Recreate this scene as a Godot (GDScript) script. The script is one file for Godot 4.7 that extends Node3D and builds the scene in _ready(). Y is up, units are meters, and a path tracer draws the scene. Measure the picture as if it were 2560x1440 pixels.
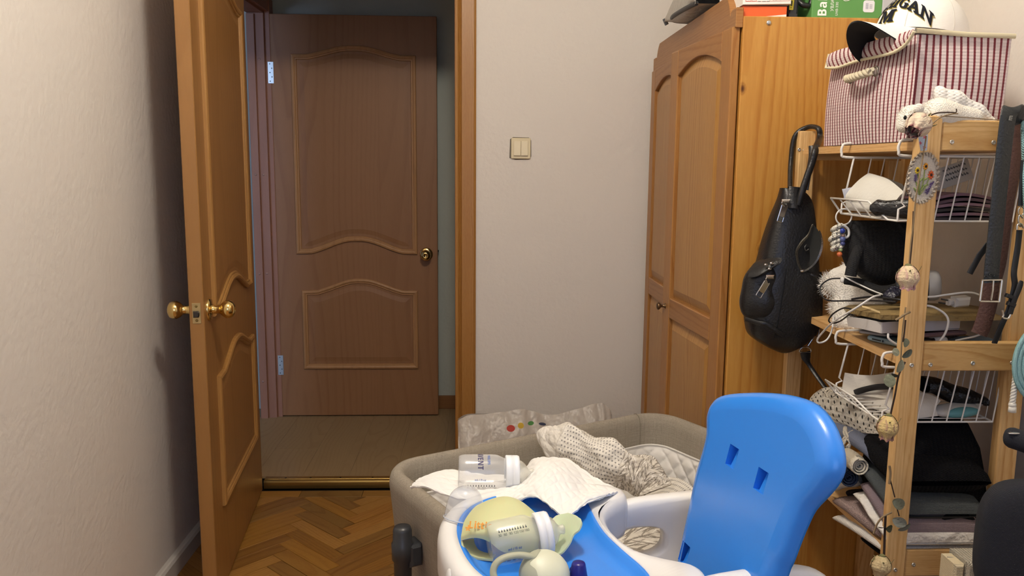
extends Node3D
# A small bedroom seen from its window end: open doors and a hall on the left, a pine wardrobe and a pine rack on the right,
# a bassinet and a blue and white high chair in front. Metres, y up.

var T := {}
var mats := {}
var sg := 0
var rng := RandomNumberGenerator.new()

func _ready():
	rng.seed = 7
	var cam := Camera3D.new()
	cam.name = "camera"
	cam.position = Vector3(0, 1.288, 0)
	cam.rotation_degrees = Vector3(-8.49, -2.18, 0.5)
	cam.fov = 39.06
	cam.near = 0.02
	cam.current = true
	add_child(cam)
	var env := Environment.new()
	env.background_mode = Environment.BG_SKY
	var sky := Sky.new()
	var sm := ProceduralSkyMaterial.new()
	sm.sky_top_color = Color(0.42, 0.52, 0.75)
	sm.sky_horizon_color = Color(0.62, 0.68, 0.82)
	sm.ground_bottom_color = Color(0.3, 0.31, 0.33)
	sm.ground_horizon_color = Color(0.5, 0.53, 0.6)
	sky.sky_material = sm
	env.sky = sky
	env.background_energy_multiplier = 0.8
	env.tonemap_mode = Environment.TONE_MAPPER_LINEAR
	env.tonemap_exposure = 2.15
	env.sdfgi_enabled = true
	env.ssao_enabled = true
	env.ssil_enabled = true
	var we := WorldEnvironment.new()
	we.name = "world_environment"
	we.environment = env
	add_child(we)
	ceiling_lamp(Vector3(0.0, 2.66, -1.2), 0.62)
	window_light("window_daylight", Vector3(-2.5, 1.45, 0.36), Vector2(1.2, 1.3), 1.9)
	window_light("window_daylight", Vector3(0.1, 1.5, 0.66), Vector2(1.1, 1.2), 0.3)
	make_textures()
	room()
	hall()
	doors()
	wardrobe()
	wardrobe_top()
	rack()
	storage_box()
	rack_top_things()
	garland()
	wire_baskets()
	backpack()
	middle_shelf()
	belts()
	lower_shelf()
	bassinet()
	high_chair()
	tray_things()
	foreground_right()

func ceiling_lamp(at: Vector3, energy: float):
	var t = thing("ceiling_lamp", "white glass globe lamp hanging from the ceiling of the room", "lamp", at)
	var s = mb()
	lathe(s, Transform3D(Basis(), Vector3(0, -0.03, 0)), [Vector2(0, 0), Vector2(0.06, 0), Vector2(0.055, 0.022), Vector2(0.03, 0.03), Vector2(0, 0.03)], 24)
	obj("canopy", s, M("e8e4da", 0.4), t)
	s = mb()
	tube(s, [Vector3(0, -0.03, 0), Vector3(0, -0.11, 0)], 0.006, 8)
	obj("cord", s, M("e8e4da", 0.5), t)
	s = mb()
	var pr = []
	for i in 17:
		var a := -PI / 2 + PI * i / 16.0
		pr.append(Vector2(0.1 * cos(a), 0.1 * sin(a)))
	lathe(s, Transform3D(Basis(), Vector3(0, -0.2, 0)), pr, 28)
	var gm := StandardMaterial3D.new()
	gm.albedo_color = Color(0.95, 0.93, 0.88)
	gm.emission_enabled = true
	gm.emission = Color(1, 0.9, 0.76)
	gm.emission_energy_multiplier = 1.5
	obj("glass_globe", s, gm, t)
	var l := OmniLight3D.new()
	l.name = "lamp_light"
	l.light_color = Color(1.0, 0.965, 0.915)
	l.light_energy = energy
	l.light_size = 0.1
	l.omni_range = 12.0
	l.omni_attenuation = 2.0
	l.shadow_enabled = true
	l.position = Vector3(0, -0.2, 0)
	t.add_child(l)

func window_light(called: String, at: Vector3, size: Vector2, energy: float):
	var l := AreaLight3D.new()
	l.name = numbered(called)
	l.area_size = size
	l.light_color = Color(0.72, 0.82, 1.0)
	l.light_energy = energy
	l.area_normalize_energy = true
	l.area_range = 12.0
	l.area_attenuation = 2.0
	l.shadow_enabled = true
	l.position = at
	add_child(l)

# ---------- naming and tagging
func numbered(called: String) -> String:
	if not has_node(NodePath(called)):
		return called
	var k := 1
	while has_node(NodePath("%s_%03d" % [called, k])):
		k += 1
	return "%s_%03d" % [called, k]

func tag(o, label := "", category := "", group := "", kind := ""):
	if label: o.set_meta("label", label)
	if category: o.set_meta("category", category)
	if group: o.set_meta("group", group)
	if kind: o.set_meta("kind", kind)
	return o

func thing(called: String, label: String, category: String, at := Vector3.ZERO, group := ""):
	var o := Node3D.new()
	o.name = numbered(called)
	add_child(o)
	o.position = at
	return tag(o, label, category, group)

func numbered_in(parent: Node, called: String) -> String:
	if parent == self: return numbered(called)
	if not parent.has_node(NodePath(called)): return called
	var k := 1
	while parent.has_node(NodePath("%s_%03d" % [called, k])): k += 1
	return "%s_%03d" % [called, k]

func part(called: String, parent, at := Vector3.ZERO):
	var o := Node3D.new()
	o.name = numbered_in(parent, called)
	parent.add_child(o)
	o.position = at
	return o

# World-placed mesh: vertices are given relative to the parent's origin when rel is true, otherwise in world space.
func obj(called: String, st: SurfaceTool, m: Material, parent = self, world := false):
	st.generate_normals()
	st.index()
	return put_mesh(called, st.commit(), m, parent, world)

func put_mesh(called: String, mesh: Mesh, m: Material, parent = self, world := false):
	var o := MeshInstance3D.new()
	o.mesh = mesh
	o.name = numbered_in(parent, called)
	parent.add_child(o)
	if m: o.set_surface_override_material(0, m)
	if world and parent != self:
		var off := Vector3.ZERO
		var p = parent
		while p != self:
			off += p.position
			p = p.get_parent()
		o.position = -off
	return o

func struct(called: String, st: SurfaceTool, m: Material, parent = self):
	var o = obj(called, st, m, parent, true)
	if parent == self: o.set_meta("kind", "structure")
	return o

# ---------- materials
func M(hex: String, rough := 0.6, metal := 0.0, o := {}) -> StandardMaterial3D:
	var key := "%s/%s/%s/%s" % [hex, rough, metal, o]
	if mats.has(key): return mats[key]
	var m := StandardMaterial3D.new()
	m.albedo_color = Color(hex)
	m.roughness = rough
	m.metallic = metal
	if o.has("tex"):
		m.albedo_texture = T[o.tex]
	if o.has("tri"):
		m.uv1_triplanar = true
		m.uv1_scale = o.tri
		m.uv1_triplanar_sharpness = 8.0
		if o.has("off"): m.uv1_offset = o.off
	elif o.has("uv"):
		m.uv1_scale = o.uv
	if o.has("bump"):
		m.normal_enabled = true
		m.normal_texture = T[o.bump]
		m.normal_scale = o.get("bs", 1.0)
	if o.has("alpha"):
		m.transparency = BaseMaterial3D.TRANSPARENCY_ALPHA
		m.albedo_color.a = o.alpha
	if o.has("coat"):
		m.clearcoat_enabled = true
		m.clearcoat = o.coat
		m.clearcoat_roughness = 0.2
	if o.has("rim"):
		m.rim_enabled = true
		m.rim = o.rim
	if o.has("back"):
		m.backlight_enabled = true
		m.backlight = Color(o.back)
	if o.has("vc"): m.vertex_color_use_as_albedo = true
	if o.has("sss"):
		m.subsurf_scatter_enabled = true
		m.subsurf_scatter_strength = o.sss
	if o.has("spec"): m.metallic_specular = o.spec
	mats[key] = m
	return m

func Wv(hex: String, tex := "veneer", rough := 0.45, off := Vector3.ZERO, s := 1.0) -> StandardMaterial3D:   # grain upright
	return M(hex, rough, 0.0, {"tex": tex, "tri": Vector3(s, s * 0.5, s), "off": off})

func Wh(hex: String, tex := "veneer_h", rough := 0.45, off := Vector3.ZERO, s := 1.0) -> StandardMaterial3D:  # grain lying
	return M(hex, rough, 0.0, {"tex": tex, "tri": Vector3(s * 0.5, s, s * 0.5), "off": off})

func cloth(hex: String, bump := "weave", s := 45.0, bs := 0.6) -> StandardMaterial3D:
	return M(hex, 0.92, 0.0, {"bump": bump, "tri": Vector3(s, s, s), "bs": bs, "spec": 0.25})

# ---------- textures
func wood(w: int, h: int, seedn: int, boards: int, knots: int, light: Color, dark: Color, dens := 9.0, toned := 0.1, wav := 0.13) -> Image:
	var n := FastNoiseLite.new()
	n.seed = seedn
	n.frequency = 1.0
	n.fractal_octaves = 2
	var r := RandomNumberGenerator.new()
	r.seed = seedn
	var kn := []
	for i in knots: kn.append(Vector3(r.randf(), r.randf(), r.randf_range(0.005, 0.011)))
	var bs := []
	for i in boards:
		bs.append([r.randf_range(-0.6, 1.6), r.randf_range(-toned, toned), r.randf_range(0, 50), r.randf_range(0.6, 1.5), r.randf_range(-1, 1)])
	var data := PackedByteArray()
	data.resize(w * h * 3)
	var k := 0
	for y in h:
		var v := float(y) / h
		var cy := cos(TAU * v) * 0.5
		var sy := sin(TAU * v) * 0.5
		for x in w:
			var u := float(x) / w
			var bx := u * boards
			var b: Array = bs[int(bx)]
			var l: float = bx - floorf(bx)
			var o: float = b[2]
			var warp := n.get_noise_3d(u * 7.0 + o, cy * 0.55, sy * 0.55)
			var d: float = l - b[0]
			var f: float = d * d * b[3] * 1.2 + warp * wav + sin(TAU * v + o) * 0.10 * b[4]
			var kk := 0.0
			for q in kn:
				var dx: float = (u - q.x)
				var dy: float = (v - q.y) * 2.0
				var e: float = (dx * dx * 2.2 + dy * dy * 0.8) / (q.z * q.z)
				if e < 14.0:
					f += 0.35 * exp(-e * 0.35)
					kk = maxf(kk, exp(-e * 0.9))
			var g: float = f * dens
			var gi := floorf(g)
			var vary := 0.35 + 0.65 * absf(fmod(sin(gi * 12.99 + o) * 437.58, 1.0))
			g -= gi
			var ring := smoothstep(0.25 + 0.3 * vary, 0.92, g) * (1.0 - smoothstep(0.92, 1.0, g)) * vary
			var fine := n.get_noise_3d(u * 160.0 + o, cy * 9.0, sy * 9.0)
			var t := clampf(ring * 0.72 + 0.14 + fine * 0.2 + b[1] * 1.6 + warp * 0.15, 0.0, 1.0)
			if boards > 1 and (l < 0.012): t = minf(1.0, t + 0.25)
			var c := light.lerp(dark, t)
			if kk > 0.05: c = c.lerp(Color(dark.r * 0.45, dark.g * 0.36, dark.b * 0.3), kk)
			data[k] = int(clampf(c.r, 0, 1) * 255)
			data[k + 1] = int(clampf(c.g, 0, 1) * 255)
			data[k + 2] = int(clampf(c.b, 0, 1) * 255)
			k += 3
	return Image.create_from_data(w, h, false, Image.FORMAT_RGB8, data)

func both(called: String, im: Image):
	T[called] = ImageTexture.create_from_image(im)
	var r: Image = im.duplicate()
	r.rotate_90(CLOCKWISE)
	T[called + "_h"] = ImageTexture.create_from_image(r)

func bump_tex(size: int, f: Callable, strength := 4.0) -> ImageTexture:
	var im := Image.create(size, size, false, Image.FORMAT_RGBA8)
	for y in size:
		for x in size:
			var v: float = clampf(f.call(float(x) / size, float(y) / size), 0, 1)
			im.set_pixel(x, y, Color(v, v, v))
	im.bump_map_to_normal_map(strength)
	return ImageTexture.create_from_image(im)

func noise_bump(freq: float, oct := 4, strength := 6.0, seedn := 3) -> NoiseTexture2D:
	var n := FastNoiseLite.new()
	n.frequency = freq
	n.fractal_octaves = oct
	n.seed = seedn
	var t := NoiseTexture2D.new()
	t.width = 256
	t.height = 256
	t.seamless = true
	t.as_normal_map = true
	t.bump_strength = strength
	t.noise = n
	return t

func make_textures():
	both("pine", wood(384, 768, 11, 8, 14, Color(1.0, 0.97, 0.90), Color(0.86, 0.74, 0.56), 6.0, 0.09))
	both("plainpine", wood(256, 512, 23, 4, 0, Color(1.0, 0.98, 0.93), Color(0.85, 0.74, 0.57), 7.0, 0.05))
	both("veneer", wood(256, 512, 31, 2, 0, Color(1.0, 0.98, 0.96), Color(0.92, 0.88, 0.84), 11.0, 0.01, 0.05))
	both("oak", wood(256, 512, 47, 2, 0, Color(1.0, 0.96, 0.88), Color(0.82, 0.71, 0.56), 14.0, 0.03, 0.06))
	T.wall = noise_bump(0.05, 4, 3.0, 5)
	T.crumple = noise_bump(0.02, 4, 14.0, 8)
	T.leather = noise_bump(0.06, 4, 8.0, 9)
	T.fur = noise_bump(0.09, 3, 20.0, 12)
	T.weave = bump_tex(64, func(u, v): return 0.5 + 0.25 * sin(u * TAU * 8.0) * (1.0 if int(v * 8.0) % 2 else -1.0) + 0.25 * sin(v * TAU * 8.0))
	T.diamond = bump_tex(128, func(u, v): return minf(absf(sin((u + v) * PI * 2.0)), absf(sin((u - v) * PI * 2.0))) ** 0.5, 8.0)
	T.knit = bump_tex(64, func(u, v): return absf(sin(u * PI * 4.0 + absf(fmod(v * 8.0, 1.0) - 0.5) * 2.0)), 6.0)
	# grey melange linen of the bassinet
	var im := Image.create(256, 256, false, Image.FORMAT_RGB8)
	var r := RandomNumberGenerator.new()
	r.seed = 4
	var row := []
	var col := []
	for i in 256:
		row.append(r.randf_range(-0.07, 0.07))
		col.append(r.randf_range(-0.06, 0.06))
	for y in 256:
		for x in 256:
			var v: float = 0.86 + row[y] * (0.5 + 0.5 * sin(x * 0.09 + row[y] * 80.0)) + col[x] * (0.5 + 0.5 * sin(y * 0.11 + col[x] * 80.0)) + r.randf_range(-0.07, 0.07)
			im.set_pixel(x, y, Color(v, v * 0.985, v * 0.955))
	T.linen = ImageTexture.create_from_image(im)

func lin(hex: String) -> Color:
	return Color(hex).srgb_to_linear()

# ---------- shape tools
func mb() -> SurfaceTool:
	var s := SurfaceTool.new()
	s.begin(Mesh.PRIMITIVE_TRIANGLES)
	sg += 1
	s.set_smooth_group(sg)
	return s

func soft(st: SurfaceTool):
	sg += 1
	st.set_smooth_group(sg)

func tri(st: SurfaceTool, a: Vector3, b: Vector3, c: Vector3):   # a, b, c run counter-clockwise seen from outside
	st.set_uv(Vector2.ZERO)
	st.add_vertex(a)
	st.add_vertex(c)
	st.add_vertex(b)

func quad(st: SurfaceTool, a: Vector3, b: Vector3, c: Vector3, d: Vector3):
	if a.distance_squared_to(b) > 1e-14 and b.distance_squared_to(c) > 1e-14: tri(st, a, b, c)
	if c.distance_squared_to(d) > 1e-14 and d.distance_squared_to(a) > 1e-14: tri(st, a, c, d)

# rows of points; closed_u joins the last column to the first
func grid(st: SurfaceTool, p: Array, closed_u := false, flip := false, uvs := true, closed_v := false):
	soft(st)
	var nv := p.size()
	var nu: int = p[0].size()
	var vr := nv if closed_v else nv - 1
	var ur := nu if closed_u else nu - 1
	for i in vr:
		var i2 := (i + 1) % nv
		for j in ur:
			var j2 := (j + 1) % nu
			var q := [p[i][j], p[i][j2], p[i2][j2], p[i2][j]]
			var t := [Vector2(float(j) / ur, float(i) / vr), Vector2(float(j + 1) / ur, float(i) / vr), Vector2(float(j + 1) / ur, float(i + 1) / vr), Vector2(float(j) / ur, float(i + 1) / vr)]
			for k in ([0, 2, 1, 0, 3, 2] if not flip else [0, 1, 2, 0, 2, 3]):
				st.set_uv(t[k] if uvs else Vector2.ZERO)
				st.add_vertex(q[k])

func lathe(st: SurfaceTool, xf: Transform3D, prof: Array, seg := 24):
	var rows := []
	for q in prof:
		var rr := []
		for j in seg:
			var a := TAU * j / seg
			rr.append(xf * Vector3(q.x * cos(a), q.y, -q.x * sin(a)))
		rows.append(rr)
	grid(st, rows, true)

func frame_to(dir: Vector3) -> Basis:   # a basis whose y runs along dir
	var y := dir.normalized()
	var x := y.cross(Vector3(0, 0, 1) if absf(y.z) < 0.9 else Vector3(1, 0, 0)).normalized()
	return Basis(x, y, x.cross(y))

func smooth_path(pts: Array, n := 6, closed := false) -> Array:   # Catmull-Rom
	var out := []
	var c := pts.size()
	for i in (c if closed else c - 1):
		var p0 = pts[(i - 1 + c) % c] if closed or i > 0 else pts[0]
		var p1 = pts[i]
		var p2 = pts[(i + 1) % c]
		var p3 = pts[(i + 2) % c] if closed or i + 2 < c else pts[c - 1]
		for k in n:
			var t := float(k) / n
			out.append(0.5 * ((2.0 * p1) + (p2 - p0) * t + (2.0 * p0 - 5.0 * p1 + 4.0 * p2 - p3) * t * t + (3.0 * p1 - p0 - 3.0 * p2 + p3) * t * t * t))
	if not closed: out.append(pts[c - 1])
	return out

func tube(st: SurfaceTool, pts: Array, r, seg := 8, closed := false, flat := 1.0, caps := true):
	var n := pts.size()
	var t0: Vector3 = (pts[1] - pts[0]).normalized()
	var nrm := t0.cross(Vector3(0.13, 1, 0.07) if absf(t0.y) < 0.95 else Vector3(1, 0.1, 0)).normalized()
	var rows := []
	for i in n:
		var a: Vector3 = pts[(i - 1 + n) % n] if closed or i > 0 else pts[0]
		var b: Vector3 = pts[(i + 1) % n] if closed or i < n - 1 else pts[n - 1]
		var t := (b - a).normalized()
		nrm = (nrm - t * nrm.dot(t)).normalized()
		var bn := t.cross(nrm)
		var rad: float = r[i] if r is Array else r
		var rr := []
		for j in seg:
			var ang := TAU * j / seg
			rr.append(pts[i] + (nrm * cos(ang) * flat + bn * sin(ang)) * rad)
		rows.append(rr)
	grid(st, rows, true, false, true, closed)
	if not closed and caps:
		soft(st)
		for j in seg:
			tri(st, pts[0], rows[0][(j + 1) % seg], rows[0][j])
			tri(st, pts[n - 1], rows[n - 1][j], rows[n - 1][(j + 1) % seg])

# a strap: points, the side vector of its width, its width and thickness
func strap(st: SurfaceTool, pts: Array, side, width, thick := 0.003):
	var rows := []
	var n := pts.size()
	for i in n:
		var t: Vector3 = (pts[mini(i + 1, n - 1)] - pts[maxi(i - 1, 0)]).normalized()
		var s: Vector3 = side[i] if side is Array else side
		s = (s - t * s.dot(t)).normalized()
		var w: float = (width[i] if width is Array else width) * 0.5
		var u := t.cross(s) * thick * 0.5
		var e := thick * 0.35
		rows.append([pts[i] + s * (w - e) + u, pts[i] + s * w + u * 0.2, pts[i] + s * w - u * 0.2, pts[i] + s * (w - e) - u, pts[i] - s * (w - e) - u, pts[i] - s * w - u * 0.2, pts[i] - s * w + u * 0.2, pts[i] - s * (w - e) + u])
	grid(st, rows, true, true)
	soft(st)
	for k in [0, n - 1]:
		var c: Vector3 = pts[k]
		for j in 8:
			if k == 0: tri(st, c, rows[0][j], rows[0][(j + 1) % 8])
			else: tri(st, c, rows[k][(j + 1) % 8], rows[k][j])

func inset(poly: PackedVector2Array, d: float) -> PackedVector2Array:   # counter-clockwise in, moved inwards by d
	var out := PackedVector2Array()
	var n := poly.size()
	for i in n:
		var a := (poly[i] - poly[(i - 1 + n) % n]).normalized()
		var b := (poly[(i + 1) % n] - poly[i]).normalized()
		var na := Vector2(-a.y, a.x)
		var nb := Vector2(-b.y, b.x)
		var m := na + nb
		var l := m.length_squared()
		m = m * (2.0 / l) if l > 0.1 else na
		if m.length() > 2.5: m = m.normalized() * 2.5
		out.append(poly[i] + m * d)
	return out

func ccw(poly: PackedVector2Array) -> PackedVector2Array:
	if Geometry2D.is_polygon_clockwise(poly): poly.reverse()
	return poly

# polygon in xf's xy plane, from z = 0 to depth, its edges chamfered (or rounded when steps > 1)
func extrude(st: SurfaceTool, poly0, xf: Transform3D, depth: float, bevel := 0.0, steps := 1, flat_sides := true):
	var poly := ccw(PackedVector2Array(poly0))
	var n := poly.size()
	var layers := []
	if bevel > 0.0:
		for k in steps + 1:
			var a := PI / 2 * k / steps
			layers.append([bevel * (1.0 - sin(a)), bevel * (1.0 - cos(a))])
		for k in steps + 1:
			var a := PI / 2 * (1.0 - float(k) / steps)
			layers.append([bevel * (1.0 - sin(a)), depth - bevel * (1.0 - cos(a))])
	else:
		layers = [[0.0, 0.0], [0.0, depth]]
	var rings := []
	for l in layers:
		var q := inset(poly, l[0]) if l[0] > 0.0 else poly
		var ring := []
		for p in q: ring.append(xf * Vector3(p.x, p.y, l[1]))
		rings.append(ring)
	if flat_sides and steps == 1:
		st.set_smooth_group(-1)
		for i in rings.size() - 1:
			for j in n:
				quad(st, rings[i][j], rings[i][(j + 1) % n], rings[i + 1][(j + 1) % n], rings[i + 1][j])
	else:
		grid(st, rings, true, false, false)
	st.set_smooth_group(-1)
	var base := inset(poly, layers[0][0]) if layers[0][0] > 0.0 else poly
	var idx := Geometry2D.triangulate_polygon(base)
	for k in range(0, idx.size(), 3):
		var a := [idx[k], idx[k + 1], idx[k + 2]]
		if (base[a[1]] - base[a[0]]).cross(base[a[2]] - base[a[0]]) < 0.0: a = [a[0], a[2], a[1]]
		tri(st, rings[0][a[0]], rings[0][a[2]], rings[0][a[1]])
		tri(st, rings[-1][a[0]], rings[-1][a[1]], rings[-1][a[2]])

func rect(x0: float, y0: float, x1: float, y1: float) -> PackedVector2Array:
	return PackedVector2Array([Vector2(x0, y0), Vector2(x1, y0), Vector2(x1, y1), Vector2(x0, y1)])

func rrect(x0: float, y0: float, x1: float, y1: float, r: float, k := 4) -> PackedVector2Array:
	var out := PackedVector2Array()
	var c := [Vector2(x1 - r, y0 + r), Vector2(x1 - r, y1 - r), Vector2(x0 + r, y1 - r), Vector2(x0 + r, y0 + r)]
	for q in 4:
		for i in k + 1:
			var a := -PI / 2 + PI / 2 * q + PI / 2 * i / k
			out.append(c[q] + Vector2(cos(a), sin(a)) * r)
	return out

func box(st: SurfaceTool, a: Vector3, b: Vector3, bevel := 0.002):   # two opposite corners
	var lo := Vector3(minf(a.x, b.x), minf(a.y, b.y), minf(a.z, b.z))
	var hi := Vector3(maxf(a.x, b.x), maxf(a.y, b.y), maxf(a.z, b.z))
	extrude(st, rect(lo.x, lo.y, hi.x, hi.y), Transform3D(Basis(), Vector3(0, 0, lo.z)), hi.z - lo.z, bevel)

func obox(st: SurfaceTool, xf: Transform3D, size: Vector3, bevel := 0.002):   # centred on xf
	extrude(st, rect(-size.x / 2, -size.y / 2, size.x / 2, size.y / 2), xf * Transform3D(Basis(), Vector3(0, 0, -size.z / 2)), size.z, bevel)

func xform(at: Vector3, deg := Vector3.ZERO) -> Transform3D:
	return Transform3D(Basis.from_euler(deg * PI / 180.0), at)

var lump_noise := FastNoiseLite.new()
func lump(p: Vector3, f: float) -> float:
	return lump_noise.get_noise_3d(p.x * f * 100.0, p.y * f * 100.0, p.z * f * 100.0)

# soft closed body: superellipsoid of half sizes h in xf, squareness e, dented by noise
func cushion(st: SurfaceTool, xf: Transform3D, h: Vector3, e := 0.5, amp := 0.0, freq := 0.1, nu := 32, nv := 18):
	var rows := []
	for i in nv + 1:
		var v := -PI / 2 + PI * i / nv
		var rr := []
		for j in nu:
			var u := TAU * j / nu
			var cv := sgnpow(cos(v), e)
			var p := Vector3(h.x * cv * sgnpow(cos(u), e), h.y * sgnpow(sin(v), e), -h.z * cv * sgnpow(sin(u), e))
			var w := xf * p
			if amp > 0.0: w += xf.basis * p.normalized() * lump(w, freq) * amp
			rr.append(w)
		rows.append(rr)
	grid(st, rows, true)

func sgnpow(x: float, e: float) -> float:
	return signf(x) * pow(absf(x), e)

# cloth: rows of control points, made finer; amp wrinkles it; thick > 0 closes it
func sheet(st: SurfaceTool, ctrl: Array, n := 6, thick := 0.002, amp := 0.0, freq := 0.1, wave = null):
	var fine := []
	for r in ctrl: fine.append(smooth_path(r, n))
	var cols: int = fine[0].size()
	var rows := []
	var lines := []
	for j in cols:
		var c := []
		for r in fine: c.append(r[j])
		lines.append(smooth_path(c, n))
	for i in lines[0].size():
		var rr := []
		for j in cols: rr.append(lines[j][i])
		rows.append(rr)
	var top := []
	var bot := []
	var nr := rows.size()
	for i in nr:
		var a := []
		var b := []
		for j in cols:
			var du: Vector3 = rows[i][mini(j + 1, cols - 1)] - rows[i][maxi(j - 1, 0)]
			var dv: Vector3 = rows[mini(i + 1, nr - 1)][j] - rows[maxi(i - 1, 0)][j]
			var nn := du.cross(dv).normalized()
			var p: Vector3 = rows[i][j]
			var d := lump(p, freq) * amp
			if wave != null: d += wave.call(float(j) / (cols - 1), float(i) / (nr - 1))
			a.append(p + nn * (thick * 0.5 + d))
			b.append(p + nn * (-thick * 0.5 + d))
		top.append(a)
		bot.append(b)
	grid(st, top)
	if thick > 0.0:
		grid(st, bot, false, true)
		grid(st, [top[0], bot[0]], false, true)
		grid(st, [top[-1], bot[-1]])
		var l := [[], []]
		var q := [[], []]
		for i in nr:
			l[0].append(top[i][0])
			l[1].append(bot[i][0])
			q[0].append(top[i][-1])
			q[1].append(bot[i][-1])
		grid(st, l)
		grid(st, q, false, true)
	return rows

# flat lettering as thin raised shapes; m maps the text's plane (x right, y up, metres) to where it stands
func letters(called: String, text: String, size: float, parent, m: Material, place: Callable, font := "Droid Sans", bold := true, depth := 0.0006):
	var t := TextMesh.new()
	t.text = text
	var f := SystemFont.new()
	f.font_names = PackedStringArray([font])
	f.font_weight = 700 if bold else 400
	t.font = f
	t.font_size = 48
	t.pixel_size = size / 48.0
	t.depth = depth
	t.curve_step = 2.0
	var st := SurfaceTool.new()
	st.begin(Mesh.PRIMITIVE_TRIANGLES)
	for k in t.get_surface_count():
		var arr := t.surface_get_arrays(k)
		var vs: PackedVector3Array = arr[Mesh.ARRAY_VERTEX]
		var ix = arr[Mesh.ARRAY_INDEX]
		st.set_smooth_group(-1)
		if ix != null and ix.size() > 0:
			for i in ix: st.add_vertex(place.call(vs[i]))
		else:
			for q in vs: st.add_vertex(place.call(q))
	return obj(called, st, m, parent, true)

func flat_at(xf: Transform3D) -> Callable:
	return func(v: Vector3) -> Vector3: return xf * v

# swept frame: closed 2D outline in xf's xy plane; prof holds (inwards, height)
func moulding(st: SurfaceTool, outline, prof: Array, xf: Transform3D):
	var poly := ccw(PackedVector2Array(outline))
	var rows := []
	for q in prof:
		var r := inset(poly, q.x) if q.x > 0.0 else poly
		var rr := []
		for p in r: rr.append(xf * Vector3(p.x, p.y, q.y))
		rows.append(rr)
	st.set_smooth_group(-1)
	var n := poly.size()
	for i in rows.size() - 1:
		for j in n:
			quad(st, rows[i][j], rows[i][(j + 1) % n], rows[i + 1][(j + 1) % n], rows[i + 1][j])

# smooth union of tapered capsules [a, b, ra, rb], meshed as surface nets
func blob(st: SurfaceTool, caps: Array, cell: float, k := 0.01, amp := 0.0, freq := 0.3):
	var lo := Vector3(1e9, 1e9, 1e9)
	var hi := -lo
	for c in caps:
		var r: float = maxf(c[2], c[3]) + cell * 2.0 + amp + k * 0.5
		for q in [c[0], c[1]]:
			lo = lo.min(q - Vector3(r, r, r))
			hi = hi.max(q + Vector3(r, r, r))
	var n := Vector3i(((hi - lo) / cell).ceil()) + Vector3i.ONE
	var f := PackedFloat32Array()
	f.resize(n.x * n.y * n.z)
	var i := 0
	for z in n.z:
		for y in n.y:
			for x in n.x:
				var p := lo + Vector3(x, y, z) * cell
				var d := 1e9
				for c in caps:
					var ab: Vector3 = c[1] - c[0]
					var t := clampf((p - c[0]).dot(ab) / maxf(ab.length_squared(), 1e-9), 0.0, 1.0)
					var e: float = p.distance_to(c[0] + ab * t) - lerpf(c[2], c[3], t)
					if d > 1e8: d = e
					else:
						var h := clampf(0.5 + 0.5 * (d - e) / k, 0.0, 1.0)
						d = lerpf(d, e, h) - k * h * (1.0 - h)
				if amp > 0.0 and absf(d) < amp * 3.0: d += lump(p, freq) * amp
				f[i] = d
				i += 1
	var vid := {}
	var sy := n.x
	var sz := n.x * n.y
	var ed := [[0, 1], [2, 3], [4, 5], [6, 7], [0, 2], [1, 3], [4, 6], [5, 7], [0, 4], [1, 5], [2, 6], [3, 7]]
	for z in n.z - 1:
		for y in n.y - 1:
			for x in n.x - 1:
				var b := x + y * sy + z * sz
				var g := [f[b], f[b + 1], f[b + sy], f[b + sy + 1], f[b + sz], f[b + sz + 1], f[b + sz + sy], f[b + sz + sy + 1]]
				var neg := 0
				for q in g: neg += 1 if q < 0.0 else 0
				if neg == 0 or neg == 8: continue
				var s := Vector3.ZERO
				var m := 0
				for e in ed:
					var a0: float = g[e[0]]
					var a1: float = g[e[1]]
					if (a0 < 0.0) != (a1 < 0.0):
						var t := a0 / (a0 - a1)
						var pa := Vector3(e[0] & 1, (e[0] >> 1) & 1, e[0] >> 2)
						var pb := Vector3(e[1] & 1, (e[1] >> 1) & 1, e[1] >> 2)
						s += pa.lerp(pb, t)
						m += 1
				vid[b] = lo + (Vector3(x, y, z) + s / m) * cell
	soft(st)
	for z in range(1, n.z - 1):
		for y in range(1, n.y - 1):
			for x in range(1, n.x - 1):
				var b := x + y * sy + z * sz
				var ins := f[b] < 0.0
				for ax in 3:
					var st1: int = [1, sy, sz][ax]
					if ins == (f[b + st1] < 0.0): continue
					var o1: int = [sy, sz, 1][ax]
					var o2: int = [sz, 1, sy][ax]
					var q := [b - o1 - o2, b - o2, b, b - o1]
					var ok := true
					for w in q: ok = ok and vid.has(w)
					if not ok: continue
					if ins: quad(st, vid[q[0]], vid[q[1]], vid[q[2]], vid[q[3]])
					else: quad(st, vid[q[3]], vid[q[2]], vid[q[1]], vid[q[0]])

# many fine tapering hairs over given roots and directions
func hairs(st: SurfaceTool, roots: Array, length: float, thick: float, bend := 0.4):
	for q in roots:
		var d: Vector3 = (q[1] + Vector3(rng.randf_range(-bend, bend), rng.randf_range(-bend, bend), rng.randf_range(-bend, bend))).normalized()
		var l := length * rng.randf_range(0.6, 1.2)
		var s := d.cross(Vector3(rng.randf() - 0.5, rng.randf() - 0.5, rng.randf() - 0.5)).normalized() * thick
		var s2 := d.cross(s).normalized() * thick
		var tip: Vector3 = q[0] + d * l
		st.set_smooth_group(-1)
		tri(st, q[0] + s, q[0] - s * 0.5 + s2, tip)
		tri(st, q[0] - s * 0.5 + s2, q[0] - s * 0.5 - s2, tip)
		tri(st, q[0] - s * 0.5 - s2, q[0] + s, tip)

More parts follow.
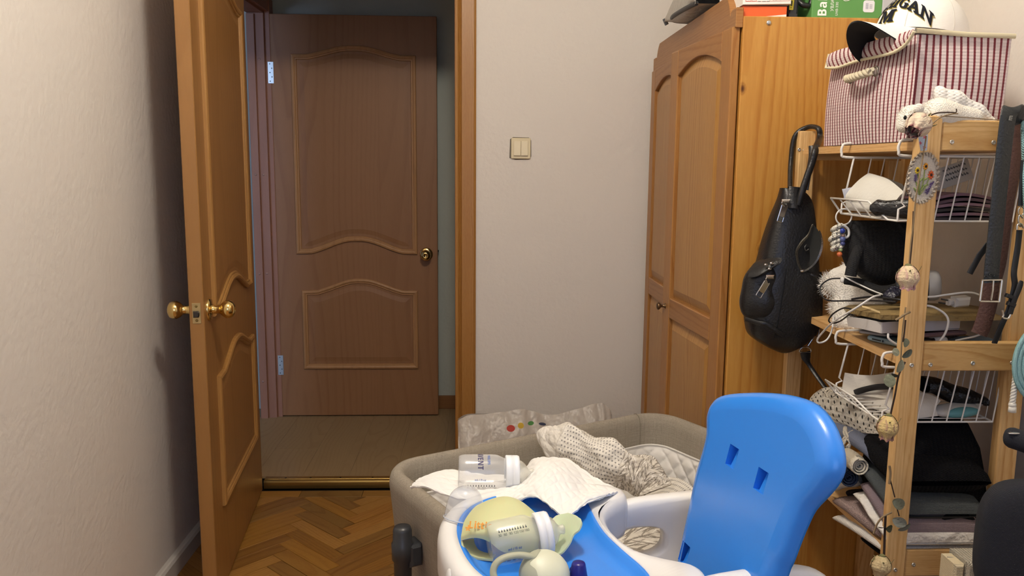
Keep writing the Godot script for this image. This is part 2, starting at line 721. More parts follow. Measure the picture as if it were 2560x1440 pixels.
# ---------- the setting
func wall_mat(hex: String) -> StandardMaterial3D:
	return M(hex, 0.85, 0.0, {"bump": "wall", "tri": Vector3(3, 3, 3), "bs": 0.25})

func room():
	var wm := wall_mat("d9d3cb")
	var s := mb()
	# wall with the doorway: opening X -0.885..-0.085, up to y 2.02
	box(s, Vector3(-1.075, -0.05, -3.12), Vector3(-0.915, 2.67, -3.24), 0)
	box(s, Vector3(-0.085, -0.05, -3.12), Vector3(1.23, 2.67, -3.24), 0)
	box(s, Vector3(-0.915, 2.0, -3.12), Vector3(-0.085, 2.67, -3.24), 0)
	struct("wall_back", s, wm)
	s = mb()
	box(s, Vector3(-0.975, -0.05, 0.75), Vector3(-1.075, 2.67, -3.12), 0)
	struct("wall_left", s, wm)
	s = mb()
	box(s, Vector3(1.13, -0.05, 0.75), Vector3(1.23, 2.67, -3.12), 0)
	struct("wall_right", s, wm)
	s = mb()   # wall behind the camera with a window opening
	box(s, Vector3(-0.975, -0.05, 0.75), Vector3(-0.5, 2.67, 0.9), 0)
	box(s, Vector3(0.7, -0.05, 0.75), Vector3(1.13, 2.67, 0.9), 0)
	box(s, Vector3(-0.5, -0.05, 0.75), Vector3(0.7, 0.85, 0.9), 0)
	box(s, Vector3(-0.5, 2.15, 0.75), Vector3(0.7, 2.67, 0.9), 0)
	struct("wall_front", s, wm)
	window_unit("window_1", -0.5, 0.7, 0.85, 2.15, 0.82)
	s = mb()
	box(s, Vector3(-1.075, 2.66, 0.9), Vector3(1.23, 2.76, -3.24), 0)
	struct("ceiling", s, M("e6e0d6", 0.9))
	parquet()
	s = mb()
	extrude(s, [Vector2(0, 0), Vector2(0.016, 0), Vector2(0.016, 0.05), Vector2(0.011, 0.058), Vector2(0.006, 0.06), Vector2(0, 0.066)], Transform3D(Basis(Vector3(1, 0, 0), Vector3(0, 1, 0), Vector3(0, 0, 1)), Vector3(-0.975, 0, -3.12)), 3.87)
	struct("baseboard_left", s, M("c9c3ba", 0.55))
	s = mb()
	box(s, Vector3(-0.02, 0, -3.12), Vector3(1.13, 0.066, -3.104))
	struct("baseboard_back", s, M("c9c3ba", 0.55))
	# door casing of the room side
	for q in [[-0.1, -0.022, "trim_1"], [-0.97, -0.915, "trim_2"]]:
		s = mb()
		var lo: float = q[0]
		var hi: float = q[1]
		var w := hi - lo
		extrude(s, [Vector2(0, 0), Vector2(w, 0), Vector2(w, 0.010), Vector2(w - 0.008, 0.016), Vector2(w * 0.32, 0.019), Vector2(w * 0.28, 0.014), Vector2(w * 0.22, 0.019), Vector2(w * 0.17, 0.014), Vector2(w * 0.12, 0.018), Vector2(0, 0.016)], Transform3D(Basis(Vector3(1, 0, 0), Vector3(0, 0, 1), Vector3(0, -1, 0)), Vector3(lo, 2.1, -3.12)), 2.1)
		struct(q[2], s, Wv("a57a42", "plainpine", 0.4, Vector3(0.3, 0, 0.13), 3.0))
	s = mb()
	box(s, Vector3(-0.945, 2.03, -3.12), Vector3(-0.022, 2.1, -3.102))
	struct("trim_3", s, Wh("a57a42", "plainpine_h", 0.4))
	s = mb()   # jamb lining
	box(s, Vector3(-0.915, 0, -3.118), Vector3(-0.905, 2.02, -3.24), 0.001)
	box(s, Vector3(-0.102, 0, -3.118), Vector3(-0.085, 2.02, -3.24), 0.001)
	box(s, Vector3(-0.905, 1.985, -3.118), Vector3(-0.102, 2.0, -3.24), 0.001)
	struct("trim_4", s, Wv("a8713c"))
	light_switch()

func window_unit(called: String, x0: float, x1: float, y0: float, y1: float, z: float):
	var o := Node3D.new()
	o.name = called
	add_child(o)
	o.set_meta("kind", "structure")
	var wm := M("e4e2dc", 0.4)
	var s := mb()
	moulding(s, rect(x0, y0, x1, y1), [Vector2(0, 0), Vector2(0, 0.05), Vector2(0.06, 0.05), Vector2(0.06, 0)], xform(Vector3(0, 0, z - 0.025)))
	box(s, Vector3((x0 + x1) / 2 - 0.03, y0 + 0.06, z - 0.02), Vector3((x0 + x1) / 2 + 0.03, y1 - 0.06, z + 0.02))
	obj("window_frame", s, wm, o)
	for q in [[x0 + 0.06, (x0 + x1) / 2 - 0.03], [(x0 + x1) / 2 + 0.03, x1 - 0.06]]:
		s = mb()
		box(s, Vector3(q[0], y0 + 0.06, z - 0.002), Vector3(q[1], y1 - 0.06, z + 0.002), 0)
		obj("window_pane", s, M("ffffff", 0.02, 0, {"alpha": 0.06}), o)
	s = mb()
	box(s, Vector3(x0 - 0.05, y0 - 0.03, z - 0.16), Vector3(x1 + 0.05, y0, z))
	obj("window_sill", s, wm, o)

func parquet():
	var floor_node := Node3D.new()
	floor_node.name = "floor"
	add_child(floor_node)
	floor_node.set_meta("kind", "structure")
	var s := mb()
	box(s, Vector3(-1.075, -0.012, 0.9), Vector3(1.23, -0.1, -3.24), 0)
	obj("subfloor", s, M("171009", 0.9), floor_node)
	var vars := []
	for i in 10:
		var c := Color.from_hsv(0.099 + 0.0035 * sin(i * 2.1), 0.60 + 0.04 * sin(i * 1.3), 0.60 + 0.07 * sin(i * 2.7))
		vars.append(Wh(c.to_html(false), "oak_h", 0.42, Vector3(i * 0.217, i * 0.371, i * 0.61), 2.6))
	var w := 0.0555
	var g := 0.0008
	var org := Vector2(-0.654, -2.773)
	var room_rect := rect(-0.974, -3.056, 1.129, 0.749)
	var near_parts := 0
	var rest := mb()
	var full := {}
	for hv in 2:
		var st := mb()
		extrude(st, rect(-2.5 * w + g, -0.5 * w + g, 2.5 * w - g, 0.5 * w - g), Transform3D(Basis(Vector3(1, 0, 0), Vector3(0, 0, 1), Vector3(0, -1, 0)), Vector3(0, 0.0, 0)), 0.012, 0.0012)
		st.generate_normals()
		st.index()
		full[hv] = st.commit()
	for k in range(-60, 60):
		for m in range(-3, 9):
			for hv in 2:
				var a := k + m * 10 if hv == 0 else k + 5 + m * 10
				var b := k if hv == 0 else k - 4
				var sx := 5 if hv == 0 else 1
				var sy := 1 if hv == 0 else 5
				var pts := PackedVector2Array()
				for q in [[g, g], [sx * w - g, g], [sx * w - g, sy * w - g], [g, sy * w - g]]:
					var p: float = a * w + q[0]
					var r: float = b * w + q[1]
					pts.append(org + Vector2(p - r, p + r) * 0.70711)
				var cut := Geometry2D.intersect_polygons(pts, room_rect)
				if cut.is_empty(): continue
				var c := Vector2.ZERO
				for q in pts: c += q * 0.25
				var seen := c.x < 0.12 and c.y < -1.95
				var h := rng.randf_range(-0.0006, 0.0004)
				if seen:
					near_parts += 1
					var o := MeshInstance3D.new()
					o.name = "parquet_block" if near_parts == 1 else "parquet_block_%03d" % (near_parts - 1)
					floor_node.add_child(o)
					var whole: bool = cut.size() == 1 and cut[0].size() == 4 and absf(absf(area(cut[0])) - absf(area(pts))) < 1e-6
					o.position = Vector3(c.x, h, c.y)
					if whole:
						o.mesh = full[hv]
						o.rotation.y = -PI / 4 if hv == 0 else PI / 4
					else:
						var st := mb()
						for poly in cut: plank_poly(st, poly, c, -PI / 4 if hv == 0 else PI / 4)
						st.generate_normals()
						st.index()
						o.mesh = st.commit()
						o.rotation.y = -PI / 4 if hv == 0 else PI / 4
					o.set_surface_override_material(0, vars[rng.randi() % 10])
				else:
					for poly in cut: extrude(rest, poly, Transform3D(Basis(Vector3(1, 0, 0), Vector3(0, 0, 1), Vector3(0, -1, 0)), Vector3(0, 0, 0)), 0.012)
	var ro = obj("parquet_field", rest, vars[3], floor_node)
	ro.set_meta("kind", "stuff")
	var x := -0.974
	var i := 0
	for len in [0.26, 0.245, 0.29, 0.3, 0.26, 0.27, 0.3, 0.2]:
		s = mb()
		box(s, Vector3(x + 0.001, -0.012, -3.118), Vector3(minf(x + len, 1.129) - 0.001, 0.0, -3.0575), 0.0008)
		obj("border_block", s, vars[(i * 3 + 1) % 10], floor_node)
		x += len
		i += 1

func area(p: PackedVector2Array) -> float:
	var t := 0.0
	for i in p.size(): t += p[i].cross(p[(i + 1) % p.size()])
	return t / 2

func plank_poly(st: SurfaceTool, poly: PackedVector2Array, c: Vector2, ang: float):   # world polygon to the block's own axes
	var out := PackedVector2Array()
	var inv := Basis(Vector3.UP, -ang)
	for p in poly:
		var v := inv * Vector3(p.x - c.x, 0, p.y - c.y)
		if out.is_empty() or out[-1].distance_to(Vector2(v.x, v.z)) > 0.0005: out.append(Vector2(v.x, v.z))
	if out.size() > 2: extrude(st, out, Transform3D(Basis(Vector3(1, 0, 0), Vector3(0, 0, 1), Vector3(0, -1, 0)), Vector3(0, 0, 0)), 0.012)

func light_switch():
	var c := Vector3(0.1475, 1.3572, -3.12)
	var t = thing("light_switch", "cream double rocker light switch on the wall between door casing and wardrobe", "light switch", c)
	var s := mb()
	extrude(s, rrect(-0.037, -0.039, 0.037, 0.039, 0.005), xform(Vector3.ZERO), 0.008, 0.002)
	obj("switch_plate", s, M("d8cba8", 0.4), t)
	for k in 2:
		s = mb()
		var x0 := -0.0275 + k * 0.028
		extrude(s, rrect(x0, -0.028, x0 + 0.0265, 0.028, 0.002), xform(Vector3(0, 0, 0.007), Vector3(-3, 0, 0)), 0.006, 0.0015)
		obj("rocker", s, M("e0d4b4", 0.35), t)
	s = mb()   # plaster chipped round the box
	extrude(s, [Vector2(-0.043, -0.036), Vector2(-0.02, -0.043), Vector2(0.03, -0.041), Vector2(0.04, -0.03), Vector2(0.039, 0.03), Vector2(0.03, 0.041), Vector2(-0.03, 0.042), Vector2(-0.041, 0.034)], xform(Vector3.ZERO), 0.0012)
	obj("plaster_edge", s, M("6f675c", 0.9), t)

func hall():
	var fy := 0.03
	var wm := wall_mat("c4c8bb")
	var s := mb()
	box(s, Vector3(-1.33, -0.1, -4.14), Vector3(1.3, 2.3, -4.26), 0)
	struct("wall_hall_back", s, wm)
	s = mb()
	box(s, Vector3(1.2, -0.1, -3.24), Vector3(1.32, 2.3, -4.14), 0)
	struct("wall_hall_right", s, wm)
	s = mb()   # hall end wall with the way to the next room: z -3.985..-3.29
	box(s, Vector3(-1.03, -0.1, -3.24), Vector3(-1.098, 2.3, -3.30), 0)
	box(s, Vector3(-1.03, -0.1, -4.015), Vector3(-1.098, 2.3, -4.14), 0)
	box(s, Vector3(-1.03, 2.02, -3.30), Vector3(-1.098, 2.3, -4.015), 0)
	struct("wall_hall_left", s, wm)
	s = mb()
	box(s, Vector3(-1.18, 2.14, -3.24), Vector3(1.3, 2.3, -4.14), 0)
	struct("ceiling_hall", s, M("d0d0c6", 0.9))
	# laminate boards running away from the doorway
	var f := Node3D.new()
	f.name = "floor_hall"
	add_child(f)
	f.set_meta("kind", "structure")
	s = mb()
	box(s, Vector3(-1.33, fy - 0.008, -3.2), Vector3(1.3, -0.1, -4.2), 0)
	obj("subfloor", s, M("20180f", 0.9), f)
	var x := -1.3
	var k := 0
	while x < 1.2:
		var cuts := [-3.195, -3.52 if k % 2 == 0 else -3.98, -4.14]
		for q in 2:
			s = mb()
			box(s, Vector3(maxf(x, -1.3) + 0.0002, fy - 0.008, cuts[q] - (0.003 if k == 2 and q == 1 else 0.0002)), Vector3(x + 0.1895, fy, cuts[q + 1] + 0.0002), 0.0003)
			obj("laminate_board", s, Wv("a08a66", "veneer", 0.45, Vector3(k * 0.31 + q * 0.17, 0, 0), 1.6), f)
		x += 0.19
		k += 1
	s = mb()
	box(s, Vector3(-0.25, fy, -4.14), Vector3(1.2, fy + 0.07, -4.125))
	struct("baseboard_hall", s, Wh("8e6236"))
	# threshold strip
	s = mb()
	extrude(s, [Vector2(0, 0), Vector2(0.004, 0), Vector2(0.005, 0.026), Vector2(0.002, 0.032), Vector2(-0.008, 0.0345), Vector2(-0.01, 0.033), Vector2(-0.012, 0.0355), Vector2(-0.028, 0.036), Vector2(-0.03, 0.034), Vector2(-0.04, 0.0345), Vector2(-0.044, 0.03), Vector2(-0.044, 0)], Transform3D(Basis(Vector3(0, 0, 1), Vector3(0, 1, 0), Vector3(-1, 0, 0)), Vector3(-0.1, -0.002, -3.150)), 0.772)
	var th = struct("trim_threshold", s, M("b79a5a", 0.3, 0.9))
	for xx in [-0.79, -0.69, -0.57, -0.44, -0.33]:
		s = mb()
		lathe(s, xform(Vector3(xx, 0.0335, -3.171)), [Vector2(0.0042, 0), Vector2(0.0036, 0.0012), Vector2(0, 0.0006)], 10)
		obj("screw", s, M("2a241a", 0.4, 0.8), th)
	# casing of the opening into the next room
	var jm := Wv("a0755f", "veneer", 0.5, Vector3(0.2, 0, 0.3))
	s = mb()
	box(s, Vector3(-1.025, 0.0, -3.985), Vector3(-1.102, 2.0, -4.016), 0.001)
	box(s, Vector3(-1.066, 0.0, -3.972), Vector3(-1.102, 1.985, -3.99), 0.001)
	box(s, Vector3(-1.0, 0.0, -4.0), Vector3(-1.03, 2.06, -4.07), 0.002)
	struct("trim_5", s, jm)
	s = mb()
	box(s, Vector3(-1.025, 0.0, -3.299), Vector3(-1.102, 2.0, -3.33), 0.001)
	box(s, Vector3(-1.005, 0.0, -3.245), Vector3(-1.03, 2.06, -3.31), 0.002)
	struct("trim_6", s, jm)
	s = mb()
	box(s, Vector3(-1.025, 1.99, -3.3), Vector3(-1.102, 2.021, -4.016), 0.001)
	box(s, Vector3(-1.005, 2.0, -3.25), Vector3(-1.03, 2.06, -4.07), 0.002)
	struct("trim_7", s, Wh("a0755f"))
	var cm := M("a98677", 0.6)
	var n := 0
	for q in [[-1.05, 1.78], [-1.05, 1.24], [-1.083, 1.24], [-1.05, 0.76], [-1.083, 0.76], [-1.085, 0.22]]:
		s = mb()
		lathe(s, xform(Vector3(q[0], q[1], -3.985 if q[0] > -1.06 else -3.972), Vector3(90, 0, 0)), [Vector2(0.006, -0.001), Vector2(0.0055, 0.0012), Vector2(0, 0.0016)], 12)
		obj("plug", s, cm, get_node("trim_5"))
		n += 1
	# next room, lit by its window in the same outer wall
	var nm := wall_mat("d5d6d8")
	s = mb()
	box(s, Vector3(-1.33, -0.1, -4.8), Vector3(-3.6, 2.6, -4.9), 0)
	box(s, Vector3(-3.6, -0.1, 0.5), Vector3(-3.7, 2.6, -4.9), 0)
	box(s, Vector3(-1.16, -0.1, -4.14), Vector3(-1.33, 2.6, -4.8), 0)
	box(s, Vector3(-1.085, -0.1, 0.5), Vector3(-1.18, 2.6, -3.24), 0)
	struct("wall_next_room", s, nm)
	s = mb()
	box(s, Vector3(-3.6, -0.1, 0.5), Vector3(-3.2, 2.6, 0.62), 0)
	box(s, Vector3(-1.8, -0.1, 0.5), Vector3(-1.18, 2.6, 0.62), 0)
	box(s, Vector3(-3.2, -0.1, 0.5), Vector3(-1.8, 0.8, 0.62), 0)
	box(s, Vector3(-3.2, 2.15, 0.5), Vector3(-1.8, 2.6, 0.62), 0)
	struct("wall_next_front", s, nm)
	window_unit("window_2", -3.2, -1.8, 0.8, 2.15, 0.56)
	s = mb()
	box(s, Vector3(-3.6, 2.5, 0.6), Vector3(-1.18, 2.6, -4.8), 0)
	struct("ceiling_next_room", s, M("e0e0e0", 0.9))
	s = mb()
	box(s, Vector3(-3.6, -0.1, 0.5), Vector3(-1.18, 0.03, -4.8), 0)
	struct("floor_next_room", s, Wh("8d6b45"))

# ---------- doors
const SWEEP := [0.0, 0.13, 0.17, 0.21, 0.25, 0.29, 0.33, 0.37, 0.41, 0.45, 0.5, 0.55, 0.59, 0.63, 0.67, 0.71, 0.75, 0.79, 0.83, 0.87, 1.0]

func door_leaf(t, wid: float, hei: float, thick: float, mat_v: Material, mat_h: Material, moul: Material):
	# own axes: x from the hinge, y up, z out of the face that the camera sees; the leaf lies from z = -thick to 0
	var s := mb()
	box(s, Vector3(0, 0, -thick), Vector3(wid, hei, 0), 0.002)
	obj("leaf", s, mat_v, t)
	var k := wid / 0.79
	var x0 := 0.095 * k
	var x1 := 0.69 * k
	var xc := (x0 + x1) / 2
	var q := hei / 1.95
	var up := PackedVector2Array()
	for i in SWEEP:   # bottom edge, swept up in the middle
		var u: float = i
		up.append(Vector2(lerpf(x0, x1, u), (0.820 + 0.062 * wavy(u)) * q))
	for i in SWEEP:
		var u: float = 1.0 - i
		up.append(Vector2(lerpf(x0, x1, u), (1.768 + 0.042 * wavy(u)) * q))
	var low := PackedVector2Array([Vector2(x0 + 0.02, 0.242 * q), Vector2(x1, 0.242 * q)])
	for i in SWEEP:
		var u: float = 1.0 - i
		low.append(Vector2(lerpf(x0 + 0.02, x1, u), (0.640 + 0.058 * wavy(u)) * q))
	var prof := [Vector2(0, 0), Vector2(0, 0.007), Vector2(0.003, 0.011), Vector2(0.010, 0.013), Vector2(0.016, 0.010), Vector2(0.018, 0.006), Vector2(0.023, 0.006), Vector2(0.026, 0.0)]
	for side in 2:
		var xf := Transform3D.IDENTITY if side == 0 else Transform3D(Basis(Vector3(-1, 0, 0), Vector3(0, 1, 0), Vector3(0, 0, -1)), Vector3(wid, 0, -thick))
		for o in [up, low]:
			s = mb()
			moulding(s, o, prof, xf)
			obj("moulding", s, moul, t)
			s = mb()
			var a := inset(ccw(PackedVector2Array(o)), 0.026)
			var b := inset(a, 0.012)
			var c := inset(b, 0.022)
			s.set_smooth_group(-1)
			for i in a.size():
				var j := (i + 1) % a.size()
				quad(s, xf * v3(a[i], 0.0005), xf * v3(a[j], 0.0005), xf * v3(b[j], 0.0005), xf * v3(b[i], 0.0005))
				quad(s, xf * v3(b[i], 0.0005), xf * v3(b[j], 0.0005), xf * v3(c[j], 0.004), xf * v3(c[i], 0.004))
			var idx := Geometry2D.triangulate_polygon(c)
			for i in range(0, idx.size(), 3):
				var w := [idx[i], idx[i + 1], idx[i + 2]]
				if (c[w[1]] - c[w[0]]).cross(c[w[2]] - c[w[0]]) < 0: w = [w[0], w[2], w[1]]
				tri(s, xf * v3(c[w[0]], 0.004), xf * v3(c[w[1]], 0.004), xf * v3(c[w[2]], 0.004))
			obj("raised_panel", s, mat_v, t)

func v3(p: Vector2, z: float) -> Vector3:
	return Vector3(p.x, p.y, z)

func wavy(u: float) -> float:   # flat shoulders, a swelling middle
	var e := absf(u - 0.5) * 2.0
	return 1.0 - smoothstep(0.06, 0.84, e) - 0.10 * exp(-pow((e - 0.86) / 0.12, 2.0))

func knob_shape(s: SurfaceTool, xf: Transform3D, r := 0.026):
	lathe(s, xf, [Vector2(0.033, 0), Vector2(0.033, 0.003), Vector2(0.030, 0.0065), Vector2(0.022, 0.008), Vector2(0.014, 0.009), Vector2(0.0125, 0.012), Vector2(0.0125, 0.03), Vector2(0.015, 0.033), Vector2(r * 0.78, 0.038), Vector2(r, 0.048), Vector2(r, 0.056), Vector2(r * 0.86, 0.066), Vector2(r * 0.5, 0.0715), Vector2(r * 0.33, 0.0722), Vector2(r * 0.3, 0.070), Vector2(0, 0.070)], 32)

func doors():
	var brass := M("e6c986", 0.14, 1.0)
	# the room's own door, swung in beside the left wall
	var hinge := Vector3(-0.908, 0.008, -3.108)
	var tip := Vector3(-0.8135, 0.008, -2.258)
	var d := tip - hinge
	var t := Node3D.new()
	t.name = "door_1"
	add_child(t)
	t.set_meta("kind", "structure")
	t.position = hinge
	t.rotation.y = atan2(-d.z, d.x)
	# own z must point to +x of the room: from the hinge along x, z = x cross y
	door_leaf(t, d.length(), 2.0, 0.04, Wv("9b7240", "veneer", 0.36), Wh("9b7240"), Wv("aa8048", "veneer", 0.36, Vector3(0.4, 0, 0)))
	var ky := 0.868
	var kx := d.length() - 0.062
	var s := mb()
	knob_shape(s, xform(Vector3(kx, ky, 0), Vector3(90, 0, 0)))
	obj("door_knob", s, brass, t)
	s = mb()
	knob_shape(s, xform(Vector3(kx, ky, -0.04), Vector3(-90, 0, 0)))
	obj("door_knob", s, brass, t)
	s = mb()
	var ex := d.length()
	extrude(s, rect(-0.0115, -0.029, 0.0115, 0.029), Transform3D(Basis(Vector3(0, 0, -1), Vector3(0, 1, 0), Vector3(1, 0, 0)), Vector3(ex - 0.001, ky, -0.02)), 0.0025, 0.0005)
	var lp = obj("latch_plate", s, M("cdb884", 0.35, 0.9), t)
	s = mb()
	extrude(s, [Vector2(-0.008, -0.009), Vector2(0.006, -0.009), Vector2(0.008, -0.003), Vector2(0.008, 0.004), Vector2(0.005, 0.009), Vector2(-0.008, 0.009)], Transform3D(Basis(Vector3(0, 0, -1), Vector3(0, 1, 0), Vector3(1, 0, 0)), Vector3(ex, ky - 0.002, -0.02)), 0.009, 0.002)
	obj("latch_bolt", s, M("55504c", 0.3, 0.9), lp)
	for q in [-0.02, 0.02]:
		s = mb()
		lathe(s, xform(Vector3(ex + 0.0014, ky + q, -0.02), Vector3(0, 0, -90)), [Vector2(0.004, 0), Vector2(0.0036, 0.001), Vector2(0.0012, 0.0006), Vector2(0, -0.0004)], 12)
		obj("screw", s, M("8a7440", 0.4, 0.9), lp)
	# the hall's far door, open against the hall's back wall
	var hx := -1.0
	var t2 := Node3D.new()
	t2.name = "door_2"
	add_child(t2)
	t2.set_meta("kind", "structure")
	t2.position = Vector3(hx, 0.035, -4.0)
	t2.rotation.y = 0.011
	door_leaf(t2, 0.783, 1.955, 0.04, Wv("99704a", "veneer", 0.5, Vector3(0.5, 0.2, 0)), Wh("99704a"), Wv("b58a5c", "veneer", 0.5))
	s = mb()
	knob_shape(s, xform(Vector3(0.727, 0.822, 0), Vector3(90, 0, 0)))
	obj("door_knob", s, brass, t2)
	for hy in [1.685, 0.262]:
		s = mb()
		extrude(s, rect(-0.012, -0.05, 0.015, 0.05), xform(Vector3(-0.003, hy, 0.0)), 0.0025, 0.0006)
		var hg = obj("hinge", s, M("d5dcd9", 0.32, 0.85), t2)
		for k in 5:
			s = mb()
			lathe(s, xform(Vector3(-0.005 + 0.009 * (k % 2), hy - 0.04 + 0.02 * k, 0.0024), Vector3(90, 0, 0)), [Vector2(0.003, 0), Vector2(0.0028, 0.0006), Vector2(0.001, 0.0002), Vector2(0, 0)], 10)
			obj("screw", s, M("5b615f", 0.4, 0.8), hg)
	# a small dark latch on the hall's back wall beside that door
	s = mb()
	tube(s, [Vector3(-0.232, 0.862, -4.1), Vector3(-0.215, 0.862, -4.1)], 0.006, 8)
	obj("latch_bolt", s, M("1c1a18", 0.4), t2, true)

# ---------- the pine wardrobe
func wardrobe():
	var at := Vector3(0.885, 0, -2.59)
	var t = thing("wardrobe", "two-door pine wardrobe with arched panels standing against the right wall", "wardrobe", at)
	var wv := Wv("c6974f", "pine", 0.38, Vector3(0.1, 0.05, 0.13))
	var wd := Wv("a97c48", "plainpine", 0.4, Vector3(0.35, 0.1, 0.2), 1.6)
	var wh := Wh("a37748", "plainpine_h", 0.42, Vector3(0.2, 0.3, 0.2), 1.4)
	var s := mb()
	box(s, Vector3(0.655, 0.0, -2.09), Vector3(1.127, 1.667, -2.112), 0.0025)
	obj("side_panel", s, wv, t, true)
	s = mb()
	box(s, Vector3(0.655, 0.0, -3.07), Vector3(1.127, 1.667, -3.09), 0.002)
	obj("side_panel", s, wv, t, true)
	s = mb()
	box(s, Vector3(0.655, 1.645, -2.113), Vector3(1.127, 1.667, -3.069), 0.002)
	obj("top_panel", s, wh, t, true)
	s = mb()
	box(s, Vector3(0.66, 0.08, -2.113), Vector3(1.127, 0.1, -3.069), 0.002)
	obj("bottom_panel", s, wh, t, true)
	s = mb()
	box(s, Vector3(1.12, 0.1, -2.113), Vector3(1.127, 1.644, -3.069), 0.0)
	obj("back_panel", s, wv, t, true)
	s = mb()
	box(s, Vector3(0.665, 0.0, -2.113), Vector3(0.685, 0.079, -3.069), 0.002)
	obj("plinth", s, wh, t, true)
	s = mb()
	lathe(s, Transform3D(Basis.from_euler(Vector3(PI / 2, 0, 0)), Vector3(0.719, 1.6512, -2.09)), [Vector2(0.0065, 0), Vector2(0.006, 0.002), Vector2(0.003, 0.0035), Vector2(0, 0.0038)], 14)
	obj("screw", s, M("d0d0cc", 0.2, 0.9), t, true)
	# front cornice, scooped at both ends: polygon in (z, y)
	var cz := [-2.092, -2.092, -2.128, -2.136, -2.142, -2.147, -2.158, -2.172, -2.187]
	var cy := [1.640, 1.688, 1.688, 1.683, 1.676, 1.690, 1.708, 1.722, 1.731]
	var p := PackedVector2Array()
	for i in 9: p.append(Vector2(-cz[i], cy[i]))
	for i in range(8, -1, -1): p.append(Vector2(5.175 + cz[i], cy[i]))
	s = mb()
	extrude(s, p, Transform3D(Basis(Vector3(0, 0, -1), Vector3(0, 1, 0), Vector3(1, 0, 0)), Vector3(0.636, 0, 0)), 0.019, 0.0015)
	obj("cornice", s, wh, t, true)
	# doors, the near one slightly ajar
	var dn = wardrobe_door(t, "door", wd, wh, true)
	dn.position = Vector3(0.652, 0.085, -2.1) - at
	dn.rotation.y = deg_to_rad(90 + 5.0)
	var df = wardrobe_door(t, "door", wd, wh, false)
	df.position = Vector3(0.652, 0.085, -3.078) - at
	df.rotation.y = deg_to_rad(-90 - 0.4)

func wardrobe_door(t, called: String, wd: Material, wh: Material, near: bool):
	# own axes: x from the hinge along the leaf, y up; face to the room at +z for the far door, -z for the near one
	var d = part(called, t)
	var w := 0.486
	var h := 1.557
	var z0 := 0.0
	var z1 := 0.022
	if near:
		z0 = -0.022
		z1 = 0.0
	var sw := 0.068
	var f := Transform3D(Basis(), Vector3(0, 0, z0))
	var s := mb()
	for k in 2:
		s = mb()
		extrude(s, rect(0 if k == 0 else w - sw, 0, sw if k == 0 else w, h), f, 0.022, 0.003)
		obj("stile", s, wd, d)
	s = mb()
	extrude(s, rect(sw, 0, w - sw, 0.1), f, 0.022, 0.0015)
	obj("rail", s, wh, d)
	s = mb()
	extrude(s, rect(sw, 0.733, w - sw, 0.797), f, 0.022, 0.003)
	obj("rail", s, wh, d)
	var top := PackedVector2Array([Vector2(w - sw, h), Vector2(sw, h)])
	var arch := []
	for i in 17:
		var u := i / 16.0
		arch.append(Vector2(lerpf(sw, w - sw, u), 1.480 + 0.036 * sin(PI * u) ** 0.9))
	for q in arch: top.append(q)
	s = mb()
	extrude(s, top, f, 0.022, 0.0015)
	obj("rail", s, wh, d)
	var up := PackedVector2Array([Vector2(w - sw, 0.797), Vector2(w - sw, 1.480)])
	for i in range(15, 0, -1): up.append(arch[i])
	up.append(Vector2(sw, 1.480))
	up.append(Vector2(sw, 0.797))
	var lowp := rect(sw, 0.1, w - sw, 0.733)
	var face := z0 if near else z1
	var dir := -1.0 if near else 1.0
	for o in [up, lowp]:
		s = mb()
		var pa := ccw(PackedVector2Array(o))
		var pb := inset(pa, 0.006)
		var pc := inset(pb, 0.026)
		s.set_smooth_group(-1)
		var lay := [[pa, face - dir * 0.013], [pb, face - dir * 0.012], [pc, face - dir * 0.003]]
		for q in 2:
			for i in pa.size():
				var j := (i + 1) % pa.size()
				var a := v3(lay[q][0][i], lay[q][1])
				var b := v3(lay[q][0][j], lay[q][1])
				var c := v3(lay[q + 1][0][j], lay[q + 1][1])
				var e := v3(lay[q + 1][0][i], lay[q + 1][1])
				if near: quad(s, e, c, b, a)
				else: quad(s, a, b, c, e)
		var idx := Geometry2D.triangulate_polygon(pc)
		for i in range(0, idx.size(), 3):
			var g := [idx[i], idx[i + 1], idx[i + 2]]
			if ((pc[g[1]] - pc[g[0]]).cross(pc[g[2]] - pc[g[0]]) < 0) != near: g = [g[0], g[2], g[1]]
			tri(s, v3(pc[g[0]], lay[2][1]), v3(pc[g[1]], lay[2][1]), v3(pc[g[2]], lay[2][1]))
		extrude(s, o, Transform3D(Basis(), Vector3(0, 0, minf(face - dir * 0.019, face - dir * 0.014))), 0.005)
		obj("panel", s, Wv("b48c56", "plainpine", 0.4, Vector3(0.15, 0.3, 0.6), 1.5), d)
	s = mb()
	var kx := w - 0.03
	lathe(s, Transform3D(Basis.from_euler(Vector3(PI / 2 * dir, 0, 0)), Vector3(kx, 0.765, face)), [Vector2(0.009, 0), Vector2(0.007, 0.003), Vector2(0.0045, 0.006), Vector2(0.0045, 0.014), Vector2(0.009, 0.018), Vector2(0.012, 0.022), Vector2(0.0115, 0.026), Vector2(0.007, 0.0285), Vector2(0, 0.029)], 18)
	obj("knob", s, M("7a6248", 0.3, 0.85), d)
	return d

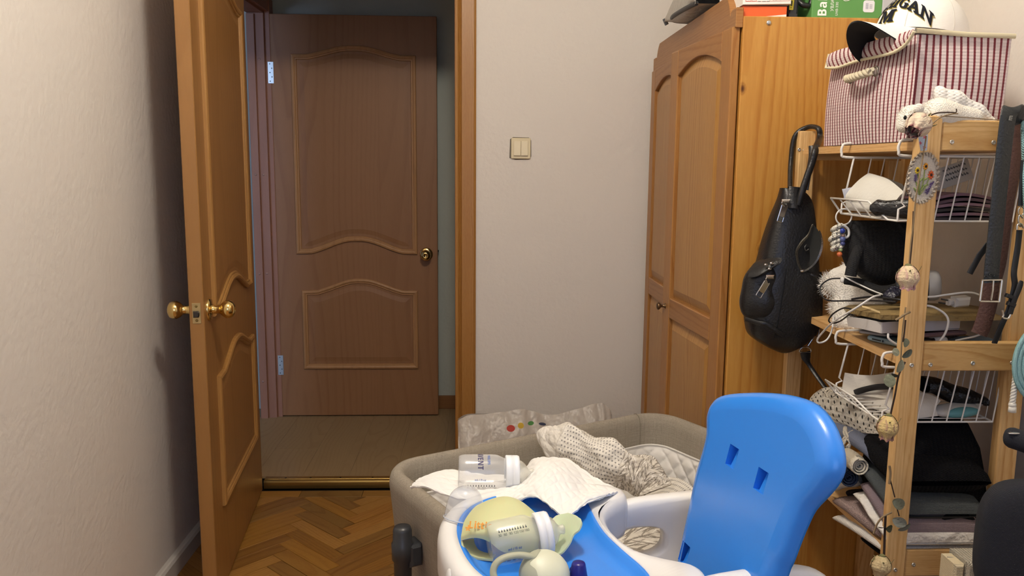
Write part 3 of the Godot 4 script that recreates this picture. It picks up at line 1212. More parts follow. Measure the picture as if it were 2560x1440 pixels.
func wardrobe_top():
	var y0 := 1.667
	# zipped grey storage pouch resting on the cornice, sticking out
	var s := mb()
	var rows := []
	for i in 25:
		var u := i / 24.0
		var z := lerpf(-2.77, -2.36, u)
		var h := 0.008 + 0.13 * pow(sin(PI * minf(u * 0.85 + 0.02, 1.0)), 0.8)
		var yb := 1.763 - 0.02 * u + 0.004
		var rr := []
		for j in 28:
			var a := TAU * j / 28
			var x := 0.70 + 0.10 * sgnpow(cos(a), 0.7)
			var yy := yb + (h if sin(a) > 0 else 0.022 * sin(PI * minf(u * 1.2, 1))) * sgnpow(sin(a), 0.8)
			yy += lump(Vector3(x, yy, z), 0.15) * 0.008 + 0.0025 * sin(x * 260.0 + u * 5.0) * (1.0 if sin(a) > 0 else 0.0)
			rr.append(Vector3(x, yy, z))
		rows.append(rr)
	grid(s, rows, true, true)
	var t = thing("storage_pouch", "grey pleated plastic storage pouch with zip lying on the wardrobe's scooped front board", "storage bag", Vector3(0.71, 1.735, -2.5))
	obj("pouch", s, M("b7b3aa", 0.5, 0, {"bump": "crumple", "tri": Vector3(5, 5, 5), "bs": 0.3}), t, true)
	s = mb()
	tube(s, smooth_path([Vector3(0.75, 1.767, -2.768), Vector3(0.64, 1.767, -2.75), Vector3(0.604, 1.762, -2.66), Vector3(0.60, 1.756, -2.5), Vector3(0.605, 1.75, -2.37)]), 0.007, 8)
	obj("zip", s, M("2d2d2f", 0.5), t, true)
	s = mb()
	obox(s, xform(Vector3(0.6058, 1.7671, -2.765), Vector3(0, 20, 30)), Vector3(0.012, 0.022, 0.014), 0.004)
	obj("zip_pull", s, M("6c7076", 0.25, 0.6), t, true)
	# dark grey box behind the pouch
	s = mb()
	box(s, Vector3(0.737, y0, -2.385), Vector3(0.90, 1.86, -2.6), 0.003)
	var bx = obj("case", s, M("55565a", 0.55), thing("storage_case", "dark grey case behind the white and orange box on the wardrobe top", "case", Vector3(0.82, y0, -2.47)), true)
	s = mb()
	box(s, Vector3(0.736, y0 + 0.018, -2.3845), Vector3(0.901, y0 + 0.022, -2.384), 0)
	obj("lid_seam", s, M("1d1d20", 0.6), bx.get_parent(), true)
	# orange and white carton
	var a := Vector3(0.6563, 1.6684, -2.1)
	var b := Vector3(0.7706, 1.6701, -2.1)
	t = thing("carton", "orange and white carton with red print lying on the wardrobe top", "box", Vector3((a.x + b.x) / 2, y0, -2.2))
	s = mb()
	box(s, Vector3(a.x, y0, -2.104), Vector3(b.x - 0.002, 1.694, -2.3), 0.001)
	obj("tray", s, M("e2622c", 0.5), t, true)
	s = mb()
	extrude(s, [Vector2(a.x + 0.05, y0 + 0.001), Vector2(b.x - 0.003, y0 + 0.001), Vector2(b.x - 0.003, y0 + 0.0075)], xform(Vector3(0, 0, -2.104)), 0.0006)
	obj("white_wedge", s, M("e6e2da", 0.5), t, true)
	s = mb()
	var tilt := xform(Vector3((a.x + b.x) / 2, 1.735, -2.2), Vector3(0, 0, 1.6))
	obox(s, tilt, Vector3(b.x - a.x + 0.008, 0.076, 0.206), 0.001)
	obj("lid", s, M("ece8e0", 0.5), t, true)
	var red := M("c8503c", 0.6)
	var f := tilt * xform(Vector3(0, 0, 0.1032))
	s = mb()
	for q in [rect(-0.054, -0.03, -0.041, -0.016), rect(-0.039, -0.03, -0.027, -0.016)]:
		moulding(s, q, [Vector2(0, 0.0003), Vector2(0.0007, 0.0003)], f)
	moulding(s, rect(-0.055, -0.031, 0.057, -0.002), [Vector2(0, 0.0003), Vector2(0.0006, 0.0003)], f)
	box2(s, f, -0.048, -0.027, -0.0468, -0.019, 0.0005)
	box2(s, f, -0.0365, -0.0245, -0.030, -0.0215, 0.0005)
	box2(s, f, -0.0505, -0.0238, -0.0443, -0.0226, 0.0005)
	obj("print_frame", s, red, t, true)
	letters("lettering", "Pediatrica", 0.012, t, red, flat_at(f * xform(Vector3(0.034, -0.024, 0.0004))))
	s = mb()
	for q in [[-0.0235, -0.0165], [-0.0125, -0.0035], [-0.001, 0.0065]]: box2(s, f, q[0], -0.0315, q[1], -0.0302, 0.0004)
	obj("fine_print", s, M("6a5a55", 0.6), t, true)
	s = mb()
	for i in 9: box2(s, f, -0.02 + i * 0.0026, -0.022, -0.0185 + i * 0.0026, -0.008, 0.0004)
	obj("bar_code", s, M("a08f8a", 0.6), t, true)
	# black tool case with a yellow label
	t = thing("tool_case", "black case with a yellow label between the carton and the green box", "case", Vector3(0.81, y0, -2.2))
	s = mb()
	var c0 := Vector3(0.7763, 1.672, -2.11)
	var c1 := Vector3(0.8034, 1.6822, -2.11)
	box(s, Vector3(c0.x, y0, -2.116), Vector3(c1.x, 1.76, -2.3), 0.006)
	box(s, Vector3(c0.x + 0.001, y0, -2.11), Vector3(c1.x - 0.004, y0 + 0.011, -2.28), 0.002)
	obj("case", s, M("2b2c30", 0.45), t, true)
	s = mb()
	extrude(s, rrect(-0.0052, -0.0125, 0.0052, 0.0125, 0.001), xform(Vector3(0.7841, 1.7005, -2.116), Vector3(0, 0, -3)), 0.0008)
	obj("yellow_label", s, M("d8c92e", 0.5), t, true)
	s = mb()
	var yl := xform(Vector3(0.7836, 1.7003, -2.1148), Vector3(0, 0, -3))
	box2(s, yl, -0.003, -0.003, 0.002, 0.010, 0.0002)
	tri(s, yl * Vector3(-0.003, -0.0085, 0.0002), yl * Vector3(0.0005, -0.0085, 0.0002), yl * Vector3(0.0005, -0.0045, 0.0002))
	obj("label_print", s, M("4a4a20", 0.6), t, true)
	# translucent bag squeezed beside it
	s = mb()
	cushion(s, xform(Vector3(0.8522, 1.7073, -2.2) + Vector3(0.012, 0.012, 0), Vector3(0, 0, -8)), Vector3(0.022, 0.045, 0.06), 0.8, 0.012, 0.4)
	tag(obj("plastic_bag", s, M("8f8d86", 0.3, 0, {"alpha": 0.8, "bump": "crumple", "tri": Vector3(9, 9, 9)})), "crumpled smoke-grey plastic bag squeezed beside the green carton on the wardrobe", "bag")
	s = mb()
	tube(s, smooth_path([Vector3(0.8062, 1.7133, -2.13), Vector3(0.8154, 1.7018, -2.12), Vector3(0.832, 1.7001, -2.12), Vector3(0.8364, 1.7119, -2.12)]), 0.007, 8)
	tag(obj("tripod_knob", s, M("1b1b1d", 0.3)), "curved black plastic handle lying over the smoke-grey bag on the wardrobe", "handle")
	# green appliance carton
	a = Vector3(0.833, 1.671, -2.105)
	b = Vector3(1.0134, 1.6708, -2.105)
	var gz := -2.105
	t = thing("appliance_carton", "green appliance carton with white lettering standing on the wardrobe top behind the cap", "box", Vector3((a.x + b.x) / 2, y0, -2.25))
	s = mb()
	box(s, Vector3(a.x, y0, gz), Vector3(b.x, 1.90, -2.45), 0.0015)
	obj("carton", s, M("5f9a52", 0.5), t, true)
	s = mb()
	box(s, Vector3(b.x, y0, gz), Vector3(b.x + 0.075, 1.90, -2.45), 0.0015)
	obj("grey_side", s, M("c2c3c6", 0.5), t, true)
	var wt := M("f4f6f0", 0.5)
	letters("lettering", "Ballu", 0.031, t, wt, flat_at(xform(Vector3(0.8595, 1.6703, -2.1045) + Vector3(0, 0.0385, 0), Vector3(0, 0, 90))))
	letters("lettering", "УВЛАЖНИТЕЛЬ", 0.0115, t, wt, flat_at(xform(Vector3(0.884, 1.6727, -2.1045) + Vector3(0, 0.052, 0), Vector3(0, 0, 90))), "Droid Sans", false)
	letters("lettering", "UHB-330", 0.0085, t, wt, flat_at(xform(Vector3(0.8964, 1.6728, -2.1045) + Vector3(0, 0.0175, 0), Vector3(0, 0, 90))), "Droid Sans", false)
	s = mb()
	extrude(s, rrect(-0.0145, -0.0145, 0.0145, 0.0145, 0.006), xform(Vector3(0.9783, 1.6976, -2.105)), 0.0006)
	obj("white_label", s, M("e9e9ee", 0.5), t, true)
	s = mb()
	for i in 6: box2(s, xform(Vector3(0.978, 1.6974, -2.1043)), -0.008, -0.006 + i * 0.0024, -0.001, -0.005 + i * 0.0024, 0.0002)
	for i in 4: box2(s, xform(Vector3(0.978, 1.6974, -2.1043)), 0.002, -0.005 + i * 0.0028, 0.009, -0.004 + i * 0.0028, 0.0002)
	obj("fine_print", s, M("8c8ca0", 0.6), t, true)
	s = mb()
	tube(s, smooth_path([Vector3(0.9077, 1.7178, -2.1045), Vector3(0.9154, 1.7101, -2.1045), Vector3(0.9296, 1.7133, -2.1045), Vector3(0.9432, 1.7241, -2.1045)]), 0.001, 6)
	moulding(s, rrect(-0.009, -0.007, 0.009, 0.007, 0.002), [Vector2(0, 0.0003), Vector2(0.0008, 0.0003)], xform(Vector3(0.9809, 1.7171, -2.105)))
	obj("print_curve", s, wt, t, true)

func box2(s: SurfaceTool, f: Transform3D, x0: float, y0: float, x1: float, y1: float, z: float):
	s.set_smooth_group(-1)
	quad(s, f * Vector3(x0, y0, z), f * Vector3(x1, y0, z), f * Vector3(x1, y1, z), f * Vector3(x0, y1, z))

# ---------- the pine rack
func rack():
	var t = thing("storage_rack", "open pine storage rack with three shelves standing against the wardrobe's side", "rack", Vector3(0.935, 0, -1.78))
	var pv := [Wv("ddbc8a", "plainpine", 0.5, Vector3(0.1, 0.1, 0.1), 2.0), Wv("d8b684", "plainpine", 0.5, Vector3(0.45, 0.5, 0.3), 2.0)]
	var ph := [Wh("dfbe8a", "plainpine_h", 0.5, Vector3(0.2, 0.1, 0.1), 3.0), Wh("d6b37c", "plainpine_h", 0.5, Vector3(0.4, 0.35, 0.3), 3.0)]
	var s := mb()
	var k := 0
	for q in [[0.805, -1.49, 1.388], [1.026, -1.512, 1.375], [0.805, -2.062, 1.384], [1.04, -2.062, 1.38]]:
		s = mb()
		box(s, Vector3(q[0], 0, q[1]), Vector3(q[0] + 0.042, q[2], q[1] - 0.024), 0.0025)
		obj("post", s, pv[k % 2], t, true)
		k += 1
	for z in [-1.49, -2.064]:
		var n := 0
		for y in [1.324, 0.906, 0.484]:
			s = mb()
			if z > -1.6: box(s, Vector3(0.848, y, z - 0.002), Vector3(1.066, y + 0.056, z - 0.02), 0.002)
			else: box(s, Vector3(0.848, y, z + 0.02), Vector3(1.066, y + 0.05, z + 0.003), 0.002)
			obj("rail", s, ph[n % 2], t, true)
			n += 1
	k = 0
	for y in [1.341, 0.931, 0.545]:
		for q in 3:   # slats of the shelf
			s = mb()
			var x0 := 0.807 + q * 0.088
			box(s, Vector3(x0, y - 0.016, -1.516), Vector3(x0 + 0.083, y, -2.042), 0.002)
			obj("shelf_slat", s, Wh("dab788", "plainpine_h", 0.5, Vector3(0.3 * q, 0.2 * k, 0.3), 2.5), t, true)
		s = mb()
		box(s, Vector3(0.83, y - 0.03, -2.02), Vector3(1.05, y - 0.016, -2.043), 0.001)
		obj("cleat", s, ph[0], t, true)
		k += 1
	var sm := M("c8c4ba", 0.25, 0.9)
	for q in [Vector3(0.8675, 1.3403, -1.492), Vector3(0.9462, 1.3403, -1.492), Vector3(0.8633, 0.9183, -1.492), Vector3(0.9464, 0.9214, -1.492), Vector3(1.0237, 0.9222, -1.492), Vector3(0.8254, 0.918, -1.49), Vector3(0.8633, 0.5096, -1.49), Vector3(0.8049, 1.3374, -2.062), Vector3(0.8183, 1.3366, -2.062), Vector3(0.8268, 0.4989, -1.49)]:
		s = mb()
		lathe(s, Transform3D(Basis.from_euler(Vector3(PI / 2, 0, 0)), q), [Vector2(0.0045, 0), Vector2(0.004, 0.0015), Vector2(0.002, 0.0018), Vector2(0.0012, 0.0006), Vector2(0, 0.0004)], 12)
		obj("screw", s, sm, t, true)

func stripe_tex() -> ImageTexture:
	if T.has("stripe"): return T.stripe
	var im := Image.create(64, 64, false, Image.FORMAT_RGB8)
	for y in 64:
		for x in 64:
			var n := 0.03 * sin(x * 2.1 + y * 1.7) + 0.03 * sin(y * 3.3 - x)
			var e := absf(x - 32.0 + sin(y * 0.9) * 0.6)
			var c := Color(0.86 + n, 0.80 + n, 0.79 + n).lerp(Color(0.48 + n, 0.20 + n, 0.23 + n), 1.0 - smoothstep(9.0, 12.0, e))
			im.set_pixel(x, y, c)
	T.stripe = ImageTexture.create_from_image(im)
	return T.stripe

# ---------- striped box and cap
func storage_box():
	stripe_tex()
	var t = thing("storage_box", "cream canvas storage box with burgundy stripes on the rack's top shelf", "storage box", Vector3(0.9, 1.342, -1.73))
	var y0 := 1.3425
	# corners bottom: near-left, far-left, far-right, near-right; the near-left upright leans out
	var B := [Vector3(0.808, y0, -1.545), Vector3(0.806, y0, -1.915), Vector3(1.0, y0, -1.915), Vector3(0.992, y0, -1.55)]
	var U := [Vector3(0.8086, 1.5381, -1.535), Vector3(0.8087, 1.5485, -1.9), Vector3(1.0, 1.53, -1.90), Vector3(0.9959, 1.538, -1.545)]
	var bulge := [0.010, 0.0, 0.0, 0.012]
	var cm := M("ffffff", 0.9, 0, {"tex": "stripe", "bump": "weave", "bs": 0.3, "uv": Vector3(1, 1, 1)})
	for f in 4:
		var a: Vector3 = B[f]
		var b: Vector3 = B[(f + 1) % 4]
		var c: Vector3 = U[(f + 1) % 4]
		var d: Vector3 = U[f]
		var nn := (b - a).cross(Vector3.UP).normalized()
		var n := 27.0 if f % 2 == 0 else 14.0
		var s := mb()
		soft(s)
		var rows := []
		for i in 13:
			var v := i / 12.0
			var rr := []
			for j in 25:
				var u := j / 24.0
				var p := a.lerp(b, u).lerp(d.lerp(c, u), v)
				p += -nn * (0.012 * sin(PI * v) * sin(PI * u) + lump(p, 0.12) * 0.004 * sin(PI * v))
				p += (d - c).normalized() * (0.010 * sin(PI * v) * (1.0 - 2.0 * u) if f == 0 else 0.0)
				rr.append(p)
			rows.append(rr)
		for i in 12:
			for j in 24:
				var q := [rows[i][j], rows[i][j + 1], rows[i + 1][j + 1], rows[i + 1][j]]
				var uv := [Vector2(j / 24.0 * n, i / 3.0), Vector2((j + 1) / 24.0 * n, i / 3.0), Vector2((j + 1) / 24.0 * n, (i + 1) / 3.0), Vector2(j / 24.0 * n, (i + 1) / 3.0)]
				for k in [0, 1, 2, 0, 2, 3]:
					s.set_uv(uv[k])
					s.add_vertex(q[k])
		obj("side", s, cm, t, true)
	var s := mb()
	s.set_smooth_group(-1)
	quad(s, B[1], B[2], B[3], B[0])
	obj("base", s, M("d8cfc4", 0.9), t, true)
	# lid: top board and the flap hanging over the long side
	s = mb()
	soft(s)
	var lx := -0.004
	var e0: Vector3 = U[0] + Vector3(lx, 0.004, 0.004)
	var e1: Vector3 = U[1] + Vector3(lx, 0.003, -0.004)
	quad(s, e0, U[3] + Vector3(0, 0.004, 0.003), U[2] + Vector3(0, 0.004, 0), e1)
	quad(s, U[0] + Vector3(0, -0.003, 0), U[1] + Vector3(0, -0.003, 0), U[2] + Vector3(0, -0.003, 0), U[3] + Vector3(0, -0.003, 0))
	obj("lid", s, cm, t, true)
	s = mb()
	soft(s)
	var top := [Vector3(0.79, 1.5483, -1.8804), Vector3(0.79, 1.5509, -1.8284), Vector3(0.79, 1.5488, -1.7652), Vector3(0.79, 1.5465, -1.7097), Vector3(0.79, 1.5459, -1.6412), Vector3(0.79, 1.5437, -1.5778), Vector3(0.79, 1.5444, -1.5224), Vector3(0.79, 1.545, -1.5002)]
	var low := [Vector3(0.79, 1.5181, -1.8865), Vector3(0.79, 1.5114, -1.8222), Vector3(0.79, 1.5132, -1.7596), Vector3(0.79, 1.5138, -1.7046), Vector3(0.79, 1.5112, -1.6358), Vector3(0.79, 1.5112, -1.5728), Vector3(0.79, 1.5205, -1.53), Vector3(0.79, 1.5387, -1.5048)]
	top = smooth_path(top, 3)
	low = smooth_path(low, 3)
	var cnt := top.size()
	for j in cnt - 1:
		for i in 4:
			var v0 := i / 4.0
			var v1 := (i + 1) / 4.0
			var q := [flap(top[j], low[j], v0), flap(top[j + 1], low[j + 1], v0), flap(top[j + 1], low[j + 1], v1), flap(top[j], low[j], v1)]
			var u0 := 23.0 * j / cnt
			var u1 := 23.0 * (j + 1) / cnt
			var uv := [Vector2(u0 - v0 * 0.8, v0), Vector2(u1 - v0 * 0.8, v0), Vector2(u1 - v1 * 0.8, v1), Vector2(u0 - v1 * 0.8, v1)]
			for k in [0, 1, 2, 0, 2, 3]:
				s.set_uv(uv[k])
				s.add_vertex(q[k])
	obj("flap", s, cm, t, true)
	var pipe := M("d9cfae", 0.85)
	s = mb()
	var edge := [top[0]]
	for q in low: edge.append(q + Vector3(-0.003, 0, 0))
	tube(s, edge, 0.0032, 8)
	obj("piping", s, pipe, t, true)
	s = mb()
	strap(s, [Vector3(0.79, 1.5402, -1.505), U[0] + Vector3(0, 0.006, 0.006), U[3].lerp(U[0], 0.5) + Vector3(0, 0.001, 0.007), U[3] + Vector3(0.002, 0, 0.007)], Vector3(0, 1, 0), 0.009, 0.004)
	obj("rim_tape", s, pipe, t, true)
	# rope handle on the long side
	var ra := Vector3(0.786, 1.4809, -1.7611)
	var rb := Vector3(0.784, 1.4837, -1.6459)
	var strands := 3
	s = mb()
	for q in strands:
		var pts := []
		for i in 40:
			var u := i / 39.0
			var p := ra.lerp(rb, u) + Vector3(-0.010 * sin(PI * u) - 0.004, -0.004 * sin(PI * u), 0)
			var a := u * TAU * 3.2 + q * TAU / 3.0
			p += (Vector3(1, 0, 0) * cos(a) + Vector3(0, 1, 0) * sin(a)) * 0.0042
			pts.append(p)
		tube(s, pts, 0.0048, 8)
	obj("rope_handle", s, M("cfc4a8", 0.9), t, true)
	for q in [ra, rb]:
		s = mb()
		var ring := []
		for i in 18: ring.append(q + Vector3(0.004, sin(TAU * i / 18) * 0.009, cos(TAU * i / 18) * 0.009))
		tube(s, ring, 0.0022, 6, true)
		obj("eyelet", s, M("8d867c", 0.3, 0.7), t, true)
	cap()

func flap(a: Vector3, b: Vector3, v: float) -> Vector3:
	return a.lerp(b, v) + Vector3(-0.005 * sin(PI * v), 0, 0)

func cap():
	# dome about C; its front looks to the left and a little to the camera
	var C := Vector3(0.8825, 1.5516, -1.66)
	var front := Vector3(-0.94, 0.13, 0.26).normalized()
	var up := Vector3(-0.12, 0.99, 0.02)
	var side := front.cross(up).normalized()
	up = side.cross(front).normalized()
	var t = thing("baseball_cap", "white baseball cap with navy lettering lying on the striped storage box", "cap", C)
	var white := cloth("e9e6de", "weave", 70.0, 0.2)
	var dome := func(az: float, el: float, r := 1.0) -> Vector3:   # az 0 = front, towards +side; el 0 rim .. PI/2 top
		var sq := 1.0 + 0.06 * pow(cos(az), 2.0)
		return C + (front * cos(az) * cos(el) * 0.088 * sq + side * sin(az) * cos(el) * 0.080 + up * sin(el) * 0.090) * r
	var s := mb()
	var rows := []
	for i in 15:
		var rr := []
		for j in 48:
			var az := TAU * j / 48
			var el := PI / 2 * i / 14.0
			var seam := 1.0 - 0.012 * exp(-pow(fmod(az + PI / 6, PI / 3) - PI / 6, 2.0) * 600.0)
			rr.append(dome.call(az, el, seam + lump(dome.call(az, el), 0.12) * 0.03))
		rows.append(rr)
	grid(s, rows, true)
	rows.reverse()
	var inn := []
	for r in rows:
		var rr := []
		for q in r: rr.append(C + (q - C) * 0.97)
		inn.append(rr)
	grid(s, inn, true)
	obj("crown", s, white, t, true)
	s = mb()
	lathe(s, Transform3D(frame_to(up), C + up * 0.09), [Vector2(0.008, 0), Vector2(0.006, 0.004), Vector2(0, 0.005)], 12)
	obj("button", s, white, t, true)
	for k in 6:
		s = mb()
		var line := []
		for i in 12: line.append(dome.call(PI / 6 + k * PI / 3, PI / 2 * i / 12.0, 1.004))
		tube(s, line, 0.0008, 6)
		obj("crown_seam", s, M("cfcac0", 0.9), t, true)
	# curved brim, white above and black below
	for k in 2:
		s = mb()
		rows = []
		for i in 9:
			var u := i / 8.0
			var rr := []
			for j in 25:
				var az := lerpf(-1.25, 1.25, j / 24.0)
				var p: Vector3 = dome.call(az, 0.04)
				var reach := 0.072 * u * pow(cos(az * 1.1 / 1.25), 0.55)
				p += front * reach
				p -= up * (0.056 * pow(absf(sin(az)), 2.0) * (0.2 + 0.8 * u) + 0.002 * u) 
				p -= up * 0.003 * k
				rr.append(p)
			rows.append(rr)
		grid(s, rows, false, k == 0)
		obj("brim" if k == 0 else "brim_lining", s, white if k == 0 else M("0b0b0d", 0.8), t, true)
	var navy := M("1a1e2c", 0.8)
	var gold := M("d8c86a", 0.8)
	var wrap := func(v: Vector3, lift: float, arc: float, el0: float) -> Vector3:
		var az := -v.x / 0.084
		return dome.call(az, el0 - arc * az * az + v.y / 0.092, 1.0 + lift)
	for q in [[gold, 0.012, 0.0024], [navy, 0.03, 0.0], [navy, 0.029, 0.0011], [navy, 0.028, -0.0009]]:
		var lift: float = q[1]
		var fat: float = q[2]
		letters("lettering", "MICHIGAN", 0.029, t, q[0], func(v: Vector3) -> Vector3: return wrap.call(Vector3(v.x * 1.12 + fat, v.y * 1.18 - fat, 0), lift, 0.42, 0.62), "Droid Serif")
		letters("lettering", "M", 0.036, t, q[0], func(v: Vector3) -> Vector3: return wrap.call(Vector3(v.x * 1.25 + fat, v.y - fat, 0), lift, 0.0, 0.27), "Droid Serif")

# ---------- things on and round the rack
func ellipsoid_roots(C: Vector3, r: Vector3, n: int) -> Array:
	var out := []
	for i in n:
		var y := 1.0 - 2.0 * (i + 0.5) / n
		var a := i * 2.39996
		var q := sqrt(1.0 - y * y)
		var d := Vector3(q * cos(a), y, q * sin(a))
		out.append([C + d * r, (d / r).normalized()])
	return out

func rack_top_things():
	# white boucle lamb lying on its side between the box and the rail
	var z := -1.512
	var t = thing("plush_lamb", "white woolly plush lamb lying in front of the striped box on the rack's top shelf", "plush toy", Vector3(0.85, 1.342, z))
	var wool := M("efe9dc", 0.95, 0, {"bump": "fur", "tri": Vector3(14, 14, 14), "bs": 0.3})
	var s := mb()
	var A := Vector3(0.7945, 1.3833, -1.51)
	var B := Vector3(0.8495, 1.3936, -1.515)
	var D := Vector3(0.9151, 1.3848, -1.515)
	blob(s, [[A, A + Vector3(0.004, 0.004, 0), 0.019, 0.020], [A + Vector3(-0.008, -0.008, 0.002), A + Vector3(-0.012, -0.014, 0.002), 0.014, 0.012], [B, B + Vector3(0.012, -0.004, 0), 0.024, 0.024], [B, D, 0.024, 0.019]], 0.0026, 0.012, 0.003, 1.4)
	obj("body", s, wool, t, true)
	s = mb()
	hairs(s, ellipsoid_roots(B, Vector3(0.033, 0.024, 0.022), 900) + ellipsoid_roots(A, Vector3(0.021, 0.021, 0.02), 500), 0.006, 0.0008, 0.9)
	obj("wool", s, M("f3eee3", 0.95), t, true).set_meta("kind", "stuff")
	s = mb()
	var L0 := Vector3(0.8547, 1.4276, -1.52)
	blob(s, [[L0, Vector3(0.8806, 1.4185, -1.52), 0.012, 0.016], [Vector3(0.8806, 1.4185, -1.52), Vector3(0.9248, 1.3955, -1.52), 0.016, 0.015], [Vector3(0.9248, 1.3955, -1.52), Vector3(0.9502, 1.3786, -1.515), 0.015, 0.010], [Vector3(0.8484, 1.4385, -1.52), Vector3(0.8517, 1.4356, -1.52), 0.005, 0.006]], 0.003, 0.012)
	obj("leg", s, M("ece9e2", 0.9, 0, {"bump": "knit", "tri": Vector3(20, 20, 20), "bs": 0.3}), t, true)
	s = mb()
	cushion(s, xform(Vector3(0.7989, 1.4001, -1.49)), Vector3(0.010, 0.009, 0.006), 1.0)
	obj("ear", s, wool, t, true)
	s = mb()
	cushion(s, xform(Vector3(0.7744, 1.3833, -1.489)), Vector3(0.0032, 0.0042, 0.002), 1.0, 0, 0, 12, 8)
	obj("eye", s, M("0c0b0c", 0.15), t, true)
	# ribbon and embroidered medallion hung from the post
	stripe_ribbon()
	medallion()

func stripe_ribbon():
	var im := Image.create(32, 64, false, Image.FORMAT_RGB8)
	im.fill(Color("a9b7cc"))
	for q in [[8, 10], [22, 24], [7, 40], [20, 52]]:
		for y in 64:
			for x in 32:
				var d := Vector2(x - q[0], y - q[1])
				if d.length() < 4.0 + 2.2 * cos(d.angle() * 5.0): im.set_pixel(x, y, Color("b2485a"))
	T.ribbon = ImageTexture.create_from_image(im)
	var s := mb()
	sheet(s, [[Vector3(0.7936, 1.3593, -1.478), Vector3(0.8039, 1.3602, -1.482), Vector3(0.812, 1.3616, -1.478)], [Vector3(0.7956, 1.3427, -1.475), Vector3(0.7995, 1.3426, -1.47), Vector3(0.8119, 1.3428, -1.475)], [Vector3(0.7993, 1.3232, -1.472), Vector3(0.8005, 1.3231, -1.466), Vector3(0.8104, 1.3241, -1.472)]], 4, 0.001)
	tag(obj("ribbon", s, M("ffffff", 0.85, 0, {"tex": "ribbon"})), "pale blue ribbon with red flowers tied above the embroidered medallion", "ribbon")

func petal_flower(s: SurfaceTool, c: Vector3, n: int, r0: float, r1: float, w: float, squash := 1.0):
	for i in n:
		var a := TAU * i / n + 0.2
		var d := Vector3(cos(a) * squash, sin(a), 0)
		tube(s, [c + d * r0, c + d * (r0 + r1) * 0.5 + Vector3(0, 0, 0.001), c + d * r1], [w * 0.5, w, w * 0.35], 6)

func medallion():
	var C := Vector3(0.801, 1.2743, -1.462)
	var t = thing("medallion", "oval linen medallion with embroidered flowers and frayed edge hanging on the near rack post", "ornament", C)
	var f := xform(C, Vector3(0, 0, -2))
	var s := mb()
	var pts := PackedVector2Array()
	for i in 36: pts.append(Vector2(cos(TAU * i / 36) * 0.0275, sin(TAU * i / 36) * 0.044))
	extrude(s, pts, f * xform(Vector3(0, 0, -0.006)), 0.008, 0.002)
	obj("linen", s, cloth("c4bcb0", "weave", 45.0, 0.4), t, true)
	s = mb()
	var roots := []
	for i in 900:
		var a := TAU * i / 900.0
		var k := 0.86 + 0.14 * rng.randf()
		roots.append([f * Vector3(cos(a) * 0.028 * k, sin(a) * 0.0445 * k, 0.001), f.basis * Vector3(cos(a), sin(a) * 0.8, 0.35)])
	hairs(s, roots, 0.0065, 0.0006, 0.35)
	obj("fringe", s, M("a39685", 0.95), t, true).set_meta("kind", "stuff")
	s = mb()
	for i in 30:
		var a := TAU * i / 30
		tube(s, [f * Vector3(cos(a) * 0.025, sin(a) * 0.041, 0.002), f * Vector3(cos(a + 0.1) * 0.029, sin(a + 0.1) * 0.046, 0.0035)], 0.0022, 6)
	obj("stitched_edge", s, M("b0a596", 0.95), t, true)
	for q in [[-0.0125, 0.013, "d8b828"], [0.002, 0.021, "dd9a2c"], [0.0135, 0.006, "d5602c"]]:
		s = mb()
		petal_flower(s, Vector3(0, 0, 0), 9, 0.002, 0.0085 if q[1] < 0.01 else 0.0065, 0.0016, 0.7)
		var o = obj("flower", s, M(q[2], 0.7), t)
		o.transform = Transform3D(f.basis, f.basis * Vector3(q[0], q[1], 0.0025))
		s = mb()
		cushion(s, xform(Vector3(0.0006, 0, 0.0012)), Vector3(0.002, 0.0026, 0.0012), 1.0, 0, 0, 10, 6)
		obj("flower_centre", s, M("33231b", 0.8), o)
	s = mb()
	for q in [[-0.011, 0.008, -0.005, -0.03], [0.001, 0.015, -0.004, -0.03], [0.011, 0.0, -0.003, -0.031], [-0.015, -0.004, -0.006, -0.026]]:
		tube(s, smooth_path([f * Vector3(q[0], q[1], 0.0025), f * Vector3((q[0] + q[2]) / 2 + 0.002, (q[1] + q[3]) / 2, 0.0035), f * Vector3(q[2], q[3], 0.0025)], 5), 0.0009, 6)
	obj("stem", s, M("75803f", 0.8), t, true)
	for q in [[-0.004, -0.004, 50], [0.004, -0.002, 30], [-0.009, -0.014, 120], [0.006, -0.013, 15], [-0.012, -0.022, 130], [0.001, -0.018, 60]]:
		s = mb()
		cushion(s, xform(Vector3.ZERO, Vector3(0, 0, q[2])), Vector3(0.006, 0.0016, 0.0012), 1.0, 0, 0, 10, 6)
		var o = obj("leaf", s, M("7f8f52", 0.8), t)
		o.position = f.basis * Vector3(q[0], q[1], 0.003)
	s = mb()
	for i in 26:
		var u := i / 25.0
		var p := Vector3(0.007 + 0.009 * u + rng.randf_range(-0.003, 0.003), -0.029 + 0.021 * u, 0.003)
		tube(s, [f * p, f * (p + Vector3(0.002, 0.003, 0.001))], 0.001, 5)
	for i in 10: tube(s, [f * Vector3(-0.0165 + 0.002 * (i % 2), 0.004 - 0.0012 * i, 0.003), f * Vector3(-0.0145 + 0.002 * (i % 2), 0.006 - 0.0012 * i, 0.0036)], 0.0009, 5)
	obj("lavender", s, M("5c4a72", 0.8), t, true)

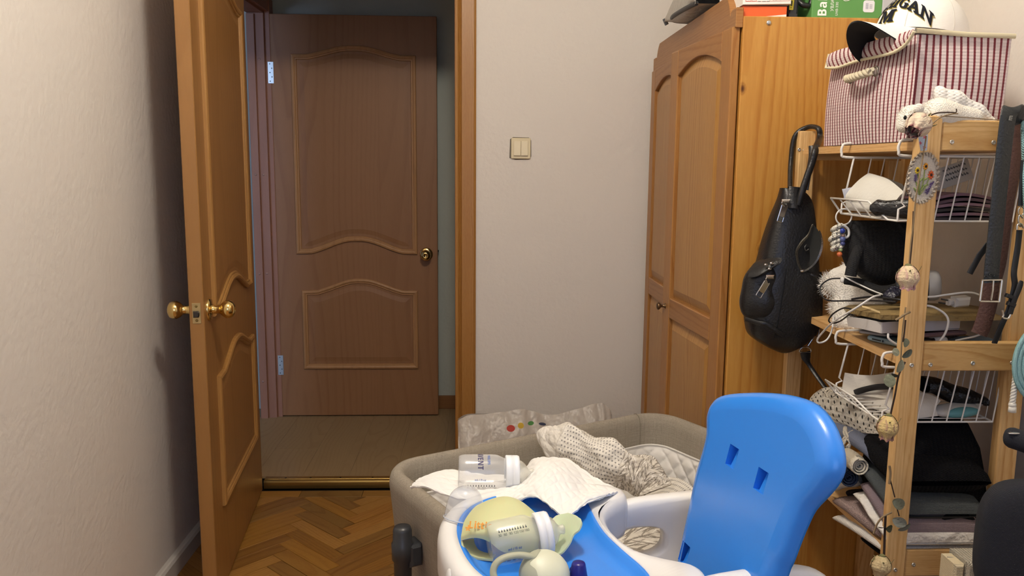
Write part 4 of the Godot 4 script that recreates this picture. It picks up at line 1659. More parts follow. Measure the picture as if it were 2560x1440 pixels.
func rose(called_label: String, c: Vector3, axis: Vector3, r: float, l: float, cream: Color, pink: Color, n_pet := 16):
	# axis points from the stem to the open end; crumpled petals overlap in rings
	var t = thing("dried_rose", called_label, "dried flower", c, "")
	var m := M("ffffff", 0.85, 0, {"vc": 1, "bump": "crumple", "tri": Vector3(25, 25, 25), "bs": 0.8})
	var f := frame_to(axis)
	for k in n_pet:
		var layer := 0 if k < 5 else (1 if k < 9 else (2 if k < 13 else 3))
		var a0: float = TAU * (k - [0, 5, 9, 13][layer]) / [5.0, 4.0, 4.0, 3.0][layer] + layer * 0.7 + 0.2 * sin(k * 3.7)
		var rr: float = r * [1.0, 0.84, 0.62, 0.36][layer]
		var ll := l * (1.0 + 0.05 * sin(k * 2.3) - 0.02 * layer)
		var rows := []
		var cols := []
		for i in 15:
			var v := i / 14.0
			var row := []
			var cr := []
			for j in 13:
				var u := j / 12.0 - 0.5
				var a := a0 + u * 1.75 * (0.75 + 0.5 * sin(PI * minf(v * 1.15, 1.0)))
				var prof := pow(sin(PI * (0.08 + 0.80 * v)), 0.62)
				prof = lerpf(prof, 0.60, smoothstep(0.55, 1.0, v)) * (1.0 - (0.7 if layer > 1 else 0.0) * smoothstep(0.62, 1.0, v))
				prof *= 1.0 + 0.06 * sin(u * 14.0 + k * 1.9) * v + 0.10 * lump(Vector3(cos(a), v * 1.4, sin(a)) * 0.02 * (k + 3), 0.9) + 0.05 * absf(u) * 2.0
				prof += smoothstep(0.84, 1.0, v) * (0.02 + 0.035 * sin(u * 9.0 + k))
				var tip := 1.0 - 0.09 * pow(absf(u) * 2.0, 2.0) + 0.02 * sin(u * 11.0 + k * 2.1) * smoothstep(0.7, 1.0, v)
				row.append(f * Vector3(cos(a) * rr * prof, ll * (v * tip - 0.5), sin(a) * rr * prof))
				cr.append(cream.lerp(pink, clampf([0.0, 0.1, 0.35, 0.7][layer] + pow(absf(u) * 2.0, 5.0) * 0.7 + smoothstep(0.80, 1.0, v) * 0.55 + 0.45 * maxf(0.0, sin(a * 4.0 + k * 2.6)) * v * v, 0, 1)))
			rows.append(row)
			cols.append(cr)
		var s := mb()
		soft(s)
		for i in 14:
			for j in 12:
				for q in [[i, j], [i, j + 1], [i + 1, j + 1], [i, j], [i + 1, j + 1], [i + 1, j]]:
					s.set_color(cols[q[0]][q[1]])
					s.add_vertex(rows[q[0]][q[1]])
		obj("petal", s, m, t)
	var g := M("75724a", 0.85)
	for k in 5:
		var a := TAU * k / 5
		var s := mb()
		var e := f * Vector3(cos(a), 0, sin(a))
		var ax := axis.normalized()
		strap(s, smooth_path([-ax * l * 0.54 + e * r * 0.15, -ax * l * 0.42 + e * r * 0.5, -ax * l * 0.30 + e * r * 0.86, -ax * l * (0.22 + 0.14 * (k % 3)) + e * r * 1.1], 3), ax.cross(e), [0.004, 0.004, 0.004, 0.004, 0.004, 0.0035, 0.003, 0.003, 0.002, 0.0012], 0.0008)
		obj("sepal", s, g, t)
	var s := mb()
	cushion(s, Transform3D(f, -axis.normalized() * l * 0.52), Vector3(r * 0.3, l * 0.09, r * 0.3), 1.0, 0, 0, 12, 8)
	obj("calyx", s, g, t)
	return t

func euc_leaf(parent, c: Vector3, deg: Vector3, rx: float, ry: float, hex: String):
	var s := mb()
	var rows := []
	for i in 9:
		var v := i / 8.0
		var w := rx * sin(PI * (0.03 + 0.94 * v)) ** 0.6
		var rr := []
		for j in 9:
			var u := j / 4.0 - 1.0
			rr.append(Vector3(w * u, ry * (2.0 * v - 1.0), 0.18 * w * u * u + 0.12 * ry * sin(v * 3.0)))
		rows.append(rr)
	grid(s, rows)
	var back := []
	for r in rows:
		var b := []
		for q in r: b.append(q + Vector3(0, 0, -0.0005))
		back.append(b)
	grid(s, back, false, true)
	var o = obj("leaf", s, M(hex, 0.7, 0, {"bump": "crumple", "tri": Vector3(20, 20, 20), "bs": 0.4}), parent, true)
	o.transform = Transform3D(Basis.from_euler(deg * PI / 180.0), c - parent.position)

func garland():
	var lin_cream := lin("d9c9a0")
	var lin_pink := lin("a5586a")
	var t = thing("garland", "twine garland with eucalyptus leaves running down the near rack post", "garland", Vector3(0.7931, 1.2777, -1.47))
	var tw := M("8f7a5c", 0.95)
	var dk := M("3b2a20", 0.85)
	for q in [
		[tw, 0.0013, [Vector3(0.7965, 1.349, -1.452), Vector3(0.7906, 1.3064, -1.448), Vector3(0.7879, 1.2779, -1.448), Vector3(0.7852, 1.2348, -1.45), Vector3(0.7878, 1.1911, -1.455), Vector3(0.7894, 1.1538, -1.462), Vector3(0.7892, 1.1108, -1.462)]],
		[tw, 0.0011, [Vector3(0.7858, 1.3538, -1.452), Vector3(0.8149, 1.3712, -1.47), Vector3(0.8329, 1.3838, -1.475), Vector3(0.8531, 1.3897, -1.475), Vector3(0.8648, 1.3906, -1.476)]],
		[tw, 0.0009, [Vector3(0.8332, 1.386, -1.476), Vector3(0.8852, 1.3838, -1.478), Vector3(0.9315, 1.3809, -1.48), Vector3(0.9439, 1.3797, -1.47)]],
		[tw, 0.0014, [Vector3(0.7936, 1.0344, -1.47), Vector3(0.7916, 1.018, -1.468), Vector3(0.7904, 0.9951, -1.468), Vector3(0.7895, 0.9649, -1.466), Vector3(0.7905, 0.9341, -1.466)]],
		[tw, 0.0022, [Vector3(0.7744, 1.0107, -1.466), Vector3(0.7828, 1.0165, -1.464), Vector3(0.7889, 1.0221, -1.462), Vector3(0.8006, 1.026, -1.466)]],
		[tw, 0.0022, [Vector3(0.7854, 0.7252, -1.466), Vector3(0.7883, 0.7091, -1.466), Vector3(0.7875, 0.6889, -1.466)]],
		[tw, 0.0018, [Vector3(0.7624, 0.5896, -1.462), Vector3(0.7663, 0.6086, -1.46), Vector3(0.7737, 0.6233, -1.458), Vector3(0.7822, 0.6281, -1.46), Vector3(0.7968, 0.631, -1.466)]]]:
		var s := mb()
		tube(s, smooth_path(q[2], 5), q[1], 6)
		obj("twine", s, q[0], t, true)
	for q in [
		[0.0017, [Vector3(0.7918, 1.2138, -1.466), Vector3(0.7919, 1.1904, -1.464), Vector3(0.7916, 1.1611, -1.463), Vector3(0.7903, 1.1153, -1.462)]],
		[0.0012, [Vector3(0.8109, 1.3867, -1.468), Vector3(0.8186, 1.3905, -1.46), Vector3(0.8417, 1.3916, -1.462), Vector3(0.8574, 1.3923, -1.47), Vector3(0.8587, 1.3988, -1.472)]],
		[0.0014, [Vector3(0.794, 1.0106, -1.467), Vector3(0.7936, 0.9877, -1.467), Vector3(0.7923, 0.9687, -1.466)]],
		[0.0019, [Vector3(0.7982, 0.9307, -1.464), Vector3(0.7887, 0.9119, -1.462), Vector3(0.7853, 0.8964, -1.462), Vector3(0.7829, 0.8691, -1.462), Vector3(0.7789, 0.8417, -1.462), Vector3(0.777, 0.826, -1.462)]],
		[0.0012, [Vector3(0.7892, 0.6969, -1.466), Vector3(0.7945, 0.6807, -1.466), Vector3(0.7996, 0.6628, -1.464)]],
		[0.0012, [Vector3(0.8073, 0.6383, -1.466), Vector3(0.8124, 0.6235, -1.466)]],
		[0.0022, [Vector3(0.7834, 0.6255, -1.462), Vector3(0.7844, 0.5927, -1.462), Vector3(0.7857, 0.5425, -1.46)]]]:
		var s := mb()
		tube(s, smooth_path(q[1], 5), q[0], 6)
		obj("stem", s, dk, t, true)
	for q in [
		[Vector3(0.791, 0.9696, -1.455), Vector3(0, 20, 10), 0.0075, 0.0085, "7b8068"], [Vector3(0.7753, 0.9516, -1.457), Vector3(0, -30, 20), 0.006, 0.008, "8f8f76"],
		[Vector3(0.7941, 0.9497, -1.452), Vector3(0, 10, -55), 0.0065, 0.0115, "50564b"], [Vector3(0.7805, 0.9264, -1.45), Vector3(0, 25, -25), 0.0095, 0.0125, "8a8a72"],
		[Vector3(0.7648, 0.8975, -1.452), Vector3(-10, -20, 20), 0.0105, 0.0125, "7d8168"], [Vector3(0.7778, 0.9067, -1.458), Vector3(40, 0, 60), 0.004, 0.010, "4a4a3c"],
		[Vector3(0.8011, 0.655, -1.452), Vector3(0, 15, -120), 0.011, 0.0155, "80836d"], [Vector3(0.8053, 0.6186, -1.45), Vector3(0, -10, -110), 0.0105, 0.0135, "85877a"],
		[Vector3(0.819, 0.6051, -1.456), Vector3(20, 10, -60), 0.007, 0.013, "76786a"], [Vector3(0.7887, 0.6033, -1.455), Vector3(0, 30, 80), 0.0075, 0.010, "4d5138"], [Vector3(0.7778, 0.6036, -1.46), Vector3(60, 0, 80), 0.004, 0.008, "3a3a30"]]:
		euc_leaf(t, q[0], q[1], q[2], q[3], q[4])
	rose("dried rose with dark red heart lying at the top of the near rack post", Vector3(0.7782, 1.3669, -1.448), Vector3(-0.75, -0.62, 0.5), 0.0215, 0.046, lin("ddceb4"), lin("7a3440"))
	rose("dried cream rose with pink streaks hanging head down beside the shelf's black bag", Vector3(0.784, 1.092, -1.452), Vector3(0.02, -1, 0.08), 0.020, 0.044, lin("dcc9a2"), lin("b57886"))
	rose("dried yellow and purple rose hanging beside the white cloth of the lower basket", Vector3(0.7671, 0.8064, -1.45), Vector3(-0.05, -1, 0.06), 0.0195, 0.046, lin("d8bf80"), lin("935a68"))
	rose("dried straw-coloured rose at the lowest end of the garland near the bottom shelf", Vector3(0.7752, 0.5289, -1.448), Vector3(-0.1, -1, 0.1), 0.019, 0.040, lin("cdb98c"), lin("a58a66"))

func wire(t, called: String, pts: Array, r: float, n := 4):
	var s := mb()
	tube(s, smooth_path(pts, n) if n > 1 else pts, r, 8)
	obj(called, s, M("e6e3dc", 0.35), t, true)

func basket(label: String, under: float, yb: float, zb: float, ly: float):
	var za := -1.527
	var x0 := 0.797
	var x1 := 1.02
	var t = thing("wire_basket", label, "basket", Vector3(0.9, yb, -1.67))
	var top := under - 0.006
	for z in [za, zb]:
		wire(t, "hook", [Vector3(0.875, under + 0.02, z), Vector3(0.80, under + 0.02, z), Vector3(0.787, under + 0.012, z), Vector3(0.787, under - 0.002, z), Vector3(0.797, top - 0.004, z), Vector3(0.88, top - 0.004, z), Vector3(x1, top - 0.004, z)], 0.0028)
		wire(t, "frame_wire", [Vector3(0.815, top - 0.004, z), Vector3(0.800, yb + 0.035, z), Vector3(0.807, yb + 0.028, z), Vector3(0.795, yb + 0.022, z), Vector3(x0 - 0.002, yb, z)], 0.0022, 1)
		wire(t, "frame_wire", [Vector3(x0 - 0.002, yb, z), Vector3(x1, yb, z), Vector3(x1 + 0.012, top - 0.004, z)], 0.0021, 1)
		for i in 6:
			var x := 0.842 + i * 0.03
			wire(t, "wire", [Vector3(x + 0.012, top - 0.004, z), Vector3(x - 0.006, yb, z)], 0.0014, 1)
	for x in [x0 - 0.002, x1]: wire(t, "frame_wire", [Vector3(x, yb, za), Vector3(x, yb, zb)], 0.0021, 1)
	wire(t, "frame_wire", [Vector3(x1 + 0.012, top - 0.004, za), Vector3(x1 + 0.012, top - 0.004, zb)], 0.0018, 1)
	for i in 8:
		var z := lerpf(za, zb, (i + 1) / 9.0)
		wire(t, "wire", [Vector3(x0 - 0.002, yb, z), Vector3(x1, yb, z), Vector3(x1 + 0.012, top - 0.004, z)], 0.0013, 1)
	# lip turned out at the front
	var l0 := zb - 0.004
	var l1 := -1.60
	wire(t, "lip_wire", [Vector3(x0 - 0.002, yb, zb), Vector3(0.771, ly, l0), Vector3(0.771, ly, l1), Vector3(x0 - 0.002, yb, -1.565)], 0.0021, 1)
	for i in 3:
		var z := lerpf(l0, l1, (i + 1) / 4.0)
		wire(t, "lip_wire", [Vector3(0.771, ly, z), Vector3(x0 - 0.002, yb, z + 0.012)], 0.0014, 1)

func wire_baskets():
	basket("white wire basket hooked under the rack's top shelf, holding paper and a glasses case", 1.325, 1.192, -1.773, 1.226)
	basket("white wire basket hooked under the rack's middle shelf, holding white cloth", 0.915, 0.793, -1.738, 0.822)
	upper_basket_things()
	lower_basket_things()

func paper(called: String, label: String, ctrl: Array, hex: String, n := 5, thick := 0.0008, amp := 0.0):
	var s := mb()
	sheet(s, ctrl, n, thick, amp, 0.2)
	return tag(obj(called, s, M(hex, 0.8, 0, {"bump": "wall", "tri": Vector3(8, 8, 8), "bs": 0.3})), label, "paper")

func upper_basket_things():
	paper("felt_pad", "stiff white felt pad bent over in the upper wire basket", [[Vector3(0.8114, 1.2179, -1.764), Vector3(0.8084, 1.204, -1.695), Vector3(0.8129, 1.2036, -1.626), Vector3(0.8028, 1.208, -1.574)], [Vector3(0.7997, 1.2309, -1.764), Vector3(0.8017, 1.2289, -1.703), Vector3(0.8155, 1.2256, -1.643), Vector3(0.8135, 1.2253, -1.574)], [Vector3(0.8234, 1.2616, -1.764), Vector3(0.8223, 1.2651, -1.712), Vector3(0.826, 1.2529, -1.66), Vector3(0.83, 1.2357, -1.592)], [Vector3(0.8426, 1.28, -1.755), Vector3(0.8388, 1.2753, -1.712), Vector3(0.8418, 1.2661, -1.66), Vector3(0.8391, 1.2437, -1.592)]], "d4d2c9", 6, 0.004, 0.002)
	paper("felt_flap", "grey felt flap leaning behind the white pad in the upper wire basket", [[Vector3(0.8479, 1.28, -1.764), Vector3(0.863, 1.2744, -1.738), Vector3(0.8778, 1.2595, -1.678)], [Vector3(0.8528, 1.2618, -1.764), Vector3(0.8691, 1.2515, -1.729), Vector3(0.8781, 1.2434, -1.66)], [Vector3(0.8658, 1.2314, -1.764), Vector3(0.88, 1.2242, -1.729), Vector3(0.8815, 1.2229, -1.66)]], "aaa79f", 4, 0.002)
	paper("paper_slip", "pale lilac paper slip standing at the far end of the upper wire basket", [[Vector3(0.7907, 1.2456, -1.768), Vector3(0.8108, 1.2502, -1.764), Vector3(0.8243, 1.2522, -1.755)], [Vector3(0.7986, 1.222, -1.768), Vector3(0.8173, 1.2223, -1.764), Vector3(0.8265, 1.2228, -1.755)]], "c9cbd6", 2)
	paper("crumpled_tissue", "crumpled white tissue behind the wire lip of the upper basket", [[Vector3(0.7929, 1.2199, -1.755), Vector3(0.7987, 1.2183, -1.695), Vector3(0.808, 1.2149, -1.643)], [Vector3(0.7974, 1.2069, -1.755), Vector3(0.7996, 1.2065, -1.695), Vector3(0.8129, 1.2051, -1.643)], [Vector3(0.8014, 1.1999, -1.755), Vector3(0.8087, 1.1998, -1.695), Vector3(0.8216, 1.2003, -1.643)]], "dedcd4", 6, 0.001, 0.006)
	var s := mb()
	var t = thing("glasses_case", "black glasses case with two small rivets in the upper wire basket", "case", Vector3(0.808, 1.2184, -1.57))
	var rows := []
	for i in 17:
		var u := i / 16.0
		var c := Vector3(0.7802, 1.2287, -1.6).lerp(Vector3(0.8387, 1.216, -1.545), u)
		c.y = 1.193 + 0.021
		var hh := 0.0195 * (1.0 - 0.38 * sin(PI * clampf(u * 1.3, 0, 1)) * (1.0 - u)) * (0.35 + 0.65 * smoothstep(0.0, 0.12, u) * (1.0 - smoothstep(0.9, 1.0, u)))
		var rr := []
		for j in 20:
			var a := TAU * j / 20
			rr.append(c + Vector3(0.014 * sgnpow(cos(a), 0.6), hh * sgnpow(sin(a), 0.6), -0.016 * sgnpow(cos(a), 0.6)))
		rows.append(rr)
	grid(s, rows, true)
	obj("case", s, M("151518", 0.35, 0, {"bump": "leather", "tri": Vector3(8, 8, 8), "bs": 0.4}), t, true)
	for q in [Vector3(0.8022, 1.2196, -1.545), Vector3(0.8111, 1.2193, -1.535)]:
		s = mb()
		cushion(s, xform(q + Vector3(-0.004, 0, 0.004)), Vector3(0.002, 0.002, 0.0012), 1.0, 0, 0, 10, 6)
		obj("rivet", s, M("d8d8d8", 0.2, 0.9), t, true)
	# note with handwriting
	var f := Transform3D(Basis(Vector3(0.9, 0.36, 0.2).normalized(), Vector3(-0.36, 0.93, -0.05).normalized(), Vector3(-0.2, 0, 1)), Vector3(0.9415, 1.2772, -1.62)).orthonormalized()
	t = thing("paper_note", "grey paper note with handwriting leaning inside the upper wire basket near the wall", "note", f.origin)
	s = mb()
	obox(s, f, Vector3(0.085, 0.042, 0.0008), 0)
	obj("sheet", s, M("b3ada2", 0.85), t, true)
	s = mb()
	for k in 3:
		for i in 9:
			var x := -0.008 + i * 0.005
			tube(s, smooth_path([f * Vector3(x, 0.012 - k * 0.01, 0.0008), f * Vector3(x + 0.0012, 0.015 - k * 0.01 + rng.randf() * 0.002, 0.0008), f * Vector3(x + 0.0024, 0.011 - k * 0.01, 0.0008), f * Vector3(x + 0.0034, 0.014 - k * 0.01, 0.0008)], 3), 0.0004, 4)
	obj("handwriting", s, M("3a3733", 0.8), t, true)
	# stack of notebooks
	var hex := ["3a3134", "7d5f6b", "2b2527", "8a6a76", "5d4650", "7a5a66"]
	var lab := ["dark bottom notebook of the stack in the upper wire basket", "mauve notebook second from the bottom in the upper wire basket", "black thin notebook in the middle of the basket's stack", "pink notebook above the black one in the basket's stack", "plum notebook second from the top of the basket's stack", "mauve bent notebook on top of the basket's stack"]
	for k in 6:
		s = mb()
		var y := 1.196 + k * 0.0075
		var x0 := 0.872 + 0.006 * sin(k * 2.0)
		rows = []
		for i in 2:
			var rr := []
			for j in 13:
				var u := j / 12.0
				rr.append(Vector3(lerpf(x0, 1.012, u), y + 0.013 * sin(PI * minf(u * 1.1, 1.0)) * (k / 6.0) - 0.004 * (1.0 - u) * k / 6.0, -1.535 - 0.004 * k if i == 0 else -1.68))
			rows.append(rr)
		sheet(s, rows, 1, 0.0055)
		tag(obj("notebook", s, M(hex[k], 0.6)), lab[k], "notebook", "notebooks in the upper wire basket")
	# key ring charm hung on the basket
	var R := Vector3(0.7962, 1.1853, -1.765)
	t = thing("keyring_charm", "white key ring with knotted cord and coloured beads hanging from the upper wire basket", "keyring", R)
	s = mb()
	var pts := []
	for i in 28: pts.append(R + Vector3(sin(TAU * i / 28) * 0.0175, cos(TAU * i / 28) * 0.0175, 0.003))
	tube(s, pts, 0.0018, 8, true)
	obj("ring", s, M("e4e2dc", 0.35), t, true)
	s = mb()
	var K := Vector3(0.7851, 1.1393, -1.765)
	for i in 5:
		var c := K + Vector3(0.004 * sin(i * 2.2), 0.021 - i * 0.0105, 0)
		var loop := []
		for j in 14: loop.append(c + Vector3(cos(TAU * j / 14) * 0.010, sin(TAU * j / 14 + 0.6) * 0.006, sin(TAU * j / 14) * 0.007))
		tube(s, smooth_path(loop, 2, true), 0.0052, 8, true)
	obj("cord_knot", s, M("d9d5c6", 0.9, 0, {"bump": "knit", "tri": Vector3(30, 30, 30)}), t, true)
	s = mb()
	tube(s, smooth_path([R + Vector3(-0.004, -0.018, 0.003), Vector3(0.7907, 1.169, -1.758), Vector3(0.8056, 1.1594, -1.758), Vector3(0.8084, 1.1453, -1.758), Vector3(0.8016, 1.14, -1.758), Vector3(0.7985, 1.147, -1.758)]), 0.0028, 8)
	obj("clasp", s, M("e8e6e0", 0.4), t, true)
	for q in [[2106, 577, "2c3f9a", 0.0062], [2109, 589, "8a6f64", 0.004], [2108, 598, "5a6596", 0.0065], [2109, 609, "4a4f80", 0.0055], [2105, 618, "cfcabc", 0.0042], [2105, 625, "8a9a6e", 0.0045], [2103, 636, "c9683c", 0.006]]:
		s = mb()
		cushion(s, xform(bead_at(q[0], q[1])), Vector3(q[3], q[3] * 0.95, q[3]), 1.0, 0, 0, 16, 10)
		obj("bead", s, M(q[2], 0.25), t, true)

func bead_at(x: float, y: float) -> Vector3:   # beads hang below the clasp, one under another
	return Vector3(0.7921, 1.1552, -1.755) + Vector3((x - 2106) * 0.00088, (577 - y) * 0.00088, 0)

func lower_basket_things():
	paper("white_cloth", "white folded cloth standing at the back of the lower wire basket", [[Vector3(0.8101, 0.8401, -1.734), Vector3(0.8438, 0.8401, -1.713), Vector3(0.8647, 0.8494, -1.684), Vector3(0.9106, 0.8782, -1.626)], [Vector3(0.807, 0.8071, -1.734), Vector3(0.8386, 0.8134, -1.698), Vector3(0.8698, 0.8227, -1.655), Vector3(0.8989, 0.8386, -1.598)], [Vector3(0.8048, 0.7934, -1.727), Vector3(0.8329, 0.8011, -1.684), Vector3(0.8649, 0.8091, -1.626), Vector3(0.893, 0.8216, -1.569)]], "c4bfb5", 6, 0.004, 0.006)
	paper("rumpled_cloth", "rumpled white cloth spilling towards the near post in the lower wire basket", [[Vector3(0.8236, 0.7908, -1.72), Vector3(0.852, 0.8096, -1.67), Vector3(0.8803, 0.8308, -1.626), Vector3(0.9162, 0.8343, -1.583), Vector3(0.9252, 0.8301, -1.554)], [Vector3(0.8358, 0.7811, -1.706), Vector3(0.8512, 0.7939, -1.648), Vector3(0.8669, 0.8173, -1.598), Vector3(0.8848, 0.8219, -1.554), Vector3(0.9126, 0.8165, -1.544)], [Vector3(0.8437, 0.7759, -1.684), Vector3(0.8497, 0.783, -1.626), Vector3(0.8455, 0.7922, -1.569), Vector3(0.8733, 0.7958, -1.544), Vector3(0.9157, 0.8011, -1.54)]], "d0cbc2", 8, 0.004, 0.012)
	var s := mb()
	strap(s, smooth_path([Vector3(0.8229, 0.794, -1.725), Vector3(0.8261, 0.8111, -1.69), Vector3(0.8458, 0.8275, -1.66), Vector3(0.8679, 0.8403, -1.62), Vector3(0.9075, 0.8491, -1.6)]), Vector3(0.1, 0.9, 0.4), 0.013, 0.004)
	tag(obj("bag_strap", s, M("17171a", 0.5)), "black strap lying across the white cloth in the lower wire basket", "strap")
	# black pouch and teal brush
	s = mb()
	var rows := []
	for i in 13:
		var u := i / 12.0
		var c := Vector3(0.9124, 0.8508, -1.6).lerp(Vector3(1.0231, 0.8237, -1.575), u)
		var rr := []
		for j in 20:
			var a := TAU * j / 20
			rr.append(c + Vector3(0, (0.024 - 0.008 * u) * sgnpow(sin(a), 0.7) * (0.5 + 0.5 * sin(PI * clampf(u, 0.1, 0.9))), 0.03 * cos(a)) + Vector3(0, 0.003 * sin(u * 9.0), 0))
		rows.append(rr)
	grid(s, rows, true, true)
	tag(obj("black_pouch", s, M("121214", 0.4, 0, {"bump": "crumple", "tri": Vector3(6, 6, 6)})), "black glossy pouch lying over the hairbrush in the lower wire basket", "pouch")
	var t = thing("hairbrush", "oval white and teal hairbrush in the lower wire basket near the wall", "brush", Vector3(0.9639, 0.8065, -1.56))
	s = mb()
	var bc := Vector3(0.9625, 0.8087, -1.558)
	cushion(s, xform(bc, Vector3(15, 0, 6)), Vector3(0.048, 0.0105, 0.02), 0.85)
	obj("back", s, M("c9c6bf", 0.35), t, true)
	s = mb()
	cushion(s, xform(bc + Vector3(0.004, -0.002, 0.010), Vector3(15, 0, 6)), Vector3(0.036, 0.010, 0.013), 0.9)
	obj("pad", s, M("5f9ba0", 0.4), t, true)
	s = mb()
	tube(s, [bc + Vector3(0.04, 0.006, 0), bc + Vector3(0.056, 0.016, -0.003)], [0.008, 0.005], 10)
	obj("handle", s, M("b9b3a8", 0.4), t, true)

# ---------- black leather backpack hung on the far post
func backpack():
	var t = thing("backpack", "black leather backpack with silver zips hung by its handle on the far rack post", "backpack", Vector3(0.7278, 1.0186, -1.95))
	var lm := M("1a1a1b", 0.38, 0, {"bump": "leather", "tri": Vector3(9, 9, 9), "bs": 0.16})
	var lv := [[466, 1951, 1990, 0.018], [478, 1949, 2012, 0.026], [500, 1943, 2026, 0.034], [540, 1927, 2033, 0.042], [600, 1908, 2038, 0.050], [650, 1896, 2041, 0.056], [700, 1882, 2043, 0.060], [745, 1872, 2043, 0.062], [790, 1864, 2041, 0.062], [820, 1866, 2037, 0.060], [845, 1874, 2029, 0.055], [868, 1905, 2002, 0.044], [884, 1938, 1976, 0.026], [889, 1952, 1962, 0.012]]
	var C := -1.985
	var rows := []
	for q in lv:
		var a: Vector3 = bag_at(q[1], q[0])
		var b: Vector3 = bag_at(q[2], q[0])
		var rr := []
		for j in 40:
			var g := TAU * j / 40
			var p := a.lerp(b, 0.5 + 0.5 * sgnpow(cos(g), 0.62)) + Vector3(0, 0, -q[3] * sgnpow(sin(g), 0.62))
			rr.append(p)
		rows.append(rr)
	rows.reverse()
	var fine := []
	var cols := []
	for j in 40:
		var c := []
		for r in rows: c.append(r[j])
		cols.append(smooth_path(c, 4))
	for i in cols[0].size():
		var rr := []
		for j in 40:
			var p: Vector3 = cols[j][i]
			p += (p - Vector3(0.78, p.y, C)).normalized() * (lump(p, 0.12) * 0.009 + lump(p, 0.35) * 0.0035)
			rr.append(p)
		fine.append(rr)
	var s := mb()
	grid(s, fine, true, true)
	obj("body", s, lm, t, true)
	# front pocket bulging to the left
	s = mb()
	var P := bag_at(1892, 722)
	blob(s, [[bag_at(1900, 668) + Vector3(0, 0, 0.012), bag_at(1912, 662) + Vector3(0, 0, 0.02), 0.02, 0.02], [bag_at(1880, 700) + Vector3(0, 0, 0.02), bag_at(1905, 690) + Vector3(0, 0, 0.03), 0.028, 0.028], [bag_at(1874, 745) + Vector3(0, 0, 0.02), bag_at(1900, 745) + Vector3(0, 0, 0.032), 0.03, 0.03], [bag_at(1872, 775) + Vector3(0, 0, 0.018), bag_at(1898, 780) + Vector3(0, 0, 0.03), 0.022, 0.024]], 0.006, 0.03, 0.004, 0.4)
	obj("pocket", s, lm, t, true)
	s = mb()
	sheet(s, [[bag_at(1896, 647) + Vector3(0, 0, 0.03), bag_at(1915, 640) + Vector3(0, 0, 0.052), bag_at(1931, 638) + Vector3(0, 0, 0.06)], [bag_at(1884, 660) + Vector3(-0.004, 0, 0.04), bag_at(1903, 653) + Vector3(0, 0, 0.064), bag_at(1926, 648) + Vector3(0, 0, 0.068)], [bag_at(1862, 678) + Vector3(-0.004, 0, 0.042), bag_at(1880, 672) + Vector3(0, 0, 0.062), bag_at(1900, 664) + Vector3(0, 0, 0.07)], [bag_at(1857, 690) + Vector3(-0.004, 0, 0.042), bag_at(1870, 684) + Vector3(0, 0, 0.06), bag_at(1886, 674) + Vector3(0, 0, 0.07)]], 5, 0.004, 0.004, 0.3)
	obj("pocket_flap", s, lm, t, true)
	# smooth panel on the lower right and the base panel
	s = mb()
	var panel := []
	for v in [[662, 1944, 2041], [700, 1938, 2043], [750, 1930, 2043], [800, 1922, 2041], [838, 1915, 2030]]:
		var rr := []
		for k in 5: rr.append(bag_at(lerpf(v[1], v[2], k / 4.0), v[0] + (12.0 * k / 4.0 if v[0] < 690 else 0.0)) + Vector3(0, 0, 0.0645 - 0.022 * pow(k / 4.0, 4.0) - 0.006 * (1.0 if v[0] > 820 else 0.0) - (0.006 if v[0] < 690 else 0.0)))
		panel.append(rr)
	sheet(s, panel, 4, 0.003, 0.002, 0.2)
	obj("side_panel", s, M("131314", 0.5, 0, {"bump": "leather", "tri": Vector3(9, 9, 9), "bs": 0.3}), t, true)
	s = mb()
	strap(s, smooth_path([bag_at(1851, 796) + Vector3(0, 0, 0.03), bag_at(1875, 801) + Vector3(0, 0, 0.058), bag_at(1892, 803) + Vector3(0, 0, 0.066), bag_at(1915, 818) + Vector3(0, 0, 0.069), bag_at(1935, 832) + Vector3(0, 0, 0.066)]), Vector3(0, 1, 0), 0.011, 0.003)
	obj("base_seam", s, lm, t, true)
	s = mb()
	strap(s, [bag_at(2002, 676) + Vector3(0, 0, 0.066), bag_at(2008, 679) + Vector3(0, 0, 0.07), bag_at(2018, 683) + Vector3(0, 0, 0.068)], Vector3(0, 1, 0), 0.007, 0.004)
	obj("loop", s, lm, t, true)
	# open side zip: two rows of teeth round a dark slit
	s = mb()
	var slit := [[2008, 555], [1997, 580], [1981, 598], [1969, 620], [1972, 645], [1982, 668], [2000, 662], [2018, 644], [2029, 620], [2032, 595], [2024, 568]]
	var ctr: Vector3 = bag_at(2003, 612) + Vector3(0, 0, 0.050)
	var ring := []
	for q in slit: ring.append(bag_at(q[0], q[1]) + Vector3(0, 0, 0.056))
	ring = smooth_path(ring, 5, true)
	soft(s)
	for i in ring.size(): tri(s, ctr, ring[(i + 1) % ring.size()], ring[i])
	obj("pocket_lining", s, M("2a2b29", 0.8), t, true)
	s = mb()
	for i in ring.size() - 5:
		for k in 2:
			var p: Vector3 = ring[i].lerp(ring[i + 1], k * 0.5)
			var d: Vector3 = (ring[i + 1] - ring[i]).normalized()
			var n := (p - ctr).normalized()
			obox(s, Transform3D(Basis(d, n, d.cross(n)), p + Vector3(0, 0, 0.004)), Vector3(0.0016, 0.0052, 0.005), 0)
	obj("zip_teeth", s, M("c8c2b4", 0.25, 0.95), t, true).set_meta("kind", "stuff")
	var chrome := M("d4d4d4", 0.15, 1.0)
	s = mb()
	obox(s, xform(bag_at(1984, 668) + Vector3(0, 0, 0.06), Vector3(0, 0, -10)), Vector3(0.010, 0.006, 0.005), 0.0018)
	tube(s, [bag_at(1978, 669) + Vector3(0, 0, 0.062), bag_at(1984, 668) + Vector3(0, 0, 0.063)], 0.003, 8)
	obj("zip_slider", s, chrome, t, true)
	s = mb()
